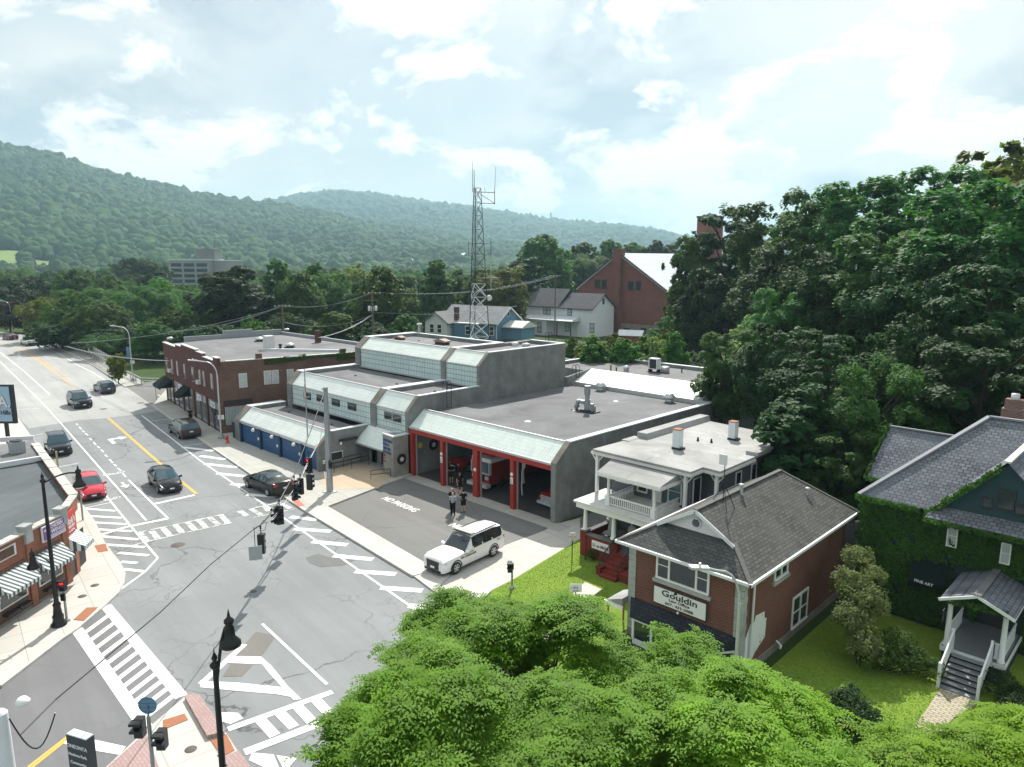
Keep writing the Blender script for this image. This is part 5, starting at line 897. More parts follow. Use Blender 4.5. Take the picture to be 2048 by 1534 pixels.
for q, sz, lb in (((955, 205), .55, 'silver dome vent left of the whitewashed chimney'), ((1245, 265), .55, 'silver dome vent right of the whitewashed chimney')):
    p = G(320+q[0]/4.793, 640+q[1]/4.793, 7.34); roofthing('roof_vent', lb, 'roof vent', p, [('dome', MB().lathe([(.35, .2), (.62, .28), (.45, .5), (0, .62)], 14), M['metal_l']), ('base', MB().lathe([(.75, 0), (.75, .12), (.35, .2)], 4), M['dark'])])
p = G(320+1155/4.793, 640+290/4.793, 7.34); roofthing('vent_pipe', 'short black vent pipe between whitewashed chimney and dome vent', 'vent pipe', p, [('pipe', MB().tube((0, 0, 0), (0, 0, .6), .16, 8), M['black']), ('cap', MB().tube((0, 0, .6), (0, 0, .75), .22, 8), M['black'])])
for q, lb in (((1215, 100), 'flat silver hood near the rear parapet of the brick block'), ((95, 185), 'small silver hood at the far front corner of the brick block')):
    p = G(320+q[0]/4.793, 640+q[1]/4.793, 7.34); roofthing('roof_hood', lb, 'roof hood', p, [('hood', MB().lathe([(.3, 0), (.42, .15), (.3, .3), (0, .32)], 10), M['metal_l'])])
# ================================================================ corner restaurant, lower left
RE_ = np.array([-.648, .762]); RP = np.array(G(137.7, 1171.3)[:2]); ROTR = math.atan2(RE_[1], RE_[0])
RS = thing('restaurant', 'single storey red brick corner restaurant with striped awnings and tiled parapet', 'restaurant', (RP[0], RP[1], 0), ROTR)
Q = lambda nm, mb, mt, par=None: mb.build(nm, mt, par or RS)
def loc(p): d = np.array(p[:2])-RP; return (float(d@RE_), float(-d[0]*RE_[1]+d[1]*RE_[0]))     # world -> local
A1 = (0, 0); B1 = loc(G(148, 1153)); C1 = loc(G(173, 1126)); zR = 4.15
st1 = loc(G(147, 992, zR)); st2 = loc(G(70, 888, zR)); st3 = loc(G(33, 835, 2.0))
D1 = st1; E1 = st2
wallp = [(-14, 0), A1, (.15, .05), (.9, .55), D1, E1, (E1[0]+2, E1[1]+8), (-14, E1[1]+6), (-14, 0)][:-1]
Q('wall', MB().prism([(-14, 0), (.2, 0), (D1[0], D1[1]), (E1[0], E1[1]), (E1[0]-4, E1[1]+8), (-14, 14)], -.05, 3.75), M['brick_rest'])
Q('roof', MB().prism([(-14, .3), (0, .3), (D1[0]-.3, D1[1]+.1), (E1[0]-.3, E1[1]), (E1[0]-4, E1[1]+8), (-14, 14)], 3.75, 3.85), M['roof_rest'])
pp = MB().box(-14, -.02, 3.3, .2, .28, zR); pp.beam((.1, .12, 3.75), (D1[0], D1[1], 3.75), .3, .8); pp.beam((D1[0], D1[1], 3.75), (E1[0], E1[1], 3.75), .3, .78); Q('parapet', pp, M['brick_rest'])
ct = MB()
for k in range(22): ct.box(-14+k*.64, -.12, zR, -14+k*.64+.6, .36, zR+.09)
def tiles(a, b, n_, w_=.42, z=zR, t=ct):
    for k in range(n_):
        p = [a[i]+(b[i]-a[i])*k/n_ for i in (0, 1)]; q = [a[i]+(b[i]-a[i])*(k+.93)/n_ for i in (0, 1)]; t.beam((p[0], p[1], z+.05+.03*(k % 4 == 0)), (q[0], q[1], z+.05+.03*(k % 4 == 0)), w_, .09)
tiles((.1, .12), D1, 3); tiles(D1, E1, 26, .5); Q('parapet_tiles', ct, M['walk'])
for s in (.05, -2.6, -5.3, -8): Q('pilaster', MB().box(s-.22, -.1, .0, s+.22, .02, 3.6), M['brick_rest']); Q('pilaster_cap', MB().box(s-.25, -.16, 3.6, s+.25, .3, 4.45).box(s-.3, -.2, 4.45, s+.3, .34, 4.56), M['stone'])
for x0, x1 in ((-2.25, -.35), (-5.0, -2.95), (-7.7, -5.6)):
    Q('window_bay', MB().box(x0, -.03, .2, x1, .0, 2.9), M['brick_dark'])
    f = Q('window', MB().box(x0+.05, -.06, .95, x1-.05, -.03, 2.4), M['trim']); MB().box(x0+.15, -.075, 1.03, x1-.15, -.062, 2.32).build('pane', M['glass'], f)
    Q('awning', awning(x0-.1, x1+.1, 2.72, 1.95, .75), M['awn']); Q('window_box', MB().box(x0+.2, -.4, .62, (x0+x1)/2-.05, -.08, .72).box((x0+x1)/2+.05, -.4, .62, x1-.2, -.08, .72), M['dark'])
Q('plinth', MB().box(-14, -.06, -.05, -1.5, .0, .28), M['stone_d']); Q('parapet_window', MB().box(-5.0, -.06, 3.35, -3.45, -.03, 3.95), M['trim'])
Q('parapet_window', MB().box(-4.85, -.08, 3.42, -3.6, -.06, 3.88), M['brick_dark'])
sg = Q('sign_board', MB().box(-1.72, -.16, 3.22, .02, -.08, 4.06), M['twhite'])
MB().box(-1.66, -.175, 3.28, -1.2, -.161, 4.0).box(-1.15, -.175, 3.45, -.04, -.161, 4.0).build('sign_panel', M['purple'], sg); MB().box(-1.66, -.174, 3.27, -.04, -.1605, 3.44).build('sign_panel', M['lilac'], sg)
for i, (s, x_, z_, sz) in enumerate((('BEST', -1.6, 3.76, .17), ('CHICKEN', -1.12, 3.77, .27), ('WINGS', -1.1, 3.50, .31))):
    o = text('lettering', s, M['twhite'], RS, (x_, -.185, z_), (1, 0, 0), (0, 0, 1), sz, .006, 'LEFT', .8 if i == 1 else 1.0)
Q('entrance', MB().poly([(B1[0], B1[1]-.01, .14), (C1[0], C1[1]-.01, .14), (C1[0], C1[1]-.01, 2.3), (B1[0], B1[1]-.01, 2.3)]), M['dark'])
ex = Vector((C1[0]-B1[0], C1[1]-B1[1], 0)).normalized(); nx = Vector((ex.y, -ex.x, 0))
b3 = Vector((A1[0]+.12, A1[1]+.1, 0)); 
Q('doorway', MB().extr([tuple(b3+ex*.15+nx*.02+Vector((0, 0, z))) for z in (.13, 2.35)]+[tuple(b3+ex*1.05+nx*.02+Vector((0, 0, z))) for z in (2.35, .13)], tuple(nx*.03)), M['black'])
Q('door_pier', MB().prism([tuple((b3+ex*1.1-nx*.3)[:2]), tuple((b3+ex*1.1+nx*.1)[:2]), tuple((b3+ex*1.55+nx*.1)[:2]), tuple((b3+ex*1.55-nx*.3)[:2])], 0, 2.4), M['brick_rest'])
o3 = b3+ex*.1+nx*.05
sgn = MB().extr([tuple(o3+nx*.06+Vector((0, 0, 2.75))), tuple(o3+ex*1.25+nx*.06+Vector((0, 0, 2.75))), tuple(o3+ex*1.25+nx*.06+Vector((0, 0, 4.05))), tuple(o3+nx*.06+Vector((0, 0, 4.05)))], tuple(nx*.06)); sgo = Q('sign_board', sgn, M['redsign'])
for s, z_, sz, xs in (("Rob's", 3.35, .52, .9), ('WINGS', 3.1, .24, 1.1), ('& GRILL', 2.88, .2, 1.05)): text('lettering', s, M['twhite'], RS, tuple(o3+ex*.62+nx*.14+Vector((0, 0, z_))), tuple(ex), (.15*ex.x, .15*ex.y, 1), sz, .01, 'CENTER', xs)
aw_ = MB(); t0, t1_ = o3+Vector((0, 0, 2.75)), o3+ex*1.35+Vector((0, 0, 2.75)); aw_.poly([tuple(t0), tuple(t0+nx*.95-Vector((0, 0, .6))), tuple(t1_+nx*.95-Vector((0, 0, .6))), tuple(t1_)]); aw_.poly([tuple(t0+nx*.95-Vector((0, 0, .6))), tuple(t0+nx*.95-Vector((0, 0, .85))), tuple(t1_+nx*.95-Vector((0, 0, .85))), tuple(t1_+nx*.95-Vector((0, 0, .6)))]); aw_.poly([tuple(t0), tuple(t0-Vector((0, 0, .85))), tuple(t0+nx*.95-Vector((0, 0, .85))), tuple(t0+nx*.95-Vector((0, 0, .6)))]); Q('awning', aw_, M['awn'])
# raised rear roof with condenser
p = G(27, 905, 4.3); Q('roof_step', MB().prism([loc(G(-120, 945, 4.1)), loc(G(92, 912, 4.1)), loc(G(68, 880, 4.1)), loc(G(-120, 905, 4.1))], 3.85, 4.1), M['roof2'])
Q('roof_rim', MB().beam((*loc(G(-120, 950, 4.1)), 4.1), (*loc(G(94, 914, 4.1)), 4.1), .25, .3).beam((*loc(G(-120, 888, 4.1)), 4.2), (*loc(G(68, 878, 4.1)), 4.2), .25, .35), M['coping'])
roofthing('condenser_unit', 'round grey air conditioning condenser on the restaurant roof', 'air conditioner', G(35, 905, 4.12), [('cabinet', MB().box(-.45, -.45, 0, .45, .45, .85), M['metal']), ('fan_top', MB().lathe([(.4, 0), (.42, .06), (.3, .08), (0, .04)], 16, (0, 0, .85)), M['dark'])])
# billboard
bp = G(20, 846, 4.0); BD = thing('billboard', 'pale blue billboard with white outlined letters at the left edge', 'billboard', (bp[0], bp[1], 0), YAW*0+math.atan2(cr[1], cr[0]))
MB().box(-6, 0, 3.95, .55, .25, 7.35).build('frame', M['dark'], BD); MB().box(-6, -.04, 4.15, .25, -.002, 7.2).build('panel', plain('billboard_blue', (.36, .52, .66), .5, .12, .6), BD)
for x in (-4.5, -.6): MB().box(x-.12, .26, 0, x+.12, .5, 7).build('post', M['dark'], BD)
text('lettering', "PIZZA.", M['tblack'], BD, (.32, -.06, 5.35), (1, 0, 0), (0, 0, 1), 1.55, .01, 'RIGHT', .8); text('lettering', "PIZZA.", M['twhite'], BD, (.27, -.09, 5.40), (1, 0, 0), (0, 0, 1), 1.45, .01, 'RIGHT', .8); text('lettering', 'of the Hills', M['tblack'], BD, (.2, -.06, 4.75), (1, 0, 0), (0, 0, 1), .55, .01, 'RIGHT', .9)
# ================================================================ houses behind
def frame_house(name, label, cat, px0, px1, py, D0, D1, eave_py, ridge_py, **k): pass
def facing(p, q): return math.atan2(q[1]-p[1], q[0]-p[0])
# white clapboard house: front wall between two ground points
ph = lambda px, py: G(px, py, 0)
wa, wb_ = ph(1040, 664), ph(1183, 676); rt = facing(wa, wb_); Lw = math.dist(wa[:2], wb_[:2])
WH = thing('white_house', 'long white clapboard house with dark roof and blue porch roof', 'house', wa, rt)
H = lambda nm, mb, mt, par=None: mb.build(nm, mt, par or WH)
xs_ = Lw*.56; zE = 7.1; dp = 9.5
H('wall', MB().box(0, 0, 0, xs_, dp, zE).box(xs_, .15, 0, Lw, dp, zE-.1).extr([(Lw-.02, .15, zE-.1), (Lw-.02, dp, zE-.1), (Lw-.02, (dp+.15)/2, zE+2.9)], (-.3, 0, 0)), M['siding_w'])
H('roof', MB().extr([(-.5, -.6, zE-.25), (-.5, dp/2, zE+3.9), (-.5, dp+.6, zE-.25), (-.5, dp+.6, zE-.5), (-.5, dp/2, zE+3.6), (-.5, -.6, zE-.5)], (xs_+.5, 0, 0)), M['sh_far']); H('roof', MB().extr([(xs_+.01, -.4, zE-.4), (xs_+.01, dp/2, zE+3.0), (xs_+.01, dp+.6, zE-.4), (xs_+.01, dp+.6, zE-.6), (xs_+.01, dp/2, zE+2.75), (xs_+.01, -.4, zE-.6)], (Lw-xs_+.5, 0, 0)), M['sh_far'])
H('porch_roof', MB().extr([(-2.2, -.0, 4.7), (-2.2, -3.2, 3.9), (-2.2, -3.2, 3.7), (-2.2, 0, 3.7)], (xs_+8.2, 0, 0)), M['coping']); H('bay', MB().box(xs_*.35, -2.9, 0, xs_*.86, .0, 3.7), M['siding_w'])
for x in (-1.8, xs_+1.6, xs_+5.6): H('porch_post', MB().box(x-.1, -3.0, 0, x+.1, -2.8, 3.7), M['dark'])
def hwin(x0, x1, z0, z1, y, par, fr='dark', root=None):
    f = MB().box(x0-.15, y-.06, z0-.15, x1+.15, y-.01, z1+.15).build('window', M[fr], root); MB().box(x0, y-.1, z0, x1, y-.062, z1).build('pane', M['glass_c' if fr == 'dark' else 'glass'], f); MB().box(x0, y-.12, (z0+z1)/2-.05, x1, y-.101, (z0+z1)/2+.05).build('meeting_rail', M[fr], f)
for x0, x1, z0, z1, y in ((xs_*.62, xs_*.68, 5.0, 6.7, 0), (xs_*.72, xs_*.78, 5.0, 6.7, 0), (xs_+2.6, xs_+3.6, 5.1, 6.3, .15), (xs_*.42, xs_*.5, 1.1, 3.0, -2.9), (xs_*.66, xs_*.74, .8, 3.0, -2.9), (xs_+1.9, xs_+2.9, 1.2, 3.2, .15), (xs_+9, xs_+10, 1.3, 3.3, .15)): hwin(x0, x1, z0, z1, y, None, 'dark', WH)
H('door', MB().box(xs_+4.4, .05, .3, xs_+5.4, .14, 2.7), M['white_old'])
f = H('window', MB().box(Lw, dp/2-.4, zE+.5, Lw+.05, dp/2+.4, zE+1.9), M['dark'])
# blue house
ba, bb2 = ph(905, 694), ph(1020, 700); rt = facing(ph(905, 694), ph(990, 701)); BH = thing('blue_house', 'low blue clapboard house with white trim and grey gabled roof', 'house', ph(868, 690), rt); BH.location.z = 2.1
K = lambda nm, mb, mt, par=None: mb.build(nm, mt, par or BH)
dd = math.dist(ph(868, 690)[:2], ph(988, 701)[:2])
K('wall', MB().box(0, 0, 0, dd, 9, 3.4).extr([(dd-.3, 0, 3.4), (dd-.3, 9, 3.4), (dd-.3, 4.5, 6.0)], (.3, 0, 0)).box(dd, 2.4, 0, dd+4.5, 7.5, 2.6), M['siding_b']); K('roof', MB().extr([(1.5, -.6, 3.2), (1.5, 4.5, 6.4), (1.5, 9.6, 3.2), (1.5, 9.6, 2.95), (1.5, 4.5, 6.1), (1.5, -.6, 2.95)], (dd-.9, 0, 0)), shingle('shingle_blue', (.24, .25, .26), 'slopex', .4, .22))
K('trim', MB().beam((dd+.62, -.62, 3.0), (dd+.62, 4.5, 6.25), .08, .25).beam((dd+.62, 9.62, 3.0), (dd+.62, 4.5, 6.25), .08, .25).box(dd-.02, -.06, 0, dd+.06, .1, 3.3), M['white']); K('gable_wing', MB().extr([(-.2, -2.6, 0), (5.6, -2.6, 0), (5.6, -2.6, 3.2), (2.7, -2.6, 5.0), (-.2, -2.6, 3.2)], (0, 3, 0)), M['trim']); K('wing_roof', MB().extr([(-.8, -3.0, 3.0), (2.7, -3.0, 5.3), (6.2, -3.0, 3.0), (6.2, -3.0, 2.8), (2.7, -3.0, 5.05), (-.8, -3.0, 2.8)], (0, 6, 0)), M['roof2']); K('lean_to_roof', MB().box(6.2, -1.6, 3.0, 12.5, .2, 3.2).box(6.3, -1.4, 0, 12.2, 0, 3.0, 1), [M['white'], M['siding_b']])
K('addition_roof', MB().extr([(dd+.1, 2.0, 2.5), (dd+.1, 5, 3.6), (dd+.1, 7.9, 2.5), (dd+.1, 7.9, 2.3), (dd+.1, 2.0, 2.3)], (4.8, 0, 0)), M['white_old'])
for x0, z0, z1, y in ((1.2, 1, 2.6, -2.6), (3.2, 1, 2.6, -2.6), (9.5, .9, 2.5, -1.4), (14.5, .9, 2.5, 0)): hwin(x0, x0+.9, z0, z1, y, None, 'white', BH)
f = K('window', MB().box(dd, 4.0, 4.4, dd+.06, 4.8, 5.4), M['white']); MB().box(dd+.061, 4.1, 4.5, dd+.08, 4.7, 5.3).build('pane', M['glass'], f); f = K('window', MB().box(dd, 4.0, .7, dd+.06, 5.0, 2.9), M['white']); MB().box(dd+.061, 4.15, .85, dd+.08, 4.85, 2.75).build('pane', M['glass'], f)
K('chimney', MB().box(5.6, -.2, 3, 6.4, .6, 6.2), M['brick_facade'])
K('foundation', MB().box(.1, .1, -2.2, dd-.1, 8.9, -.002), M['stone_d'])
# brick church / hall
yC = PD(1238, 179)[1]; ca, cb_ = ON(1158, 560, 1, yC), ON(1341, 560, 1, yC); CH = thing('brick_hall', 'tall red brick hall with metal roof and broad gable chimney', 'hall', (ca[0], ca[1], 0), 0.0); Lc = cb_[0]-ca[0]
kz = lambda py, px=1238: ON(px, py, 1, yC)[2]
Cc = lambda nm, mb, mt, par=None: mb.build(nm, mt, par or CH)
xq = lambda px: ON(px, 560, 1, yC)[0]-ca[0]; xp = xq(1238); zp_ = kz(506)
Cc('wall', MB().extr([(0, 0, -.1), (0, 0, kz(575, 1158)), (xp, 0, zp_-.2), (Lc*.96, 0, kz(580, 1336)), (Lc*.96, 0, -.1)], (0, 34, 0)), M['brick_church']); Cc('wall', MB().box(Lc*.96, 1.2, 0, Lc*1.1, 30, kz(583, 1336)), M['brick_church'])
Cc('foundation', MB().box(xp*.9, -.12, -.1, Lc*.96, -.0, kz(650, 1290)), M['stone_d'])
Cc('roof', MB().extr([(-.6, -.5, kz(575, 1158)-.3), (xp, -.5, zp_), (Lc*.96+.6, -.5, kz(580, 1336)-.3), (Lc*.96+.6, -.5, kz(580, 1336)-.6), (xp, -.5, zp_-.35), (-.6, -.5, kz(575, 1158)-.6)], (0, 35, 0)), M['tin']); Cc('annex_roof', MB().extr([(-5, 6, kz(577, 1130)), (3, 6, kz(552, 1165)), (3, 6, kz(575, 1165))], (0, 14, 0)), M['tin']); Cc('annex', MB().box(-4.6, 6.2, 0, 2.5, 20, kz(579, 1130)), M['brick_church'])
Cc('chimney', MB().box(xp-1.35, -.9, 0, xp+.95, .9, kz(498)).box(xp-1.5, -1.0, kz(502), xp+1.1, 1.0, kz(497)).box(xp-.9, -1.1, 0, xp+.95, -.901, kz(530)), M['brick_church'])
for px, py in ((1195, 568), (1208.5, 568), (1262, 571), (1277, 571)):
    x = xq(px); f = MB().box(x-.8, -.08, kz(py+10, px), x+.8, -.005, kz(py-9, px)).build('window', M['dark'], CH); MB().box(x-.6, -.12, kz(py+9, px), x+.6, -.082, kz(py-7, px)).build('pane', M['glass'], f)
for px in (1257, 1291): x = xq(px); Cc('basement_window', MB().box(x-.8, -.2, kz(668, px), x+.8, -.13, kz(656, px)), M['dark'])
Cc('parapet_line', MB().beam((xp, -.55, zp_+.1), (Lc*.96+.6, -.55, kz(580, 1336)-.2), .3, .3).beam((xp, -.55, zp_+.1), (-.6, -.55, kz(575, 1158)-.2), .3, .3), M['dark'])
# shed
sp_ = G(1262, 682, 0); SH = thing('garden_shed', 'small red shed with pale tin roof beside the brick hall', 'shed', sp_, YAW+R(25)+math.pi/4)
MB().box(-2.4, -1.6, 0, 2.4, 1.6, 1.5).build('wall', plain('shed_red', (.25, .07, .03), .8), SH); MB().extr([(-2.8, -2, 1.4), (-2.8, 0, 2.5), (-2.8, 2, 1.4), (-2.8, 2, 1.3), (-2.8, 0, 2.35), (-2.8, -2, 1.3)], (5.6, 0, 0)).build('roof', M['tin'], SH)
# far red brick block poking over the trees
p = PD(1417, 210); t = thing('brick_chimney_block', 'flat topped red brick block rising behind the trees', 'building', (p[0], p[1], 0), YAW+math.pi/4); MB().box(-2.6, -2.5, 0, 2.6, 2.5, 18+(519-441)/F*210).build('wall', M['brick_church'], t); MB().box(-2.75, -2.65, 18+(519-441)/F*210, 2.75, 2.65, 18.5+(519-441)/F*210).build('cap', M['brick_facade'], t)
# office block in the valley
D = 430; p = PD(338, D); q = PD(418, D-12); OB = thing('office_block', 'nine storey pale office block with long dark window bands', 'office building', (p[0], p[1], -6), facing(p, q)); Lo = math.dist(p[:2], q[:2]); zt = 18+(519-519)/F*D+6; h9 = 18+6
zt = 6+18+(519-521)/F*D
MB().box(0, 0, -5, Lo, 14, zt).box(Lo, 4, -5, Lo*1.38, 18, zt-.3).build('wall', plain('office_concrete', (.30, .30, .29), .8, .12, .1), OB); MB().box(-.3, -.3, zt, Lo+.3, 14.3, zt+.6).box(Lo+.3, 3.7, zt-.3, Lo*1.38+.3, 18.3, zt+.2).build('roof', M['coping'], OB); MB().box(Lo*.62, 3, zt+.6, Lo*1.05, 11, zt+6).build('penthouse', plain('office_grey', (.2, .2, .19), .8), OB)
for k in range(8):
    for j in range(3):
        z0 = zt-2.2-k*2.85; MB().box(Lo*(.04+.32*j), -.25, z0-1.0, Lo*(.30+.32*j), -.02, z0+.7).build('window', M['glass'], OB)
# pale house at the far left
D = 300; p = PD(-25, D); q = PD(62, D); FH = thing('cream_house', 'cream flat roofed house with small cupola at the far left', 'house', (p[0], p[1], -1), facing(p, q)); Lf = math.dist(p[:2], q[:2]); zt = 19+(519-600)/F*D
MB().box(0, 0, -2, Lf, 12, zt).build('wall', plain('cream_wall', (.55, .53, .46), .8, .08, .3), FH); MB().box(-.6, -.6, zt, Lf+.6, 12.6, zt+.5).build('roof', M['stone'], FH); MB().extr([(Lf*.5, 2, zt+1.2), (Lf*.9, 2, zt+1.2), (Lf*.7, 2, zt+3.8)], (0, 6, 0)).box(Lf*.53, 2.2, zt+.5, Lf*.87, 7.8, zt+1.2).build('cupola', M['coping'], FH); MB().box(Lf*.55, -2.4, -2, Lf, 0, zt-4.6).build('porch', M['white_old'], FH)
for fx in (.62, .72, .82, .3): MB().box(Lf*fx, -.15, zt-3.8, Lf*fx+1, -.02, zt-1.6).build('window', M['glass_b'], FH)
# ================================================================ vehicles
def car(name, label, cat, pos, heading, L=4.6, Wd=1.8, H=1.5, kind='sedan', paint=(.02, .02, .025), glass='cabglass', lights=True, plate=True, rails=False, scale=1.0, wheel=.33, sunroof=False, parts_low=None, group=None, rim='metal_l'):
    """front at +x. stations: (x, z_belt, z_roof or None, half width, kind)"""
    t = thing(name, label, cat, pos, heading, group); t.scale = (scale,)*3
    pm = paintm('paint_%02x%02x%02x' % tuple(int(c*255) for c in paint), paint)
    h = L/2; w = Wd/2
    P = {   # profile: x fraction (-1 rear .. 1 front), belt z, roof z, width factor ; roof None = no cabin
        'sedan': [(-1, .55, None, .80), (-.97, .72, None, .90), (-.80, .74, None, .97), (-.62, .74, .745, 1), (-.30, .70, .965, 1), (0, .68, 1.0, 1), (.16, .67, .96, 1), (.42, .66, .665, 1), (.75, .60, None, .97), (.94, .50, None, .88), (1, .40, None, .76)],
        'hatch': [(-1, .52, None, .82), (-.985, .66, .70, .92), (-.84, .68, .90, .98), (-.45, .66, .985, 1), (0, .64, 1.0, 1), (.12, .63, .97, 1), (.50, .60, .605, 1), (.78, .54, None, .96), (.95, .44, None, .86), (1, .36, None, .74)],
        'suv': [(-1, .54, None, .86), (-.985, .63, .65, .94), (-.93, .63, .94, .98), (-.6, .62, 1.0, 1), (-.1, .61, 1.0, 1), (.08, .60, .965, 1), (.34, .59, .595, 1), (.5, .585, None, 1), (.86, .56, None, .97), (.95, .53, None, .92), (.985, .47, None, .84), (1, .38, None, .74)],
        'van': [(-1, .5, None, .88), (-.99, .60, .62, .95), (-.90, .60, .93, .98), (-.5, .57, 1.0, 1), (0, .56, 1.0, 1), (.26, .56, .94, 1), (.58, .55, .555, 1), (.80, .50, None, .97), (.95, .42, None, .9), (1, .34, None, .78)],
        'pickup': [(-1, .56, None, .95), (-.985, .60, None, .97), (-.2, .60, None, 1), (-.19, .60, .605, 1), (-.15, .60, .96, 1), (.12, .60, 1.0, 1), (.22, .60, .95, 1), (.38, .60, .605, 1), (.55, .59, None, 1), (.9, .56, None, .97), (.985, .45, None, .93), (1, .33, None, .86)]}[kind]
    zb = .16*H if kind != 'pickup' else .2*H; mb = MB(); gm = MB(); rings = []
    N = 9
    xs = [p[0] for p in P]
    prof_x = sorted(set(xs+[.64-.16, .64, .64+.16, -.62-.16, -.62, -.62+.16]))
    def at(x):
        for a, b in zip(P, P[1:]):
            if a[0] <= x <= b[0]:
                f = (x-a[0])/(b[0]-a[0]); zr_ = None
                ra = a[2] if a[2] is not None else a[1]; rb_ = b[2] if b[2] is not None else b[1]
                return a[1]+(b[1]-a[1])*f, ra+(rb_-ra)*f, a[3]+(b[3]-a[3])*f
    for x in prof_x:
        zbelt, zroof, wf = at(x); zbelt *= H; zroof *= H; ww = w*wf; cab = zroof-zbelt > .02
        it = .80 if kind in ('suv', 'van', 'pickup') else .74; inset = it if zroof > zbelt+.3 else it+(.96-it)*(1-max(0, (zroof-zbelt)/.3)); zr = max(zroof, zbelt+.012); crown = .035*H
        rings.append([(x*h, -ww*.93, zb), (x*h, -ww, zb+.14*H), (x*h, -ww, zbelt*.80), (x*h, -ww*.955, zbelt), (x*h, -ww*inset*.98, zr-.03), (x*h, -ww*inset*.80, zr+crown*.4), (x*h, 0, zr+crown), (x*h, ww*inset*.80, zr+crown*.4), (x*h, ww*inset*.98, zr-.03), (x*h, ww*.955, zbelt), (x*h, ww, zbelt*.80), (x*h, ww, zb+.14*H), (x*h, ww*.93, zb)])
    nR = len(rings); vs = [v for r in rings for v in r]; n = 13; fb, fg = [], []
    for k in range(nR-1):
        x0, x1 = prof_x[k], prof_x[k+1]; a0, a1 = at(x0), at(x1); r0, r1 = a0[1]-a0[0], a1[1]-a1[0]
        slope = abs(r1-r0) > .12 and max(r0, r1) > .2
        pillar = False
        for j in range(n-1):
            f = (k*n+j, (k+1)*n+j, (k+1)*n+j+1, k*n+j+1)
            side = j in (3, 8); top = j in (4, 5, 6, 7)
            isg = False
            if side and min(r0, r1) > .18: isg = True
            if side and kind != 'pickup' and max(r0, r1) > .2 and min(r0, r1) > .1: isg = True
            if top and slope and j in (5, 6): isg = True
            if top and slope and j in (4, 7): isg = abs(r1-r0) > .25
            (fg if isg else fb).append(f)
    mb.add(vs, fb, 0, True); mb.add(vs, [tuple(range(n)), tuple(range((nR-1)*n+n-1, (nR-1)*n-1, -1))], 0); mb.add(vs, [tuple([k*n for k in range(nR)][::-1]+[k*n+n-1 for k in range(nR)])], 1)
    body = mb.build('body', [pm, M['rubber']], t)
    off = [(v[0], v[1]*1.004, v[2]+.003) for v in vs]
    gl = MB().add(off, fg, 0, False).build('windows', M[glass], t)
    # pillars
    pr_ = MB(); cx0 = [x for x in xs if at(x)[1]-at(x)[0] > .25]; lo, hi = min(cx0), max(cx0)
    for px_ in ([lo+(hi-lo)*f for f in ((.03, .5, .97) if kind != 'pickup' else (.02, .55, .97))] if kind != 'suv' and kind != 'van' else [lo+(hi-lo)*f for f in (.02, .36, .68, .98)]):
        zbelt, zroof, wf = at(px_)
        for s in (-1, 1): pr_.beam((px_*h, s*w*wf*.955, zbelt*H-.02), (px_*h, s*w*wf*.735, zroof*H-.03), .08, .035)
    pr_.build('pillars', pm if kind in ('suv', 'pickup') else M['black'], t)
    wx = (.62*h, -.60*h)
    for x in wx:
        for s in (-1, 1):
            wh = MB().lathe([(wheel*.62, .02), (wheel*.9, .0), (wheel, .04), (wheel, .18), (wheel*.9, .22), (wheel*.5, .22)], 18, (x, s*(w-.2) if s > 0 else -w+.2-.22+.2, wheel), 0, True, 'y')
            wh = MB().lathe([(wheel*.6, 0), (wheel*.92, 0), (wheel, .05), (wheel, .17), (wheel*.92, .22), (wheel*.6, .22), (0, .21)] if s > 0 else [(0, .01), (wheel*.6, 0), (wheel*.92, 0), (wheel, .05), (wheel, .17), (wheel*.92, .22), (wheel*.6, .22)], 18, (x, s*w-(.21 if s > 0 else .01), wheel), 0, True, 'y')
            wo_ = wh.build('wheel', M['rubber'], t)
            rm = MB(); yy = s*(w+.012); rm.lathe([(0, .0), (wheel*.2, .0), (wheel*.22, -.02*s)], 10, (x, yy, wheel), 0, False, 'y'); 
            for k in range(6):
                a = k*math.pi/3; rm.beam((x, yy-.005*s, wheel), (x+wheel*.6*math.cos(a), yy-.005*s, wheel+wheel*.6*math.sin(a)), .03, .07)
            rm.lathe([(wheel*.56, 0), (wheel*.64, .0)], 16, (x, yy-.002*s, wheel), 0, False, 'y'); rm.build('rim', M[rim], wo_)
            ar = MB()
            for k in range(10): 
                a0, a1 = math.pi*k/10, math.pi*(k+1)/10; R0, R1 = wheel*1.03, wheel*1.24; q = lambda r, a: (x+r*math.cos(a), s*(w+.004), wheel+r*math.sin(a))
                ar.poly([q(R0, a0), q(R1, a0), q(R1, a1), q(R0, a1)] if s < 0 else [q(R0, a1), q(R1, a1), q(R1, a0), q(R0, a0)])
            ar.build('wheel_arch', M['black'], t)
    zh = at(.95)[0]*H; 
    for s in (-1, 1):
        MB().extr([(h*.90, s*w*.955, zh-.22), (h*.965, s*w*.89, zh-.22), (h*1.0, s*w*.58, zh-.22), (h*.96, s*w*.56, zh-.22)], (0, 0, .15)).build('headlight', M['head'], t)
        MB().box(h*.955, s*w*.55, zh-.16, h*.985, s*w*.84, zh-.02).build('headlight', M['head'], t) if False else None
        MB().box(-h*1.0, s*w*.62, at(-.97)[0]*H-.2, -h*.955, s*w*.93, at(-.97)[0]*H-.03).build('taillight', M['tail'], t)
        mr = at(.3 if kind != 'hatch' else .36); MB().beam((h*.30 if kind in ('sedan', 'suv', 'pickup') else h*.42, s*w*.95, mr[0]*H+.02), (h*.30 if kind in ('sedan', 'suv', 'pickup') else h*.42, s*(w+.18), mr[0]*H+.08), .12, .14).build('mirror', pm, t)
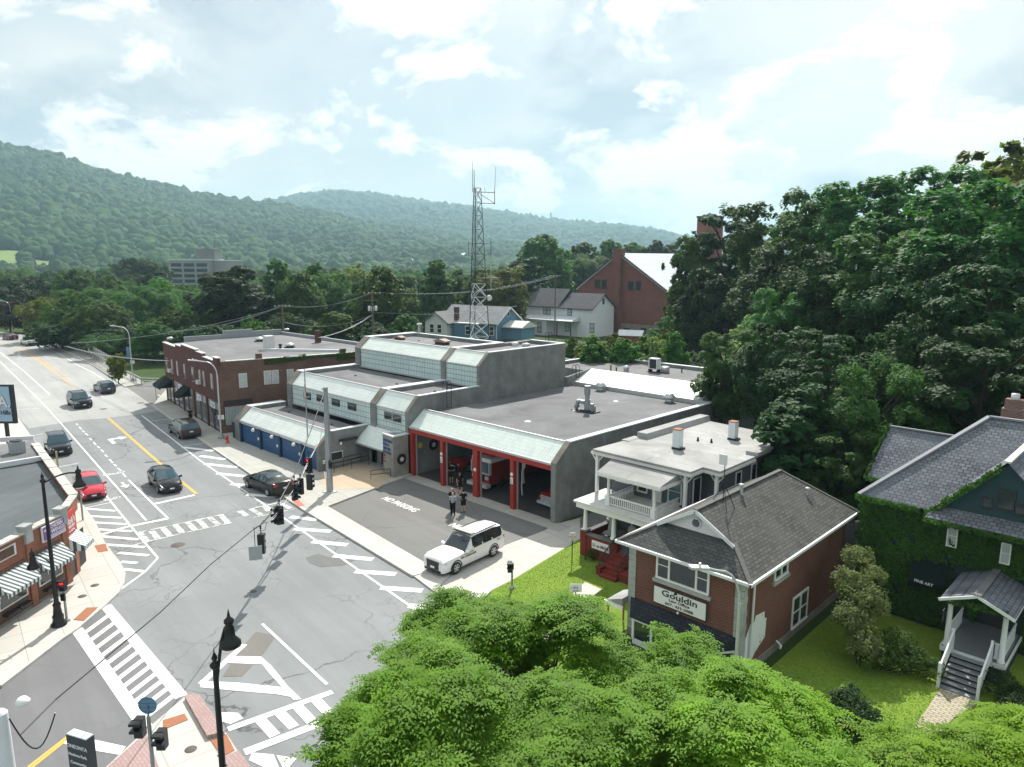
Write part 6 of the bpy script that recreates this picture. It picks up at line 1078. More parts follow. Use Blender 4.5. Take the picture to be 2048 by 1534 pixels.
    MB().box(h*.965, -w*.52, H*.24, h*1.004, w*.52, zh-.06).build('grille', M['black'], t); MB().box(-h*1.01, -w*.85, zb, -h*.96, w*.85, zb+.16*H).build('bumper', M['black'], t); MB().box(h*.9, -w*.7, zb-.01, h*1.01, w*.7, zb+.07*H).build('bumper', M['black'], t)
    if plate: MB().box(h*1.0, -.16, H*.27, h*1.016, .16, H*.27+.11).build('number_plate', M['twhite'], t); MB().box(-h*1.02, -.16, H*.45, -h*1.0, .16, H*.45+.11).build('number_plate', M['twhite'], t)
    if rails:
        for s in (-1, 1): MB().beam((-h*.8, s*w*.70, H+.035), (h*.02, s*w*.70, H+.035), .035, .05).build('roof_rail', M['black'], t)
    return t
def span(p, q): return (q[0]-p[0], q[1]-p[1])
def place(front, rear, z=0.0):      # ground pixels under the middle of front and rear
    a, b = G(*front, z), G(*rear, z); return ((a[0]+b[0])/2, (a[1]+b[1])/2, z), math.atan2(a[1]-b[1], a[0]-b[0]), math.dist(a[:2], b[:2])
SD = math.atan2(-4.1, 39.7)     # heading of traffic coming towards the camera
def at_px(px, py, z=0.0): p = G(px, py, z); return (p[0], p[1], z)
# white fire department SUV on the apron
fw, rw_ = G(914.8, 1147.5, .02), G(986.7, 1113.5, .02); hd = math.atan2(fw[1]-rw_[1], fw[0]-rw_[0]); cxm, cym = (fw[0]+rw_[0])/2, (fw[1]+rw_[1])/2
# these contacts are the left-hand wheels; the car centre lies to the driver's right
pc = (cxm+math.sin(hd)*.92, cym-math.cos(hd)*.92, .02)
suv = car('fire_chief_suv', 'long white fire department sport utility with roof light bar, parked across the drive', 'SUV', pc, hd, 5.5, 1.94, 1.9, 'suv', (.80, .80, .80), rails=True, wheel=.40, scale=.97, glass='glass')
MB().box(-.12, -.72, 1.95, .18, .72, 2.06).build('light_bar', plain('lightbar_cream', (.72, .70, .58), .3, .05), suv); MB().box(.18, -.72, 1.93, .22, .72, 1.99).build('light_bar_base', M['black'], suv)
text('lettering', 'CITY OF ONEONTA', M['tgold'], suv, (1.35, .985, .98), (-1, 0, 0), (0, 0, 1), .13, .004); text('lettering', 'FIRE COMMANDER', M['tblack'], suv, (1.35, .985, .82), (-1, 0, 0), (.2, 0, 1), .16, .004); text('lettering', '911', M['tblack'], suv, (-2.0, .985, 1.0), (-1, 0, 0), (0, 0, 1), .18, .004); text('lettering', '79C1', M['tblack'], suv, (.55, .45, 1.965), (0, -1, 0), (1, 0, 0), .36, .004)
def hatchback(*a, **k): return car(*a, **k)
car('parked_car', 'black hatchback waiting at the stop line in the middle of the street', 'car', at_px(331, 974), SD-.02, 4.5, 1.78, 1.5, 'hatch', (.006, .008, .012), scale=1.0)
car('parked_car', 'black sedan with steel hubs parked at the kerb before the blue garage doors', 'car', (G(537, 979)[0], G(537, 979)[1], 0), SD+math.pi+.14, 5.1, 1.92, 1.5, 'sedan', (.006, .006, .007))
car('parked_minivan', 'dark grey minivan parked at the kerb before the brick block, seen from behind', 'minivan', at_px(369, 869), SD+math.pi, 5.1, 1.98, 1.62, 'van', (.055, .055, .06), rails=True, scale=1.03)
car('moving_suv', 'black sport utility with lit headlights driving down the street past the billboard', 'SUV', at_px(160, 812), SD+.06, 4.95, 1.98, 1.75, 'suv', (.008, .012, .018), rails=True)
car('moving_suv', 'dark crossover with grey lower body driving away towards the bridge', 'SUV', at_px(209.5, 784), SD+math.pi+.06, 4.6, 1.86, 1.6, 'suv', (.05, .07, .10))
car('parked_suv', 'dark blue sport utility parked beside the restaurant roof edge', 'SUV', at_px(117, 903), SD-.02, 4.7, 1.9, 1.68, 'suv', (.015, .025, .038), rails=True)
car('parked_car', 'red hatchback parked beside the restaurant corner', 'car', at_px(180, 987), SD-.03, 4.55, 1.8, 1.47, 'hatch', (.52, .03, .05))
car('pickup_truck', 'white pickup truck driving away on the bridge, seen from behind', 'pickup', at_px(58, 690), SD+math.pi+.12, 5.7, 2.0, 1.85, 'pickup', (.6, .6, .57), scale=1.0)
car('distant_car', 'dark red car ahead of the white pickup at the far end of the street', 'car', at_px(21, 679), SD+math.pi+.3, 4.4, 1.8, 1.45, 'sedan', (.09, .012, .015))
pbx, pby = 13.2, 6.2
car('parked_car', 'pale blue car in deep shade behind the brick law office', 'car', (20.3, 5.6, .02), R(100), 4.5, 1.8, 1.45, 'sedan', (.22, .33, .42))
# vehicles inside the bays
pk_ = car('fire_pickup', 'red pickup in the first bay behind the lettered red column', 'pickup', (-14.1, 5.6, .04), -math.pi/2-.05, 5.8, 2.05, 1.95, 'pickup', (.28, .008, .01), wheel=.4, scale=.9)
pk2 = car('fire_pickup', 'red pickup with big chrome grille in the rightmost bay', 'pickup', (-2.35, 4.3, .04), -math.pi/2-.05, 5.6, 2.05, 1.9, 'pickup', (.30, .008, .012), wheel=.42, rim='head', scale=.9)
gr_ = MB()
for k in range(4): gr_.box(2.83, -.62, .55+k*.13, 2.88, .62, .63+k*.13)
gr_.build('chrome_grille', M['head'], pk2); MB().box(2.8, -.95, .3, 3.0, .95, .52).build('chrome_bumper', M['head'], pk2)
FE = thing('fire_engine', 'white topped red fire engine parked nose out behind the middle column', 'fire engine', (-9.45, 5.2, .04), -math.pi/2+.03); FE.scale = (.88,)*3
MB().extr([(4.1, -1.15, .45), (4.15, -1.15, 1.45), (3.95, -1.15, 2.65), (3.7, -1.15, 2.75), (-4, -1.15, 2.75), (-4, -1.15, .45)], (0, 2.3, 0)).build('body', plain('engine_red', (.25, .012, .012), .3, .1, 2), FE)
MB().box(1.6, -1.18, 2.5, 4.02, 1.18, 2.86).build('cab_roof', M['twhite'], FE); MB().extr([(4.165, -1.05, 1.55), (4.0, -1.05, 2.48), (3.9, -1.05, 2.48), (4.0, -1.05, 1.55)], (0, 2.1, 0)).build('windscreen', M['cabglass'], FE)
MB().box(4.1, -1.16, 1.42, 4.2, 1.16, 1.56).box(4.02, -.04, 1.5, 4.19, .04, 2.5).box(3.9, -1.17, 1.4, 4.18, -1.06, 2.5).box(3.9, 1.06, 1.4, 4.18, 1.17, 2.5).build('window_frame', M['head'], FE)
MB().box(4.1, -.5, .8, 4.19, .5, 1.38).build('grille', M['black'], FE); MB().box(4.1, -1.25, .3, 4.65, 1.25, .62).build('bumper', M['head'], FE)
for s in (-1, 1): MB().box(4.1, s*.62, .95, 4.2, s*1.02, 1.25).build('headlight', M['head'], FE); MB().box(3.3, s*1.16, 1.0, 3.9, s*1.19, 2.4).build('door', plain('engine_red', (.25, .012, .012)), FE)
for x in (2.6, -2.4):
    for s in (-1, 1): wh = MB().lathe([(0, 0), (.5, 0), (.52, .05), (.52, .25), (.5, .3), (0, .3)], 16, (x, s*1.0-.15, .52), 0, True, 'y').build('wheel', M['rubber'], FE)
MB().box(2.6, -.7, 2.86, 3.2, .7, 3.05).build('light_bar', M['tail'], FE)
# ================================================================ people
def skin_mesh(chains, mat, name, parent, sub=1):
    """chains: list of [(point, radius), ...]; the first point of a later chain may repeat an earlier point to branch from it"""
    vs, es, rs, idx = [], [], [], {}
    for ch in chains:
        prev = None
        for p, r in ch:
            key = tuple(round(c, 4) for c in p)
            if key not in idx: idx[key] = len(vs); vs.append(p); rs.append(r)
            i = idx[key]
            if prev is not None and prev != i: es.append((prev, i))
            prev = i
    me = bpy.data.meshes.new(name); me.from_pydata(vs, es, []); me.materials.append(mat); o = bpy.data.objects.new(name, me); sc.collection.objects.link(o)
    m_ = o.modifiers.new('skin', 'SKIN'); m_.use_smooth_shade = True; m2 = o.modifiers.new('sub', 'SUBSURF'); m2.levels = m2.render_levels = sub
    for i, sv in enumerate(me.skin_vertices[0].data): sv.radius = rs[i] if isinstance(rs[i], tuple) else (rs[i], rs[i]); sv.use_root = i == 0
    bpy.context.view_layer.update(); dg = bpy.context.evaluated_depsgraph_get(); nm = bpy.data.meshes.new_from_object(o.evaluated_get(dg)); bpy.data.objects.remove(o)
    if not nm.materials: nm.materials.append(mat)
    o = bpy.data.objects.new(name, nm); sc.collection.objects.link(o); o.parent = parent; return o
def person(label, pos, heading, H=1.8, pose='stand', top='cloth_black', bottom='cloth_black', shorts=False, hair='hair', stride=0.0, arms='down', cap=None):
    t = thing('person', label, 'person', pos, heading); k = H/1.8     # faces +x
    z = lambda v: v*k
    hipL, hipR = (0, .09*k, z(.93)), (0, -.09*k, z(.93)); s = stride
    kneeL, kneeR = (s*.5+.02, .10*k, z(.50)), (-s*.4+.02, -.10*k, z(.50)); ankL, ankR = (s, .10*k, z(.09)), (-s*.9, -.10*k, z(.09+abs(s)*.15))
    toeL, toeR = (s+.17*k, .12*k, z(.045)), (-s*.9+.16*k, -.12*k, z(.045))
    shL, shR = (0, .20*k, z(1.46)), (0, -.20*k, z(1.46))
    def arm(side):
        y = side
        if arms == 'crossed': el = (.05, y*.27*k, z(1.18)); wr = (.25*k, y*.02*k, z(1.20)); hn = (.27*k, -y*.09*k, z(1.22))
        elif arms == 'phone' and side > 0: el = (.18*k, y*.27*k, z(1.25)); wr = (.26*k, y*.13*k, z(1.50)); hn = (.24*k, y*.10*k, z(1.58))
        elif arms == 'swing': el = (-.1*k*y, y*.27*k, z(1.17)); wr = (.12*k*-y+.05, y*.27*k, z(.94)); hn = (.16*k*-y+.06, y*.26*k, z(.87))
        else: el = (-.03*k, y*.27*k, z(1.16)); wr = (.06*k, y*.27*k, z(.92)); hn = (.09*k, y*.26*k, z(.84))
        return el, wr, hn
    body = [[((0, 0, z(.97)), .13*k), ((0, 0, z(1.15)), .12*k), ((0, 0, z(1.34)), .15*k), ((0, 0, z(1.47)), .09*k), ((.01, 0, z(1.55)), .052*k), ((.02, 0, z(1.62)), .075*k), ((.025, 0, z(1.70)), .092*k), ((.015, 0, z(1.77)), .065*k)],
        [((0, 0, z(.97)), .13*k), (hipL, .1*k), (kneeL, .06*k), (ankL, .042*k), (toeL, .035*k)], [((0, 0, z(.97)), .13*k), (hipR, .1*k), (kneeR, .06*k), (ankR, .042*k), (toeR, .035*k)]]
    for sd_ in (1, -1):
        el, wr, hn = arm(sd_); sh = shL if sd_ > 0 else shR
        body.append([((0, 0, z(1.47)), .09*k), (sh, .06*k), (el, .044*k), (wr, .03*k), (hn, .036*k)])
        dx = Vector(hn)-Vector(wr); dx.normalize(); sdv = dx.cross(Vector((0, 0, 1))); sdv = sdv.normalized() if sdv.length > .1 else Vector((0, 1, 0))
        for f, ln in ((-1.5, .065), (-.5, .08), (.5, .085), (1.5, .07)):
            b_ = Vector(hn)+dx*.035*k+sdv*f*.018*k; body.append([(hn, .036*k), (tuple(b_), .0095), (tuple(b_+dx*ln*.6*k+Vector((0, 0, -.008))), .0085), (tuple(b_+dx*ln*k+Vector((0, 0, -.025*k))), .007)])
        th_ = Vector(wr)+dx*.04*k+sdv*.045*k*sd_; body.append([(hn, .036*k), (tuple(th_), .011), (tuple(th_+dx*.045*k+sdv*.01), .009)])
    bo = skin_mesh(body, M['skin'], 'body', t)
    # face: nose, eyes, ears, mouth
    hc = Vector((.025*k, 0, z(1.70)))
    MB().extr([(hc.x+.08*k, -.012, z(1.68)), (hc.x+.115*k, 0, z(1.67)), (hc.x+.08*k, .012, z(1.68)), (hc.x+.085*k, 0, z(1.72))], (0, 0, .004)).build('nose', M['skin'], t)
    MB().box(hc.x+.075*k, -.042*k, z(1.712), hc.x+.094*k, -.022*k, z(1.724)).box(hc.x+.075*k, .022*k, z(1.712), hc.x+.094*k, .042*k, z(1.724)).build('eyes', M['hair'], t); MB().box(hc.x+.07*k, -.025*k, z(1.64), hc.x+.09*k, .025*k, z(1.648)).build('mouth', M['tred'], t)
    for sd_ in (-1, 1): MB().lathe([(0, 0), (.02*k, .01), (.028*k, .02), (.02*k, .03), (0, .034)], 8, (hc.x, sd_*.088*k-.017, z(1.695)), 0, True, 'y').build('ear', M['skin'], t)
    hm = MB(); hm.lathe([(.098*k, -.01), (.101*k, .03*k), (.085*k, .07*k), (.05*k, .095*k), (0, .105*k)], 14, (hc.x-.012*k, 0, z(1.705))); 
    if cap: hm.box(hc.x+.05*k, -.06*k, z(1.735), hc.x+.17*k, .06*k, z(1.75))
    hm.build('cap' if cap else 'hair', M[cap or hair], t)
    g = .022*k
    torso = [[((0, 0, z(.93)), .135*k+g), ((0, 0, z(1.15)), .125*k+g), ((0, 0, z(1.34)), .152*k+g), ((0, 0, z(1.47)), .092*k+g*.6)]]
    for sd_ in (1, -1):
        el, wr, hn = arm(sd_); sh = Vector(shL if sd_ > 0 else shR); e2_ = sh+(Vector(el)-sh)*.75; torso.append([((0, 0, z(1.47)), .092*k+g*.6), (tuple(sh), .062*k+g), (tuple(e2_), .052*k+g)])
    skin_mesh(torso, M[top], 'shirt', t)
    legs = []
    for hp, kn, an in ((hipL, kneeL, ankL), (hipR, kneeR, ankR)):
        ch = [((0, 0, z(.97)), .14*k+g), (hp, .1*k+g)]
        if shorts: ch.append((tuple(Vector(hp)+(Vector(kn)-Vector(hp))*.9), .085*k+g))
        else: ch += [(kn, .066*k+g), (tuple(Vector(an)+Vector((0, 0, .01))), .052*k+g*.8)]
        legs.append(ch)
    skin_mesh(legs, M[bottom], 'shorts' if shorts else 'trousers', t)
    for an, to in ((ankL, toeL), (ankR, toeR)): skin_mesh([[((an[0]-.05*k, an[1], z(.04)+an[2]-z(.09)), .045*k), ((an[0]+.03*k, an[1], z(.05)+an[2]-z(.09)), .052*k), ((to[0]+.03*k, to[1], to[2]), .042*k)]], M['shoe'], 'shoe', t)
    return t
toC = lambda p: math.atan2(CAM[1]-p[1], CAM[0]-p[0])
p = at_px(906, 1031.5, .016); person('person in pale blue grey shirt and long dark trousers standing with crossed arms outdoors', p, toC(p)+math.pi-.2, 1.72, top='cloth_grey', arms='crossed', hair='hair_g')
p = at_px(904, 1022, .016); person('person in black shirt and trousers facing the one in the pale shirt', p, toC(p)+.5, 1.72, arms='crossed', hair='skin')
p = at_px(927, 1025.5, .016); person('person in black cap, shirt and shorts holding a hand to the head', p, toC(p)+math.pi+.3, 1.72, shorts=True, arms='phone', cap='cloth_black')
p = at_px(920, 988, .03); person('person in black shirt and shorts walking out of the second bay', p, toC(p)+.3, 1.8, shorts=True, arms='swing', stride=.28)
p = at_px(903, 967, .04); person('person in black standing in the shade beside the first lettered red column', p, toC(p)+.2, 1.72, shorts=True, arms='crossed')
p = at_px(382, 847, .14); person('person in black shirt and shorts walking past the shop windows of the brick block', p, toC(p)-.2, 1.75, shorts=True, arms='down', stride=.12)
# ================================================================ street furniture
def plane_pt(px, py, P0, P1):     # where the sight line meets the vertical plane through P0-P1
    d = Vector((P1[0]-P0[0], P1[1]-P0[1], 0)); nrm = Vector((d.y, -d.x, 0)); r = Vector(ray(px, py)); C_ = Vector(CAM)
    return tuple(C_+r*((Vector((P0[0], P0[1], 0))-C_).dot(nrm)/r.dot(nrm)))
def signal_head(label, pos, face, pole=.5, lit=None, n=3, group=None, s=1.0, two=None):
    t = thing('traffic_signal', label, 'traffic signal', pos, face, group)   # hangs from pos; lenses face +x
    MB().tube((0, 0, 0), (0, 0, -pole), .025, 6).tube((0, 0, .12), (0, 0, -.05), .05, 6).build('hanger', M['black'], t)
    for k, a in enumerate([0] if two is None else [0, two]):
        c, s_ = math.cos(a), math.sin(a); ox = .16*s if two is not None else 0
        def tr(mb): mb.v = [((v[0]+ox)*c-v[1]*s_, (v[0]+ox)*s_+v[1]*c, v[2]) for v in mb.v]; return mb
        H_ = .36*n*s; hb = tr(MB().box(-.12*s, -.18*s, -pole-H_, .12*s, .18*s, -pole)).build('housing', M['black'], t)
        for j in range(n):
            zc = -pole-.18*s-.36*s*j; vz = MB()
            for q in range(8):
                a0, a1 = -math.pi*.15+math.pi*1.3*q/8, -math.pi*.15+math.pi*1.3*(q+1)/8; R_ = .15*s
                vz.poly([(.12*s, R_*math.cos(a0), zc+R_*math.sin(a0)), (.12*s, R_*math.cos(a1), zc+R_*math.sin(a1)), (.36*s, R_*math.cos(a1), zc+R_*math.sin(a1)+.01), (.36*s, R_*math.cos(a0), zc+R_*math.sin(a0)+.01)])
            tr(vz).build('visor', M['black'], hb)
            m_ = M['sig_red'] if (lit == 'red' and j == 0) else M['sig_green'] if (lit == 'green' and j == 2 and k == 0) else M['dark']
            tr(MB().lathe([(0, .135*s), (.12*s, .125*s)], 12, (0, 0, zc), 0, False, 'x')).build('lens', m_, hb)
    return t
# steel signal pole
pb_ = G(660, 984, .13); ptop = HG(652.3, 774, pb_)
SP_ = thing('signal_pole', 'thick grey steel pole with square plate on the corner pavement', 'pole', pb_)
MB().tube((0, 0, .06), (0, 0, ptop-.13), .27, 16, r2=.17).build('shaft', M['metal'], SP_); MB().box(-.42, -.42, 0, .42, .42, .07).build('base_plate', M['metal_l'], SP_)
MB().tube((0, 0, ptop-.3), (-.3, 0, ptop-.3), .05, 6).lathe([(0, 0), (.1, .05), (.1, .15), (0, .2)], 8, (-.05, -.2, ptop-.35)).build('cable_clamp', M['metal_l'], SP_)
MB().box(-.2, -.34, 1.2, .1, -.27, 1.65).build('notice', M['twhite'], SP_)
psg = signal_head('small pedestrian signal strapped to the thick grey steel pole', (pb_[0]+.45, pb_[1]-.15, 2.75), R(-20), .05, None, 2, s=.75)
# span wires from the pole to the mast at the lower left
P0 = (pb_[0], pb_[1], ptop-.15); pe = G(0, 1430, 6.9); P1 = (pe[0], pe[1], 6.9)
CM = thing('camera_mast', 'pale steel mast with dome camera at the bottom left corner', 'pole', (P1[0], P1[1], 0)); cm_top = HG(9, 1452, (P1[0], P1[1], 0))
MB().tube((0, 0, 0), (0, 0, 6.95), .24, 14, r2=.17).lathe([(.17, 0), (.1, .08), (0, .1)], 12, (0, 0, 6.95)).build('mast', M['coping'], CM); MB().lathe([(0, -.1), (.14, -.05), (.17, .03), (.1, .12), (0, .14)], 12, (.25, .45, 7.15)).build('dome_camera', M['twhite'], CM)
MB().path([(.15+.9*k/12, .15+.8*k/12, 6.8+.2*k/12-.9*math.sin(k*math.pi/12)) for k in range(13)], .018, 5).build('cable_loop', M['black'], CM)
wp = [(655, 790), (622, 860), (590, 945), (560, 1000), (535, 1035), (519, 1052), (508, 1058), (420, 1130), (320, 1225), (200, 1325), (110, 1400), (62, 1448), (40, 1470)]
WPT = [plane_pt(x, y, P0, P1) for x, y in wp]; WPT[0] = P0
SW = thing('span_wire', 'dark span wire with cables crossing the intersection from the steel pole', 'wire', P0)
mb = MB().path(WPT[:7], .035, 5).path(WPT[6:], .022, 5); mb.build('cable', M['black'], SW, world=True)
w2 = [plane_pt(x, y, P0, P1) for x, y in ((657, 800), (640, 880), (600, 960), (560, 1020), (522, 1058), (500, 1075))]; MB().path(w2, .02, 5).build('cable', M['metal'], SW, world=True)
w3 = [plane_pt(x, y, P0, P1) for x, y in ((633, 893), (610, 935), (592, 985), (570, 1010), (545, 1040), (512, 1052))]; MB().path(w3, .02, 5).build('cable', M['metal'], SW, world=True)
MB().path([plane_pt(x, y, P0, P1) for x, y in ((519, 1052), (526, 1040), (533, 1046), (530, 1060), (522, 1062))], .015, 5).build('cable_loop', M['black'], SW, world=True)
toS = YAW+math.pi/2
for (x, y), pl_, lit, two, lb, fc in (((617, 905), .35, 'red', None, 'upper signal head showing red beside the flag pole', -1.1), ((600, 952), .15, 'green', None, 'middle signal head showing green left of a tall dark twin', -1.25), ((618, 945), .15, None, None, 'dark tall signal head right of the green showing one', 1.9),
        ((588, 955), .4, None, None, 'dark signal head hanging over the tail of the black sedan', .3), ((558, 1003), .25, 'green', 1.15, 'pair of signal heads showing green over the worn crosswalk', -1.45), ((521, 1056), .35, None, None, 'single dark signal head seen from behind in mid intersection', 2.4)):
    p = plane_pt(x, y, P0, P1); signal_head(lb, p, fc, pl_, lit, 3, 'traffic signals on the span wire', 1.0, two)
p = plane_pt(508, 1058, P0, P1); BS = thing('hanging_sign', 'square blank metal sign hanging on a thin rod below the span wire', 'sign', p)
MB().tube((0, 0, .1), (0, 0, -1.75), .02, 5).build('rod', M['black'], BS); MB().box(-.33, -.02, -1.7, .33, .02, -.95).build('panel', M['metal'], BS); BS.rotation_euler.z = math.atan2(cr[1], cr[0])+.3
# flagpole
fb = G(618, 930, .1); ft = HG(608.5, 741, fb)
FP = thing('flagpole', 'tall thin flagpole with drooping striped flag before the blue doors', 'flagpole', fb)
MB().tube((0, 0, 0), (0, 0, ft-.1), .07, 8, r2=.045).build('pole', M['metal'], FP); MB().lathe([(0, 0), (.09, .08), (0, .17)], 8, (0, 0, ft-.1)).build('finial', M['metal_l'], FP)
fl = MB(); zt_ = ft-.55
for k in range(13):
    for j in range(6):
        def fp(u, v): return (.05+.28*u+.05*math.sin(v*7+u*5), -.08-.30*u*(.5+.6*v)+.06*math.sin(v*9), zt_-v*1.75-u*.45)
        u0, u1, v0, v1 = k/13, (k+1)/13, j/6, (j+1)/6
        fl.poly([fp(u0, v0), fp(u1, v0), fp(u1, v1), fp(u0, v1)], 2 if (j < 3 and k < 6) else k % 2)
fl.build('flag', [M['tred'], M['twhite'], M['tblue']], FP)
# decorative twin-armed lamps
def arm_lamp(t, ang, z, reach=1.0):
    c, s = math.cos(ang), math.sin(ang); pts = [(0, 0, z-.25)]+[(c*reach*u, s*reach*u, z-.25+.45*math.sin(u*math.pi*.62)) for u in (.15, .35, .55, .75, 1)]
    a = MB().path(pts, .04, 6).build('arm', M['black'], t); e = pts[-1]
    MB().lathe([(.0, .42), (.03, .3), (.05, .2), (.13, .12), (.13, .05), (.09, 0), (.13, -.12), (.14, -.35), (.27, -.55), (.30, -.66), (.27, -.68)], 14, (e[0], e[1], e[2])).build('lamp_head', M['black'], t); MB().lathe([(.25, -.67), (.15, -.76), (0, -.79)], 12, (e[0], e[1], e[2])).build('lens', M['lamp_w'], t)
def deco_lamp(label, px, py, ht, arms, group='black ornamental street lamps', base=None, z0=.13):
    b = base or G(px, py, z0); t = thing('ornamental_street_lamp', label, 'street lamp', b, 0, group)
    MB().lathe([(.36, 0), (.36, .1), (.28, .16), (.24, .35), (.26, .5), (.2, .6), (.16, 1.0), (.19, 1.1), (.13, 1.2)], 14).build('base', M['black'], t); MB().tube((0, 0, 1.2), (0, 0, ht), .11, 10, r2=.07).lathe([(.09, 0), (.13, .05), (.13, .12), (.05, .2), (.08, .3), (.02, .45), (0, .6)], 10, (0, 0, ht)).build('shaft', M['black'], t)
    for zz, a, r in arms: arm_lamp(t, a, zz, r)
    MB().tube((-.3, 0, ht*.62), (.3, 0, ht*.62), .015, 5).tube((-.3, 0, ht*.42), (.3, 0, ht*.42), .015, 5).build('banner_rod', M['black'], t); return t
hl = HG(80, 962, G(118, 1255, .13)); AL = math.atan2(cr[1], cr[0])
deco_lamp('tall black ornamental lamp with two arms beside the restaurant', 118, 1250, hl-.3, [(hl-.1, AL+.25, 1.55), (hl-4.2, AL+math.pi-.1, 1.0)])
tp2 = G(431, 1345, 7.2); dl = deco_lamp('black ornamental lamp rising from the corner island with tall arched arm', 0, 0, 7.2, [], base=(tp2[0], tp2[1], .13))
ax_ = Vector((math.cos(AL), math.sin(AL), 0)); pt2 = [tuple(ax_*a+Vector((0, 0, z))) for a, z in ((0, 6.7), (.1, 7.3), (.2, 7.9), (.34, 8.35), (.45, 8.45))]; MB().path(pt2, .045, 6).build('arm', M['black'], dl)
e_ = pt2[-1]; MB().lathe([(0, .45), (.03, .3), (.05, .2), (.13, .12), (.13, .05), (.09, 0), (.13, -.12), (.14, -.35), (.27, -.5), (.28, -.6), (.25, -.62)], 14, e_).build('lamp_head', M['black'], dl); MB().lathe([(.24, -.61), (.15, -.7), (0, -.73)], 12, e_).build('lens', M['lamp_w'], dl)
# cobra head street lamps
def cobra(label, base, ht, ang, reach=1.9, group='curved arm street lamps', sign=None, r=.1, banner=False):
    t = thing('street_lamp', label, 'street lamp', base, ang, group)
    MB().box(-.25, -.25, 0, .25, .25, .25).lathe([(.25, .25), (.15, .45)], 10).build('base', M['metal'], t)
    pts = [(0, 0, .2), (0, 0, ht-1.5)]+[(reach*.55*(1-math.cos(a)), 0, ht-1.5+1.35*math.sin(a)) for a in (.35, .7, 1.05, 1.4)]+[(reach*.75, 0, ht-.1), (reach, 0, ht)]
    MB().tube(pts[0], pts[1], r, 8, r2=r*.75).path(pts[1:], r*.6, 8).build('pole', M['metal_l'], t)
    MB().extr([(reach-.05, -.14, ht-.05), (reach+.65, -.17, ht+.0), (reach+.75, -.08, ht+.03), (reach+.75, .08, ht+.03), (reach+.65, .17, ht+.0), (reach-.05, .14, ht-.05)], (0, 0, .1)).build('lamp_head', M['metal_l'], t); MB().tube((reach+.3, 0, ht+.1), (reach+.3, 0, ht+.22), .05, 8).build('photocell', M['twhite'], t)
    if sign: MB().box(-.06-.3, -.14, sign, .24, -.11, sign+.45).build('notice', M['twhite'], t)
    if banner: MB().box(.1, -.02, ht*.42, .6, .02, ht*.62).build('banner', M['siding_b'], t)
    return t
AW = AL+math.pi
cobra('curved arm street lamp before the dark brick block, sign on its pole', G(443, 877, .13), 8.0, AW+.15, 1.9, sign=1.95)
cobra('curved arm street lamp where the bridge railing ends, small banner on its pole', G(266.5, 762, .13), 8.2, AW+.1, 1.8, sign=2.6, banner=True)
cobra('curved arm street lamp half along the bridge pavement', G(138.5, 692, .1), 7.6, AW+.1, 2.0, sign=2.2)
cobra('curved arm street lamp far down at the left edge', G(26, 667, .1), 8.0, AW, 2.4)
t_ = thing('street_lamp', 'thin far street lamp pole at the far end of the bridge railing', 'street lamp', G(67, 668, .1), 0); MB().tube((0, 0, 0), (0, 0, 5.8), .09, 6).build('pole', M['metal'], t_); MB().box(-.2, -.2, 5.8, .2, .2, 6.1).build('lamp_head', M['metal'], t_)
lb_ = (18.95, -10.9, 0); cobra('tall curved arm street lamp at the corner of the red brick law office', lb_, HG(1455, 1132, lb_)+.02, AW+.05, 1.35, r=.085)
# pedestrian signal posts
def ped_post(label, base, ht, heads, disc=False):
    t = thing('pedestrian_signal', label, 'pedestrian signal', base, AL); MB().tube((0, 0, 0), (0, 0, ht), .06, 8).lathe([(.16, 0), (.14, .08), (.06, .15)], 10).build('post', M['metal'], t)
    for (x, z, a, lit) in heads:
        hb = MB().box(x-.13, -.14, z-.3, x+.13, .12, z+.3).box(x-.16, -.34, z+.22, x+.16, -.1, z+.3).box(x-.16, -.34, z-.02, x+.16, -.1, z+.06).build('housing', M['black'], t); MB().box(x-.09, -.16, z+.04, x+.09, -.142, z+.2).build('lens', M['sig_red'] if lit else M['dark'], hb)
    MB().box(-.1, -.16, 1.15, .1, -.04, 1.5).build('push_button', M['black'], t)
    if disc: MB().lathe([(0, .02), (.28, .02), (.28, 0)], 18, (0, 0, ht+.35), 0, False, 'y').tube((0, 0, ht), (0, 0, ht+.35), .03, 6).build('convex_mirror', M['siding_b'], t)
    return t
pbx_ = G(134, 1242, .13); ped_post('pedestrian signal with red hand beside the ornamental lamp at the restaurant', pbx_, HG(128, 1160, pbx_)-.2, [(0, HG(128, 1160, pbx_)-.35, 0, True)])
pt_ = G(296, 1425, 4.6); ped_post('signal post with blue disc and two dark heads on the corner island', (pt_[0], pt_[1], .13), 4.35, [(-.28, 4.0, 0, False), (.35, 3.6, 0, False)], True)
pg = G(1024, 1176, .05); ped_post('short pedestrian signal post at the edge of the front lawn', pg, HG(1019, 1128, pg), [(-.12, HG(1019, 1135, pg), 0, False)])
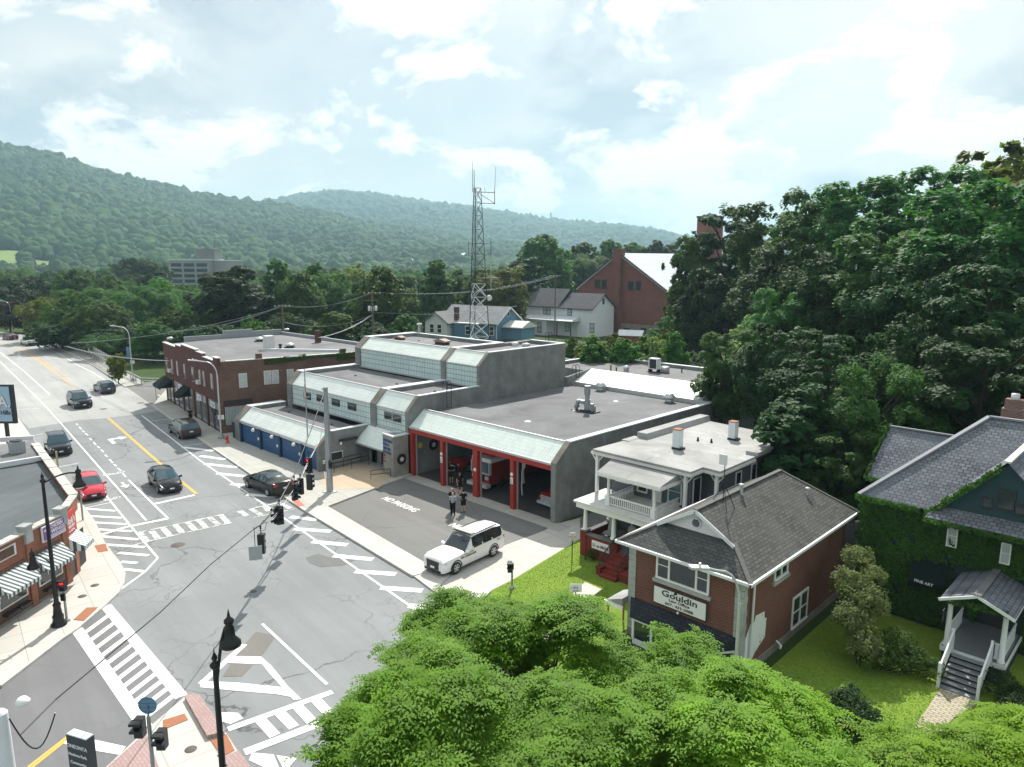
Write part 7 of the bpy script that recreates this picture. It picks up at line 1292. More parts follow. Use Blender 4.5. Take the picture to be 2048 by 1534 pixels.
# hydrant, small signs
hyd = thing('fire_hydrant', 'red fire hydrant on the pavement beside the blue doors', 'hydrant', G(455, 886, .13)); MB().lathe([(.2, 0), (.2, .06), (.12, .08), (.12, .55), (.15, .58), (.14, .7), (.06, .78), (0, .8)], 12).build('barrel', M['redsign'], hyd); MB().tube((-.2, 0, .5), (.2, 0, .5), .06, 8).tube((0, -.2, .42), (0, 0, .42), .07, 8).build('nozzles', M['redsign'], hyd)
def post_sign(label, base, ht, w_, h_, body=None, col='twhite', tcol='tred', cat='sign', ang=None, nm='street_sign'):
    t = thing(nm, label, cat, base, AL if ang is None else ang); MB().tube((0, 0, 0), (0, 0, ht), .03, 6).build('post', M['dark'], t); MB().box(-w_/2, -.05, ht-h_, w_/2, -.032, ht).build('panel', M[col], t)
    for k, s in enumerate(body or ()): text('lettering', s, M[tcol], t, (0, -.056, ht-.06-(k+1)*h_/(len(body)+.4)), (1, 0, 0), (0, 0, 1), h_/(len(body)+1.2), .002, 'CENTER')
    return t
post_sign('small white parking sign on dark post in the front lawn', G(1144, 1126, .02), 1.95, .34, .55, ('NO', 'PARKING', 'ANY', 'TIME'))
post_sign('white sign on thin post at the mouth of the side street', G(313, 800, .13), 2.1, .6, .5, ('ONE', 'WAY'), tcol='tblack')
post_sign('grey bus stop sign with blue square beside the footpath', G(1150, 1250, .05), 2.2, .6, .42, ('BUS', 'STOP'), tcol='tblue')
KS = thing('wayfinding_sign', 'dark wayfinding slab with white lines of text at the bottom left', 'sign', (*G(160, 1470, 3.6)[:2], .1), AL-.35); MB().box(-.42, -.14, 0, .42, .14, 3.5).build('slab', plain('kiosk_dark', (.03, .045, .055), .4), KS); MB().box(-.40, -.13, 3.5, .40, .13, 3.54).build('cap', M['coping'], KS)
for k, (s, sz) in enumerate((('ONEONTA', .17), ('Neahwa Park', .14), ('Community', .14), ('Hospital', .14))): text('lettering', s, M['twhite'], KS, (0, -.15, 3.12-k*.27), (1, 0, 0), (0, 0, 1), sz, .004, 'CENTER', 1.0)
# hanging flower basket, wall signal and bare post by the restaurant
p = G(158, 1010, 3.0); t = thing('banner_post', 'bare grey post with red flower basket at the restaurant corner', 'post', (*G(166, 1040, .13)[:2], .13)); MB().tube((0, 0, 0), (0, 0, HG(153, 947, G(166, 1040, .13))), .06, 8).build('post', M['metal'], t); MB().lathe([(.05, 0), (.3, .2), (.28, .35), (0, .45)], 10, (.45, .1, 2.2)).build('flower_basket', plain('red_flowers', (.35, .03, .06), .9, .6, 9), t)
p = G(116, 936, .13); t = thing('banner_post', 'yellowish wooden post beside the dark blue parked sport utility', 'post', p); MB().box(-.08, -.06, 0, .08, .06, HG(115, 905, p)).build('post', plain('post_tan', (.4, .33, .18), .8), t)
# bridge railing and mesh fence
def gpath(pts, z): return [G(x, y, z) for x, y in pts]
railpts = [(70, 668), (100, 676), (165, 703), (195, 720), (238, 747), (262, 758), (283, 769), (325, 770)]
BR = thing('bridge_railing', 'grey steel bridge railing along the outer edge of the pavement', 'railing', G(*railpts[0], 0))
rp0 = gpath(railpts, .1)
for h in (.95, .6, .3): MB().path([(x, y, z+h) for x, y, z in rp0], .07 if h > .9 else .05, 6).build('rail', M['metal_l'], BR, world=True)
for a, b in zip(rp0, rp0[1:]):
    n_ = max(1, int(math.dist(a, b)/2.6))
    for k in range(n_): q = [a[i]+(b[i]-a[i])*k/n_ for i in range(3)]; MB().box(q[0]-.06, q[1]-.06, 0, q[0]+.06, q[1]+.06, 1.0).build('post', M['metal'], BR, world=True)
n = NT('chain_link'); w1 = n.n('ShaderNodeTexBrick'); w1.offset = .5; n.l(n.uv('wall'), w1.inputs['Vector']); w1.inputs['Scale'].default_value = 1; w1.inputs['Brick Width'].default_value = .16; w1.inputs['Row Height'].default_value = .16; w1.inputs['Mortar Size'].default_value = .03
tr_ = n.n('ShaderNodeBsdfTransparent'); mx = n.n('ShaderNodeMixShader'); n.l(w1.outputs['Fac'], mx.inputs[0]); n.l(tr_.outputs[0], mx.inputs[1]); n.l(n.b.outputs[0], mx.inputs[2]); n.l(mx.outputs[0], n.out.inputs[0]); M['mesh'] = n.fin((.42, .43, .40), .6)
MF = thing('mesh_fence', 'tall curved chain link fence above the bridge railing', 'fence', G(170, 700, 0)); fpt = gpath([(168, 706), (195, 723), (238, 751)], .1)
for i, (a, b) in enumerate(zip(fpt, fpt[1:])):
    n_ = 8
    for k in range(n_+(1 if i else 0)):
        q = Vector([a[j]+(b[j]-a[j])*k/n_ for j in range(3)]); MB().path([tuple(q), tuple(q+Vector((0, 0, 2.2))), tuple(q+Vector((-.15, -.35, 2.7)))], .04, 5).build('post', M['metal_l'], MF, world=True)
    MB().poly([tuple(Vector(a)+Vector((0, .03, .9))), tuple(Vector(b)+Vector((0, .03, .9))), tuple(Vector(b)+Vector((0, .03, 2.25))), tuple(Vector(a)+Vector((0, .03, 2.25)))]).build('mesh', M['mesh'], MF, world=True)
# utility poles and wires
def upole(label, px, D, toppy, cross=2.4, group='wooden utility poles', ins=False):
    x, y, z = PD(px, D, toppy); t = thing('utility_pole', label, 'utility pole', (x, y, 0), AL+.25, group); MB().tube((0, 0, 0), (0, 0, z), .17, 8, r2=.12).build('pole', M['wood'], t)
    MB().box(-cross/2, -.08, z-.5, cross/2, .06, z-.36).box(-cross*.4, -.08, z-1.5, cross*.4, .06, z-1.36).build('crossarm', M['wood'], t); ib = MB()
    for k in (-.45, -.2, .2, .45): ib.lathe([(.05, 0), (.06, .1), (.03, .2), (0, .2)], 6, (cross*k, 0, z-.36))
    ib.build('insulators', M['coping'], t)
    if ins: MB().lathe([(.2, 0), (.2, .7), (0, .75)], 8, (-.5, 0, z-3)).lathe([(.2, 0), (.2, .7), (0, .75)], 8, (.5, 0, z-3)).lathe([(.2, 0), (.2, .7), (0, .75)], 8, (0, .4, z-3.1)).build('transformer', M['metal_l'], t)
    return (x, y, z)
u1 = upole('utility pole with wires behind the brick block roof', 564, 118, 608); u2 = upole('utility pole with transformers left of the radio tower', 744, 112, 582, 2.6, ins=True); u3 = upole('pale utility pole in front of the brick hall', 1111, 165, 549)
u0 = PD(330, 128, 660)
def wires(label, a, b, sag=.8, offs_=(-.9, -.3, .4, 1.0), dz=-.2, r=.016, pale=False):
    t = thing('power_line', label, 'power line', a, 0, 'power lines'); A_, B_ = Vector(a), Vector(b); d = (B_-A_); p_ = Vector((-d.y, d.x, 0)).normalized()
    for o_ in offs_: MB().path([tuple(A_.lerp(B_, k/10)+p_*o_+Vector((0, 0, dz-sag*4*(k/10)*(1-k/10)))) for k in range(11)], r, 4).build('wire', M['metal_l'] if pale else M['metal'], t, world=True)
    return t
wires('power lines between the brick block pole and the transformer pole', u1, u2, 1.0); wires('power lines running left from the pole behind the brick block', u0, u1, 1.0); wires('power lines passing behind the radio tower from the transformer pole', u2, u3, 1.6); wires('lower phone cables left of the transformer pole', (u1[0], u1[1], u1[2]-2.6), (u2[0], u2[1], u2[2]-3.4), 1.2, (0, .25), r=.025); 
wires('pale service cables over the bridge railing to the brick block corner', PD(130, 135, 690), (*G(333, 705, 7)[:2], 6.2), .5, (0, .3), r=.024, pale=True); wires('pale cables climbing across the dark trees above the brick block', PD(140, 135, 684), PD(560, 118, 612), 1.0, (0, .35), r=.02, pale=True)
wires('cables from the transformer pole down to the blue house', (u2[0], u2[1], u2[2]-3), PD(1035, 150, 610), .9, (0, .3), r=.022); wires('service cable climbing from the brick block to the transformer pole', PD(640, 95, 672), (u2[0], u2[1], u2[2]-3.4), .5, (0, .2), r=.02, pale=True)
# radio tower
TD = 112; tb = PD(954.5, TD); tz = PD(953.7, TD, 376)[2]; kpm = F/TD
RT = thing('radio_tower', 'tall lattice radio tower with antennas and white dish behind the fire station', 'radio tower', (tb[0], tb[1], 0), AL+R(18))
wb2, wt2 = (532-378)/3.933/kpm, (472-420)/3.933/kpm
wz = lambda z: (wb2*1.15+(wt2-wb2*1.15)*z/tz)/2*1.06
cor = [(math.cos(a), math.sin(a)) for a in (R(90), R(210), R(330))]
lg = lambda i, z: (cor[i % 3][0]*wz(z)*1.15, cor[i % 3][1]*wz(z)*1.15, z)
for i in range(3): MB().tube(lg(i, 0), lg(i, tz), .075, 6, r2=.05).build('leg', M['dark'], RT)
nb = 14; zs = [tz*(1-(1-k/nb)**1.0) for k in range(nb+1)]
for k in range(nb):
    for i in range(3):
        lo_ = zs[k] < tz*.5
        b = MB().tube(lg(i, zs[k]), lg(i+1, zs[k+1]), .035 if not lo_ else .05, 4).tube(lg(i+1, zs[k]), lg(i, zs[k+1]), .035 if not lo_ else .05, 4).tube(lg(i, zs[k+1]), lg(i+1, zs[k+1]), .03, 4); b.build('brace', M['coping'] if lo_ else M['dark'], RT)
kz2 = lambda py: PD(954, TD, py)[2]
MB().tube((-wz(tz)-.1, 0, tz-.6), (-wz(tz)-.1, 0, kz2(323)), .05, 5, r2=.025).tube((-wz(tz)+.15, 0, tz-.6), (-wz(tz)+.15, 0, kz2(340)), .06, 5, r2=.04).build('whip_antenna', M['dark'], RT)
xa = (990-954)/kpm; MB().tube((0, 0, kz2(384)), (xa, 0, kz2(384)), .05, 5).tube((0, 0, kz2(406)), (xa, 0, kz2(406)), .05, 5).tube((.3, 0, kz2(386)), (xa, 0, kz2(406)), .04, 5).tube((xa, 0, kz2(408)), (xa, 0, kz2(380)), .06, 5).build('antenna_arm', M['dark'], RT); MB().tube((xa, 0, kz2(382)), (xa+.2, 0, kz2(331)), .04, 5, r2=.02).tube((xa*.45, 0, kz2(384)), (xa*.45, 0, kz2(374)), .03, 4).build('whip_antenna', M['dark'], RT)
for sx, y0, y1 in ((1, 487, 508), (-1, 488, 506)): x2 = sx*((982-954)/kpm if sx > 0 else (954-936)/kpm); MB().tube((0, 0, kz2(y0)), (x2, 0, kz2(y0)), .04, 4).tube((x2, 0, kz2(y0-5)), (x2, 0, kz2(y1+4)), .04, 4).tube((0, 0, kz2(y1)), (x2, 0, kz2(y1)), .03, 4).build('antenna_arm', M['dark'], RT)
MB().tube((0, 0, kz2(556)), ((1002-954)/kpm, 0, kz2(556)), .04, 4).tube(((982-954)/kpm, 0, kz2(530)), ((982-954)/kpm, 0, kz2(580)), .04, 4).tube((0, 0, kz2(580)), ((988-954)/kpm, 0, kz2(580)), .04, 4).build('antenna_arm', M['coping'], RT)
MB().lathe([(0, -.15), (.42, -.12), (.46, .1), (0, .12)], 16, ((977-954)/kpm, -.4, kz2(596)), 0, False, 'y').build('dish', M['twhite'], RT)
td = PD(1101, 1500, 424); t = thing('distant_mast', 'tiny mast on the far ridge line', 'mast', PD(1101, 3590)[:2]+(PD(1101, 3590, 446)[2],)); MB().box(-4, -4, -20, 4, 4, PD(1101, 3590, 425)[2]-PD(1101, 3590, 446)[2]).build('mast', M['metal'], t)
# ================================================================ trees
def mesh_np(name, V, Fq, mat, smooth=False):
    me = bpy.data.meshes.new(name); nv, nf = len(V), len(Fq); k = Fq.shape[1]
    me.vertices.add(nv); me.vertices.foreach_set('co', V.astype(np.float32).ravel()); me.loops.add(nf*k); me.loops.foreach_set('vertex_index', Fq.astype(np.int32).ravel())
    me.polygons.add(nf); me.polygons.foreach_set('loop_start', np.arange(nf, dtype=np.int32)*k); me.polygons.foreach_set('loop_total', np.full(nf, k, np.int32)); me.update(calc_edges=True); me.materials.append(mat)
    if smooth: me.polygons.foreach_set('use_smooth', np.ones(nf, bool))
    return me
def rdir(n): v = rng.normal(size=(n, 3)); return v/np.linalg.norm(v, axis=1, keepdims=True)
def leaves(P, N, size, asp=.6, jit=.7):
    """one bent leaf clump (two triangles) at each P facing roughly N"""
    n = len(P); N = N+rdir(n)*jit; N /= np.linalg.norm(N, axis=1, keepdims=True)
    T = np.cross(N, rdir(n)); T /= np.linalg.norm(T, axis=1, keepdims=True)+1e-9; B = np.cross(N, T); s = (size*(.6+.8*rng.random(n)))[:, None] if np.ndim(size) else size*(.6+.8*rng.random(n))[:, None]
    a = P-T*s; b = P+T*s; c = P+B*s*asp-N*s*.25; d = P-B*s*asp-N*s*.25
    V = np.stack([a, d, b, c], 1).reshape(-1, 3); F_ = np.arange(n*4).reshape(-1, 4); return V, F_
def crown_points(n, lobes, up=.25, per=30, cr=.30, cflat=.5):
    """leaf clumps: clusters sit on the limbs' lobes, leaves fill each flattened cluster"""
    nc_ = max(4, n//per); w = np.array([l[1].mean()**2 for l in lobes]); w /= w.sum(); c = rng.choice(len(lobes), nc_, p=w); C_ = np.array([l[0] for l in lobes])[c]; Rr = np.array([l[1] for l in lobes])[c]
    d = rdir(nc_); d[:, 2] = np.where(d[:, 2] < -.35, -d[:, 2]*.6, d[:, 2]); d /= np.linalg.norm(d, axis=1, keepdims=True); rad = (.55+.75*rng.random(nc_))[:, None]
    K = C_+d*Rr*rad+rng.normal(size=(nc_, 3))*Rr*.12; rc = (Rr.mean(1)*cr*(.6+.9*rng.random(nc_)))[:, None]
    j = np.repeat(np.arange(nc_), per)[:n]; m_ = len(j); e = rdir(m_)*(rng.random(m_)**.45)[:, None]; out = d[j]; e = e-out*(e*out).sum(1, keepdims=True)*(1-cflat)
    P_ = K[j]+e*rc[j]*1.25; P_[:, 2] -= (np.linalg.norm(e[:, :2], axis=1)**2)*rc[j][:, 0]*.22
    N_ = out*.7+e*.5+np.array([0, 0, up+.35]); return P_, N_
def lobes_for(shape, n, seed, r=(.13, .22), flat=.8):
    g_ = np.random.default_rng(seed); L_ = []
    for i in range(n):
        t = (i+.5)/n; z = .22+.72*t if shape != 'vase' else .35+.6*t
        if shape == 'round': R0 = .46*math.sin(math.pi*min(1, (.12+t*.86)))**.7
        elif shape == 'cone': R0 = .34*(1-t)+.03
        elif shape == 'vase': R0 = .25+.28*math.sin(math.pi*t*.8)
        elif shape == 'tall': R0 = .30*math.sin(math.pi*min(1, .15+t*.82))**.6
        a = i*2.39996+g_.random()*.9; rr = R0*(.55+.5*g_.random()); rad = g_.uniform(*r)*(1.15 if t < .8 else .85)
        L_.append((np.array([math.cos(a)*rr, math.sin(a)*rr, z-.06*g_.random()]), np.array([rad, rad, rad*flat])))
    return L_
def trunk_mesh(lobes, name, mat, r=.018, h0=.02):
    mb = MB(); top = .62; pts = [(0, 0, -.02), (.01, .005, .2), (.0, .015, .42), (.01, 0, top), (0, 0, .8)]
    for i, (a, b) in enumerate(zip(pts, pts[1:])): mb.tube(a, b, r*(1-.2*i), 7, 0, r*(1-.2*(i+1)))
    for c, rr in lobes[::2]:
        z0 = max(.12, min(.7, c[2]-.22)); mid = (c[0]*.45, c[1]*.45, (z0+c[2])/2+.0); mb.tube((0, 0, z0), mid, r*.42, 5, 0, r*.3); mb.tube(mid, tuple(c), r*.3, 5, 0, r*.1)
    return mb.mesh(name, mat)
PROT = {}
def proto(kind, seed, shape, nl, nleaf, size, mat, bark='bark', r=(.13, .22), flat=.8, asp=.6, up=.25, width=None):
    if width is None:
        for w_ in (.42, .72, 1.25): proto(kind, seed+int(w_*100), shape, nl, nleaf, size*(.85 if w_ < .5 else 1 if w_ < 1 else 1.15), mat, bark, r, flat, asp, up, w_)
        return
    L_ = lobes_for(shape, nl, seed, r, flat); ext = max(math.hypot(c[0], c[1])+rr[0] for c, rr in L_); k_ = width/2/ext; kr = k_**.75; L_ = [(c*np.array([k_, k_, 1]), rr*kr*np.array([1, 1, 1.1])) for c, rr in L_]; P_l, N_l = crown_points(nleaf, L_, up); V_, F_ = leaves(P_l, N_l, size, asp); V_[:, 2] = V_[:, 2]
    PROT.setdefault(kind, []).append((mesh_np('crown', V_, F_, M[mat]), trunk_mesh(L_, 'trunk', M[bark]), width))
for s_ in range(2): proto('maple', 10+s_, 'round', 26, 15000, .020, 'leaf_maple')
for s_ in range(2): proto('dark', 30+s_, 'round', 22, 14000, .021, 'leaf_dark')
for s_ in range(2): proto('locust', 50+s_, 'vase', 34, 42000, .0095, 'leaf_locust', 'bark', (.09, .16), .75, .5, .5)
for s_ in range(2): proto('darklocust', 60+s_, 'vase', 34, 38000, .010, 'leaf_dark', 'bark', (.09, .16), .6, .5, .4)  # shaded copy of the locust, its shade put into the leaf colour
for s_ in range(2): proto('tall', 80+s_, 'tall', 24, 15000, .017, 'leaf_maple', r=(.1, .17))
proto('tallbright', 85, 'tall', 22, 13000, .018, 'leaf_locust', r=(.1, .17)); proto('yellow', 90, 'round', 24, 15000, .018, 'leaf_olive'); proto('bright', 91, 'round', 24, 15000, .019, 'leaf_fresh'); proto('purple', 92, 'round', 20, 9000, .022, 'leaf_purple'); proto('pale', 93, 'tall', 20, 14000, .015, 'leaf_pale', r=(.1, .17)); proto('spruce', 94, 'cone', 26, 9000, .02, 'leaf_dark', r=(.07, .12))
TN = {'maple': 'maple_tree', 'dark': 'dark_tree', 'locust': 'locust_tree', 'darklocust': 'locust_tree', 'tall': 'tall_tree', 'tallbright': 'tall_tree', 'yellow': 'yellow_green_tree', 'bright': 'bright_green_tree', 'purple': 'purple_leaved_tree', 'pale': 'pale_leaved_tree', 'spruce': 'spruce_tree'}
def tree(kind, px, D, top, wpx, label, group=None, k=None, z0=0.0, rot=None):
    """column px, distance D, crown top at row `top`, crown about wpx photo pixels wide"""
    x, y, zt = PD(px, D, top); wid = wpx/F*D; h = zt-z0; ps = [p for p in PROT[kind] if abs(p[2]-wid/h) == min(abs(q[2]-wid/h) for q in PROT[kind])]; v = ps[(k if k is not None else int(px*7+D)) % len(ps)]
    t = thing(TN[kind], label, 'tree', (x, y, z0), rot if rot is not None else (px*1.7+D) % 6.28, group); s = wid/v[2]*1.04; t.scale = (s, s, h)
    for nm, me in (('crown', v[0]), ('trunk', v[1])):
        o = bpy.data.objects.new(nm, me); sc.collection.objects.link(o); o.parent = t
    return t
KL = {'maple': 'mid green rounded', 'dark': 'dark rounded', 'locust': 'feathery green', 'darklocust': 'dark feathery', 'tall': 'tall narrow green', 'tallbright': 'tall fresh green', 'yellow': 'yellow green', 'bright': 'bright green', 'purple': 'purple leaved', 'pale': 'pale leaved', 'spruce': 'dark pointed spruce'}
G1 = 'trees between the street and the station'
rows = [ # kind, px, D, top, width, where
    ('purple', 14, 215, 602, 85, 'standing before the cream house at the left edge'), ('yellow', 95, 190, 596, 90, 'beside the cream house over the bridge end'), ('maple', 150, 175, 590, 120, 'behind the second street lamp of the bridge'), ('maple', 205, 165, 604, 110, 'behind the left end of the mesh fence'),
    ('locust', 255, 185, 570, 170, 'in the middle of the grove above the mesh fence'), ('locust', 165, 215, 575, 130, 'rising behind the maples at the bridge'), ('bright', 312, 190, 564, 95, 'sunlit, left of the office block'), ('tallbright', 300, 140, 640, 70, 'thin sapling behind the banner street lamp'), ('locust', 210, 150, 668, 80, 'low, just behind the mesh fence'), ('maple', 345, 150, 618, 110, 'above the far corner of the brick block'),
    ('dark', 460, 150, 528, 160, 'great round one towering over the brick block'), ('bright', 395, 175, 600, 80, 'between the office block and the great round tree'), ('spruce', 540, 150, 545, 60, 'right of the great round tree'), ('tall', 556, 165, 510, 70, 'highest of the group left of centre'), ('maple', 600, 150, 548, 100, 'behind the left utility pole'), ('tall', 622, 170, 520, 70, 'behind the gap between both utility poles'), ('locust', 660, 160, 540, 110, 'left of the transformer pole'), ('yellow', 705, 185, 532, 130, 'yellow topped behind the transformer pole'),
    ('maple', 770, 130, 536, 130, 'glossy round one right of the transformer pole'), ('dark', 725, 140, 560, 90, 'in shade behind the transformer pole'), ('locust', 835, 170, 545, 100, 'left of the lone high tree'), ('tall', 872, 165, 511, 80, 'lone high one left of the radio tower'), ('maple', 910, 190, 540, 80, 'touching the radio tower on the left'), ('maple', 965, 175, 540, 90, 'seen through the radio tower lattice'), ('yellow', 1010, 170, 528, 110, 'right of the radio tower over the blue house'), ('dark', 1035, 200, 515, 90, 'between the tower and the big tree behind the white house'),
    ('maple', 1092, 215, 467, 135, 'big one behind the white house roof'), ('dark', 1060, 190, 510, 80, 'low, left of the big tree behind the white house'), ('tall', 1165, 250, 478, 80, 'left of the hall chimney, in the back row'), ('locust', 1180, 235, 505, 100, 'left of the hall gable'), ('maple', 1215, 260, 478, 90, 'peeping over behind the hall chimney'), ('maple', 1265, 280, 484, 90, 'behind the hall ridge'), ('dark', 1310, 280, 478, 80, 'behind the right end of the hall ridge'), ('tall', 1345, 285, 480, 70, 'at the far right of the hall ridge'),
    ('dark', 15, 260, 560, 120, 'behind the cream house roof'), ('dark', 95, 330, 548, 95, 'round one beyond the cream house'), ('dark', 155, 340, 545, 70, 'middle of three round ones below the field'), ('dark', 205, 345, 540, 80, 'right of three round ones below the field'), ('dark', 270, 350, 516, 110, 'large one left of the office block'), ('dark', 268, 300, 548, 70, 'small round one below the large one at the office block'), ('locust', 40, 420, 540, 120, 'pale, far behind the cream house'),
    ('dark', 480, 260, 560, 120, 'filling behind the great round tree'), ('dark', 800, 230, 552, 140, 'in the second row behind the transformer pole'), ('dark', 640, 240, 548, 150, 'in the second row left of centre'), ('dark', 1130, 280, 500, 120, 'in the second row behind the white house')]
for i, (kd, px_, D_, tp_, w_, wh) in enumerate(rows): tree(kd, px_, D_, tp_, w_, KL[kd]+' tree '+wh, G1)
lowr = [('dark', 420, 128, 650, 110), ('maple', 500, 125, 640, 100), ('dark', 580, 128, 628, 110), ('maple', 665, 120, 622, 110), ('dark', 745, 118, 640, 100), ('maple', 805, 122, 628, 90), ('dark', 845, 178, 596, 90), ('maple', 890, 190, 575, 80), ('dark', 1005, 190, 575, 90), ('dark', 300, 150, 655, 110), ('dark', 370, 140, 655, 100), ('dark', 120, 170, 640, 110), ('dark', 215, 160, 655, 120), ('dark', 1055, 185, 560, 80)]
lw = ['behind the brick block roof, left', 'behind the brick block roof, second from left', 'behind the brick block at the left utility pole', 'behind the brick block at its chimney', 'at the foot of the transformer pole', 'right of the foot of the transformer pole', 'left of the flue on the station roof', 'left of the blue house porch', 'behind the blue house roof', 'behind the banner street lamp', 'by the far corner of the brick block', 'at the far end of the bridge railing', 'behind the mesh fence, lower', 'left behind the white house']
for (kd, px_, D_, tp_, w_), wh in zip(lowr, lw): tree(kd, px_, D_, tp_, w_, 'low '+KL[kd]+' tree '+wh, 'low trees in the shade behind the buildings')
for i in range(74):
    px_ = -40+i*19.5+6*math.sin(i*5.1); D_ = 240+((i*37) % 160)
    if 318 < px_ < 470 and D_ < 425: D_ = 200+(i % 5)*12; tp_ = 566+(i*13 % 14)
    else: tp_ = 538+(i*29 % 26)-(10 if px_ > 1000 else 0)
    tree(['dark', 'maple', 'locust', 'maple', 'tall', 'dark'][i % 6], px_, D_, tp_, 62+(i*17 % 30), 'one of the rounded trees in the far grove on the valley floor', 'far grove on the valley floor', z0=float(terr(np.array([px_]), np.array([float(D_)]))[0])-1)
# big wood on the right
G2 = 'tall trees of the wood on the right'
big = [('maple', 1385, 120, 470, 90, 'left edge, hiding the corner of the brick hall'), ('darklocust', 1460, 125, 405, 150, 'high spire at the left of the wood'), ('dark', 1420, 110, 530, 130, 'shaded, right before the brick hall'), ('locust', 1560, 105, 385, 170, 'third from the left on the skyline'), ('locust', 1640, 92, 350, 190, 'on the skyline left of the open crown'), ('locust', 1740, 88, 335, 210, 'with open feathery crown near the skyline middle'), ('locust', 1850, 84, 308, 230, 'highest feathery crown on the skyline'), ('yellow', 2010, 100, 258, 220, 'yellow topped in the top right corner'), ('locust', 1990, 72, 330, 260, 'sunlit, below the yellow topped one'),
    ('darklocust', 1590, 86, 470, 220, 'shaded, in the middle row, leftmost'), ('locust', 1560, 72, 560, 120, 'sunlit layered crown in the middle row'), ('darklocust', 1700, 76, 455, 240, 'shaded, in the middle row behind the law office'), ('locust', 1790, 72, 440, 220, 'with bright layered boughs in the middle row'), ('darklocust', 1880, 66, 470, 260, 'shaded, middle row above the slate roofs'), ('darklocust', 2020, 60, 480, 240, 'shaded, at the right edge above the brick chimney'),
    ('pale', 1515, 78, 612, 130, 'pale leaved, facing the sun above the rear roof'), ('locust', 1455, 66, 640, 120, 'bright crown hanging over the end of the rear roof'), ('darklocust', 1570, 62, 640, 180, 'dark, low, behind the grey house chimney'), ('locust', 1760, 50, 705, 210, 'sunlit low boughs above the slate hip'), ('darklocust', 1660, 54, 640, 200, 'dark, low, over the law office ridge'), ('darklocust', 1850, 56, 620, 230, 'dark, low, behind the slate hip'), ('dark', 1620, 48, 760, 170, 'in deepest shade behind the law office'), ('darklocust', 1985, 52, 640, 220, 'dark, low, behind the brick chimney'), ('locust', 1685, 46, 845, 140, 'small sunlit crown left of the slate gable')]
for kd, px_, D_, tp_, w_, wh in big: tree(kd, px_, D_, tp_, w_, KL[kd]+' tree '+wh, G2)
# hedge of saplings behind the rear roof
for i, px_ in enumerate(range(1148, 1350, 20)):
    tree(['bright', 'pale', 'bright', 'pale', 'yellow'][i % 5], px_, 90-(i % 3)*3, [668, 680, 662, 676, 660][i % 5]+(i > 7)*-12, 50+(i % 3)*8, ('%s of the saplings in the row behind the rear flat roof' % ['leftmost', 'second', 'third', 'fourth', 'fifth', 'sixth', 'seventh', 'eighth', 'ninth', 'tenth', 'rightmost'][i]), 'saplings in a row behind the rear roof')
for px_, D_, tp_, w_, kd, lb in ((1325, 96, 628, 60, 'tallbright', 'bright bushy tree right of the garden shed'), (1370, 92, 700, 90, 'darklocust', 'dark low tree between the hedge and the wood'), (232, 118, 704, 34, 'yellow', 'small yellow green sapling poking through the bridge railing')): tree(kd, px_, D_, tp_, w_, lb)
# ---------------------------------------------------------------- foreground honey locusts: pinnate sprays
def spray_mesh():
    V_, F_ = [], []; n_ = 6
    for i in range(n_):
        u = i/(n_-1); x = .04+.25*u; z = .07*math.sin(u*2.2)-.16*u*u
        for s in (-1, 1):
            b = len(V_); l = .075*(1-.45*abs(u-.35)); V_ += [(x-.016, 0, z), (x-.004, s*l*.5, z+.016), (x+.03, s*l, z-.022), (x+.034, s*l*.45, z-.004)]; F_.append((b, b+1, b+2, b+3) if s > 0 else (b+3, b+2, b+1, b))
    return np.array(V_), np.array(F_)
SV, SF = spray_mesh()
def spray_crown(lobes, n, s, mat, name='crown'):
    """rosettes of drooping pinnate leaves at the twig ends"""
    per = 11; nb_ = n//per//7; nc_ = nb_*7; w = np.array([l[1].mean()**2 for l in lobes]); w /= w.sum(); c = rng.choice(len(lobes), nb_, p=w); C_ = np.array([l[0] for l in lobes])[c]; Rr = np.array([l[1] for l in lobes])[c]
    d = rdir(nb_); d[:, 2] = np.where(d[:, 2] < -.3, -d[:, 2], d[:, 2]); d /= np.linalg.norm(d, axis=1, keepdims=True); K = C_+d*Rr*(.3+1.15*rng.random(nb_))[:, None]; K = np.repeat(K, 7, 0)+rng.normal(size=(nc_, 3))*np.array([.2, .2, .09]); d = np.repeat(d, 7, 0)
    j = np.repeat(np.arange(nc_), per); n = len(j); az = np.tile(np.arange(per)*2.4, nc_)+np.repeat(rng.random(nc_)*6.28, per)+rng.normal(size=n)*.25; out = d[j]
    X = np.stack([np.cos(az), np.sin(az), .15+.35*rng.random(n)], 1)+out*np.array([.7, .7, .25]); X /= np.linalg.norm(X, axis=1, keepdims=True); Z = np.array([0, 0, 1.])+rdir(n)*.22; Y = np.cross(Z, X); Y /= np.linalg.norm(Y, axis=1, keepdims=True); Z = np.cross(X, Y)
    P_ = K[j]+np.array([0, 0, 1])*(.05*rng.random(n))[:, None]
    k = (s*(.7+.6*rng.random(n)))[:, None, None]; V_ = P_[:, None, :]+k*(SV[None, :, 0:1]*X[:, None, :]+SV[None, :, 1:2]*Y[:, None, :]+SV[None, :, 2:3]*Z[:, None, :])
    F_ = (SF[None]+np.arange(n)[:, None, None]*len(SV)).reshape(-1, 4); return mesh_np(name, V_.reshape(-1, 3), F_, mat)
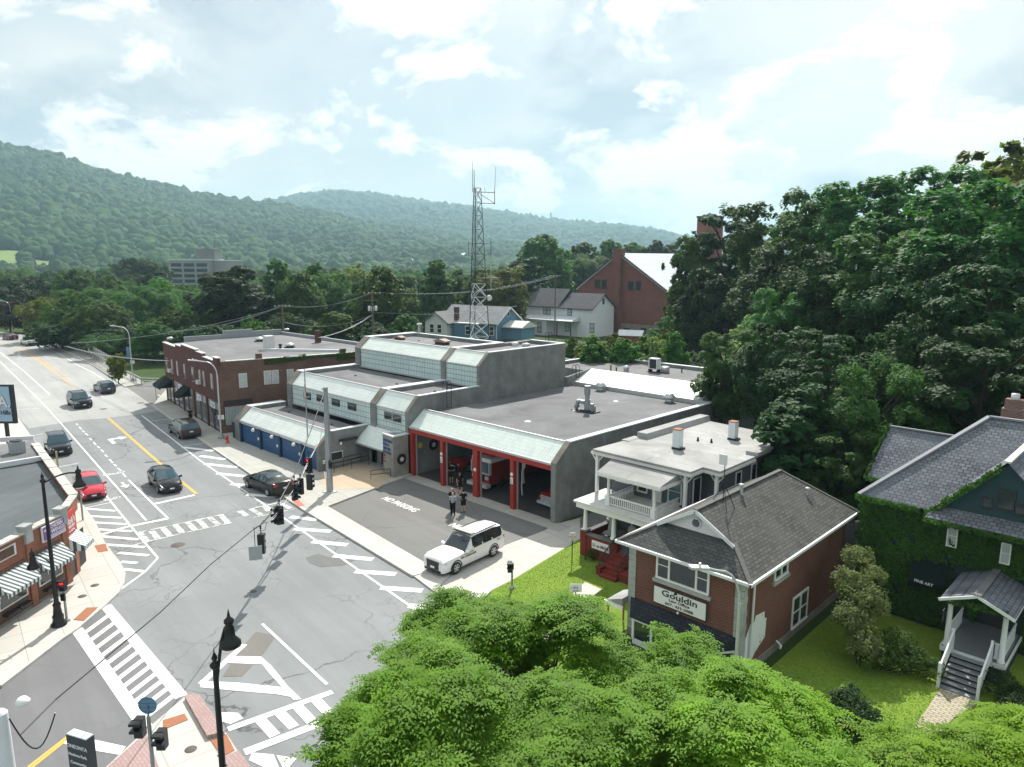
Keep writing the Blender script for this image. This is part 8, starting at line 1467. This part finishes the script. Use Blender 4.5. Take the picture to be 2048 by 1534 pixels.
def fore(label, base, blobs, n, mat, s=1.15, bark='bark', cl=None):
    """blobs: list of (photo px, py, height, radius) clusters"""
    t = thing('honey_locust_tree', label, 'tree', base, 0, 'honey locust trees in the foreground'); L_ = []
    for px_, py_, z_, r_ in blobs:
        g_ = G(px_, py_, z_); c = np.array([g_[0]-base[0], g_[1]-base[1], z_-base[2]])
        for k in range(8):
            d = rdir(1)[0]; d[2] = d[2]*.9-.25; L_.append((c+d*r_*rng.uniform(.45, 1.2), np.array([1, 1, .55])*r_*rng.uniform(.18, .40)))
    me = spray_crown(L_, n, s, M[mat]); o = bpy.data.objects.new('crown', me); sc.collection.objects.link(o); o.parent = t
    tm = MB(); cz = sum(l[0] for l in L_)/len(L_); tm.tube((0, 0, -.1), (cz[0]*.3, cz[1]*.3, cz[2]*.45), .2, 10, 0, .15); j = (cz[0]*.3, cz[1]*.3, cz[2]*.45)
    for i in range(0, len(L_), 4): c = L_[i][0]; m_ = (j[0]*.4+c[0]*.6, j[1]*.4+c[1]*.6, (j[2]+c[2])/2+.2); tm.tube(j, m_, .07, 6, 0, .045); tm.tube(m_, tuple(c), .045, 5, 0, .015)
    tm.build('trunk', M[bark], t); return t
b1_ = G(980, 1700, 0); fore('large fresh green foreground tree covering the street corner at the bottom', (16.0, -19.2, 0),
    [(1010, 1290, 7.6, 1.5), (900, 1250, 6.4, 1.1), (1150, 1300, 7.2, 1.5), (1230, 1400, 7.4, 1.7), (1060, 1430, 8.0, 1.8), (860, 1400, 7.4, 1.6), (760, 1440, 6.8, 1.1), (730, 1540, 7.0, 1.2), (900, 1560, 8.0, 1.8), (1130, 1560, 8.0, 1.8), (820, 1330, 6.5, 1.0), (1350, 1330, 6.2, 1.1), (1440, 1390, 6.4, 1.1), (980, 1235, 6.4, .9), (1100, 1240, 6.2, .9)], 46000, 'leaf_bright', 1.35)
fore('yellow green foreground tree below the law office corner', (24.0, -16.2, 0), [(1500, 1440, 6.8, 1.2), (1420, 1470, 7.2, 1.3), (1580, 1480, 6.6, 1.0), (1350, 1560, 7.6, 1.5), (1480, 1560, 7.4, 1.4), (1620, 1560, 7.0, 1.2), (1700, 1570, 6.8, .9)], 24000, 'leaf_yellow', 1.3)
fore('yellow green foreground tree in the bottom right corner', (29.5, -15.5, 0), [(1880, 1490, 6.6, .8), (1960, 1500, 6.8, 1.0), (2040, 1470, 6.6, 1.0), (1900, 1570, 7.0, 1.1), (2020, 1570, 7.2, 1.3), (1810, 1540, 6.4, .6)], 16000, 'leaf_yellow', 1.2)
# shrubs and climbers near the ivy house
def shrub(label, blobs, n, mat, size, name='shrub', cat='shrub', base=None, asp=.6):
    c0 = base or (blobs[0][0], blobs[0][1], 0); t = thing(name, label, cat, c0); L_ = [(np.array([x-c0[0], y-c0[1], z-c0[2]]), np.array([r, r, r*.9])) for x, y, z, r in blobs]
    P_, N_ = crown_points(n, L_); V_, F_ = leaves(P_, N_, size, asp); o = bpy.data.objects.new('foliage', mesh_np('foliage', V_, F_, M[mat])); sc.collection.objects.link(o); o.parent = t
    sm = MB()
    for (c, r) in L_[:6]: sm.tube((c[0]*.3, c[1]*.3, 0), (c[0], c[1], max(.1, c[2])), .03, 5)
    sm.build('stems', M['bark'], t); return t
g_ = lambda px, py, z: G(px, py, z)[:2]+(z,)
shrub('tall pale leaved shrub at the corner of the ivy house', [(*g_(1712, 1120, 3.6), .65), (*g_(1700, 1170, 3.0), .7), (*g_(1730, 1200, 2.6), .8), (*g_(1705, 1240, 2.0), .7), (*g_(1725, 1290, 1.3), .7), (*g_(1745, 1150, 3.3), .5)], 16000, 'leaf_pale', .06, base=(*G(1720, 1330, 0)[:2], 0))
shrub('dark bush between the lawn and the ivy house wall', [(*g_(1750, 1310, .7), .7), (*g_(1790, 1320, .6), .65), (*g_(1830, 1325, .6), .6), (*g_(1860, 1340, .5), .5), (*g_(1800, 1290, 1.0), .7)], 9000, 'leaf_ivy', .045)
shrub('round dark bush in the middle of the east lawn', [(*g_(1705, 1430, .9), .75), (*g_(1740, 1445, .7), .6), (*g_(1680, 1440, .6), .6), (*g_(1720, 1470, .5), .6), (*g_(1700, 1400, 1.2), .5)], 9000, 'leaf_dark', .05)
shrub('flowering bush right of the porch steps', [(*g_(2005, 1370, .6), .6), (*g_(2040, 1400, .6), .7), (*g_(2010, 1440, .4), .6), (*g_(2060, 1440, .5), .7)], 8000, 'leaf_dark', .045)
shrub('small bush at the foot of the red brick porch', [(*g_(1193, 1105, .4), .35), (*g_(1180, 1112, .25), .3), (*g_(1203, 1100, .5), .3)], 2600, 'leaf_ivy', .045)
# ivy on the walls: thick leaf layer following walls and eaves
def ivy(label, patches, n, size, base, cat='climbing plant', mat='leaf_ivy'):
    t = thing('ivy', label, cat, base); Ps, Ns = [], []; A_ = np.array([np.linalg.norm(np.cross(np.array(b)-np.array(a), np.array(c)-np.array(a))) for a, b, c, th, nr in patches]); A_ /= A_.sum()
    for (a, b, c, th, nr), w_ in zip(patches, A_):
        m_ = int(n*w_)+1; u, v = rng.random((2, m_)); a, b, c, nr = map(np.array, (a, b, c, nr)); Ps.append(a+np.outer(u, b-a)+np.outer(v, c-a)+np.outer(rng.random(m_)*th+.03*np.sin(u*40), nr)); Ns.append(np.tile(nr+np.array([0, 0, .3]), (m_, 1)))
    P_ = np.vstack(Ps); f_ = np.sin(P_[:, 0]*5.1+P_[:, 2]*3.3)+np.sin(P_[:, 0]*2.3-P_[:, 2]*4.7+1)+.8*np.sin(P_[:, 0]*11+P_[:, 2]*9.1)+rng.normal(size=len(P_))*.5; nn_ = np.vstack(Ns); P_ = P_+nn_*(.05*f_)[:, None]*.8; kp = f_ > -1.9; P_ = P_[kp]-np.array(base); nn_ = nn_[kp]; V_, F_ = leaves(P_, nn_, size*(.75+.2*rng.random(len(P_))*2), .8, .75); o = bpy.data.objects.new('foliage', mesh_np('foliage', V_, F_, M[mat])); sc.collection.objects.link(o); o.parent = t; return t
ivy('dense ivy covering the front wall and eaves of the dark slate roofed house', [((18.95, 2.35, .2), (23.3, 2.35, .2), (18.95, 2.35, 5.8), .16, (0, -1, 0)), ((23.3, 2.35, 3.6), (29, 2.35, 3.6), (23.3, 2.35, 5.8), .16, (0, -1, 0)), ((26.3, 2.35, 0.2), (29, 2.35, .2), (26.3, 2.35, 3.6), .16, (0, -1, 0)), ((18.95, 6, .2), (18.95, 2.35, .2), (18.95, 6, 5.8), .15, (-1, 0, 0)),
    ((18.7, 2.15, 5.75), (22.4, 2.15, 5.75), (18.7, 2.15, 6.05), .22, (0, -1, .2)), ((22.1, 1.45, 5.75), (gx-.2, 1.45, gz-.45), (22.1, 1.45, 6.15), .2, (0, -1, .2)), ((22.2, .98, 5.75), (29, .98, 5.75), (22.2, .98, 5.98), .15, (0, -1, .2)), ((18.45, 4.05, 6.3), (19.6, 4.05, 6.3), (18.45, 4.05, 6.55), .2, (0, -1, .2)), ((18.5, 4.1, 6.4), (18.6, 7.0, 8.7), (18.5, 4.1, 6.7), .12, (-1, 0, .2)), ((23.9, 2.1, 2.2), (24.4, 2.1, 1.0), (24.2, 2.1, 3.3), .3, (0, -1, 0)), ((24.0, -1.3, 3.1), (26.2, -1.2, 3.2), (24.0, -1.3, 3.35), .15, (0, -1, 0))], 46000, .06, (22, 2.3, 0))
pA = lambda s, z, o=.02: tuple(Vector((b0[0], b0[1], 0))+Matrix.Rotation(ROTB, 3, 'Z') @ Vector(SP(s, o, z)))
nrm_ = tuple(Matrix.Rotation(ROTB, 3, 'Z') @ Vector((.996, -.09, 0)))
ivy('thin ivy strip hanging from the side parapet of the brick block', [(pA(4.6, 7.0), pA(9, 7.25), pA(4.6, 7.6), .1, nrm_), (pA(8.6, 7.3), pA(13.0, 7.3), pA(8.6, 7.62), .1, nrm_), (pA(12.4, 6.9), pA(15.2, 6.9), pA(12.4, 7.7), .12, nrm_), (pA(13.0, 7.7), pA(13.55, 7.7), pA(13, 8.15), .1, nrm_)], 5000, .05, (b0[0], b0[1], 6))
# grass tufts along the lawns
def tufts(name, poly, n, h):
    xs_ = [p[0] for p in poly]; ys_ = [p[1] for p in poly]; P_ = []
    while len(P_) < n:
        q = np.stack([rng.uniform(min(xs_), max(xs_), n), rng.uniform(min(ys_), max(ys_), n)], 1)
        for a in q:
            ins = False
            for i in range(len(poly)):
                x1, y1 = poly[i]; x2, y2 = poly[i-1]
                if (y1 > a[1]) != (y2 > a[1]) and a[0] < (x2-x1)*(a[1]-y1)/(y2-y1)+x1: ins = not ins
            if ins: P_.append(a)
    P_ = np.array(P_[:n]); a = rng.random(n)*6.28; w_ = .018; hh = h*(.5+rng.random(n)); lean = rdir(n)*.03
    V_ = np.stack([np.stack([P_[:, 0]-np.cos(a)*w_, P_[:, 1]-np.sin(a)*w_, np.full(n, .02)], 1), np.stack([P_[:, 0]+np.cos(a)*w_, P_[:, 1]+np.sin(a)*w_, np.full(n, .02)], 1), np.stack([P_[:, 0]+lean[:, 0], P_[:, 1]+lean[:, 1], .02+hh], 1)], 1).reshape(-1, 3)
    o = bpy.data.objects.new(name, mesh_np(name, V_, np.arange(n*3).reshape(-1, 3), M['lawn'])); sc.collection.objects.link(o); tag(o, 'short mown grass blades on the '+('front' if 'front' in name else 'east')+' lawn', 'grass', kind='stuff')
tufts('grass_front', gp([(1035, 1157), (1158, 1080)])+[(7, -3), (11.5, -9.5), (12, -11)]+gp([(990, 1181)]), 9000, .035); tufts('grass_east', [(18.7, -12.5), (18.7, 1.5), (22, 1.2), (24.2, -3.4), (27, -12)], 14000, .035)
# ================================================================ far forest, field and haze
def dome(nsub):
    bm = bmesh.new(); bmesh.ops.create_icosphere(bm, subdivisions=nsub, radius=1.0); V_ = np.array([v.co[:] for v in bm.verts]); F_ = np.array([[v.index for v in f.verts] for f in bm.faces]); bm.free()
    keep = V_[:, 2] > -.55; mp_ = -np.ones(len(V_), int); mp_[keep] = np.arange(keep.sum()); F_ = F_[np.all(keep[F_], 1)]; return V_[keep], mp_[F_]
def forest(name, label, px0, px1, D0, D1, cell, rad, nsub, mat, hmul=1.25, skip=None, rough=.35):
    DV, DF = dome(nsub); area = 0; pts = []
    Ds = D0
    while Ds < D1:
        w_ = (px1-px0)/F*Ds; m_ = int(w_/cell); p_ = px0+(np.arange(m_)+rng.random(m_))/m_*(px1-px0); d_ = Ds+rng.random(m_)*cell; pts.append(np.stack([p_, d_], 1)); Ds += cell
    P_ = np.vstack(pts); 
    if skip is not None: P_ = P_[~skip(P_[:, 0], P_[:, 1])]
    a = np.arctan2(P_[:, 0]-CX, F); dd_ = P_[:, 1]; z = terr(P_[:, 0], dd_); x, y = polar(P_[:, 0], dd_); n_ = len(P_); r = rad*(.5+1.0*rng.random(n_)**1.4); h = r*hmul*(.7+.6*rng.random(n_))
    nz = 1+rough*(rng.random((n_, len(DV)))-.5)*1.6; ang = rng.random(n_)*6.28; c, s = np.cos(ang)[:, None], np.sin(ang)[:, None]
    X = (DV[None, :, 0]*c-DV[None, :, 1]*s)*nz*r[:, None]+x[:, None]; Y = (DV[None, :, 0]*s+DV[None, :, 1]*c)*nz*r[:, None]+y[:, None]; Z = DV[None, :, 2]*nz*h[:, None]+(z+h*.75)[:, None]
    V_ = np.stack([X, Y, Z], -1).reshape(-1, 3); F_ = (DF[None]+np.arange(n_)[:, None, None]*len(DV)).reshape(-1, 3)
    o = bpy.data.objects.new(name, mesh_np(name, V_, F_, mat)); sc.collection.objects.link(o); tag(o, label, 'forest', kind='stuff'); return n_
def forestm(name, c1, c2, c3, sc_=.06):
    n = NT(name); a = n.noise(sc_, 3, .5); b = n.noise(.5, 4, .6); g2 = n.noise(.006, 4, .6); col = n.mix(n.ramp(a, [(.35, 0.), (.65, 1.)]), c1, c2); col = n.mix(n.ramp(g2, [(.40, 0.), (.62, .75)]), col, c3); cloud_shadow = n.noise(.0025, 3, .6); col = n.mix(n.ramp(cloud_shadow, [(.46, 0.), (.58, .55)]), col, sc3(c1, .6)); col = n.mix(n.math('MULTIPLY', b, .6), col, sc3(c1, .5)); n.bump(b, 1.0, 1.2); return n.fin(col, .8, .1)  # broadest dark patches are cloud shadows painted into the forest colour
FM1 = forestm('forest_near', (.028, .085, .022), (.055, .13, .032), (.08, .15, .04)); FM2 = forestm('forest_far', (.028, .085, .03), (.05, .12, .04), (.06, .14, .045))
fld = lambda p, d: ((p < 62) & (d > 845) & (d < 1010)) | ((p > 78) & (p < 128) & (d > 860) & (d < 960))
forest('valley_trees', 'broadleaf woodland filling the valley floor beyond the railway', -160, 1560, 400, 860, 8.5, 5.6, 3, FM1, 1.0, lambda p, d: (p > 315) & (p < 475) & (d < 450), .28)
forest('near_hill_forest', 'continuous forest covering the near left hill', -160, 1500, 860, 1960, 10, 6.4, 2, FM1, 1.0, fld, .3)
forest('far_hill_forest', 'hazy forest covering the far ridge', 200, 2100, 1960, 3640, 19, 12.5, 1, FM2, .85)
fm_ = MB()
def field(p0, p1, d0, d1):
    g0 = []
    for i in range(9):
        for j in range(5):
            p_, d_ = p0+(p1-p0)*i/8, d0+(d1-d0)*j/4; x, y = polar(np.array([p_]), np.array([d_])); g0.append((float(x[0]), float(y[0]), float(terr(np.array([p_]), np.array([d_]))[0])+1.2))
    fm_.add(g0, [(i*5+j, (i+1)*5+j, (i+1)*5+j+1, i*5+j+1) for i in range(8) for j in range(4)])
field(-160, 62, 850, 1005); field(78, 128, 865, 955)
struct('meadow', fm_, plain('meadow', (.16, .24, .05), .9, .2, .02))
for px_, py_, D_, lb in ((1010, 552, 0, 0),): pass
for i, (px_, D_, w_, lb) in enumerate(((482, 640, 30, 'pale flat roofed building half hidden among the valley trees'), (240, 700, 14, 'tiny white house among the trees below the meadow'), (930, 1150, 16, 'tiny white house in the forest left of the radio tower'), (815, 1000, 20, 'tiny pale farm building at the foot of the hill'))):
    x, y, _ = PD(px_, D_); z = float(terr(np.array([px_]), np.array([D_]))[0]); t = thing('distant_house', lb, 'house', (x, y, z), AL); MB().box(-w_/3, -4, -2, w_/3, 4, 10).build('wall', M['white_old'], t); MB().extr([(-w_/3-.6, -5, 10), (-w_/3-.6, 0, 13 if i else 10.6), (-w_/3-.6, 5, 10)], (w_*.667+1.2, 0, 0)).build('roof', M['coping'], t)
# haze: one closed box round everything below the sky
hz_ = MB().box(-5450, -5450, -40, 5450, 5450, 420); hm_ = bpy.data.materials.new('haze_air'); hm_.use_nodes = True; ht_ = hm_.node_tree; ht_.nodes.clear()
ho_ = ht_.nodes.new('ShaderNodeOutputMaterial'); pv = ht_.nodes.new('ShaderNodeVolumePrincipled'); pv.inputs['Color'].default_value = (.52, .80, .96, 1); pv.inputs['Density'].default_value = .00022; pv.inputs['Anisotropy'].default_value = .3; ht_.links.new(pv.outputs[0], ho_.inputs['Volume'])
hz_o = hz_.build('haze', hm_); tag(hz_o, 'pale bluish summer air fading the far hills', 'haze', kind='stuff')
# ---------------------------------------------------------------- haze
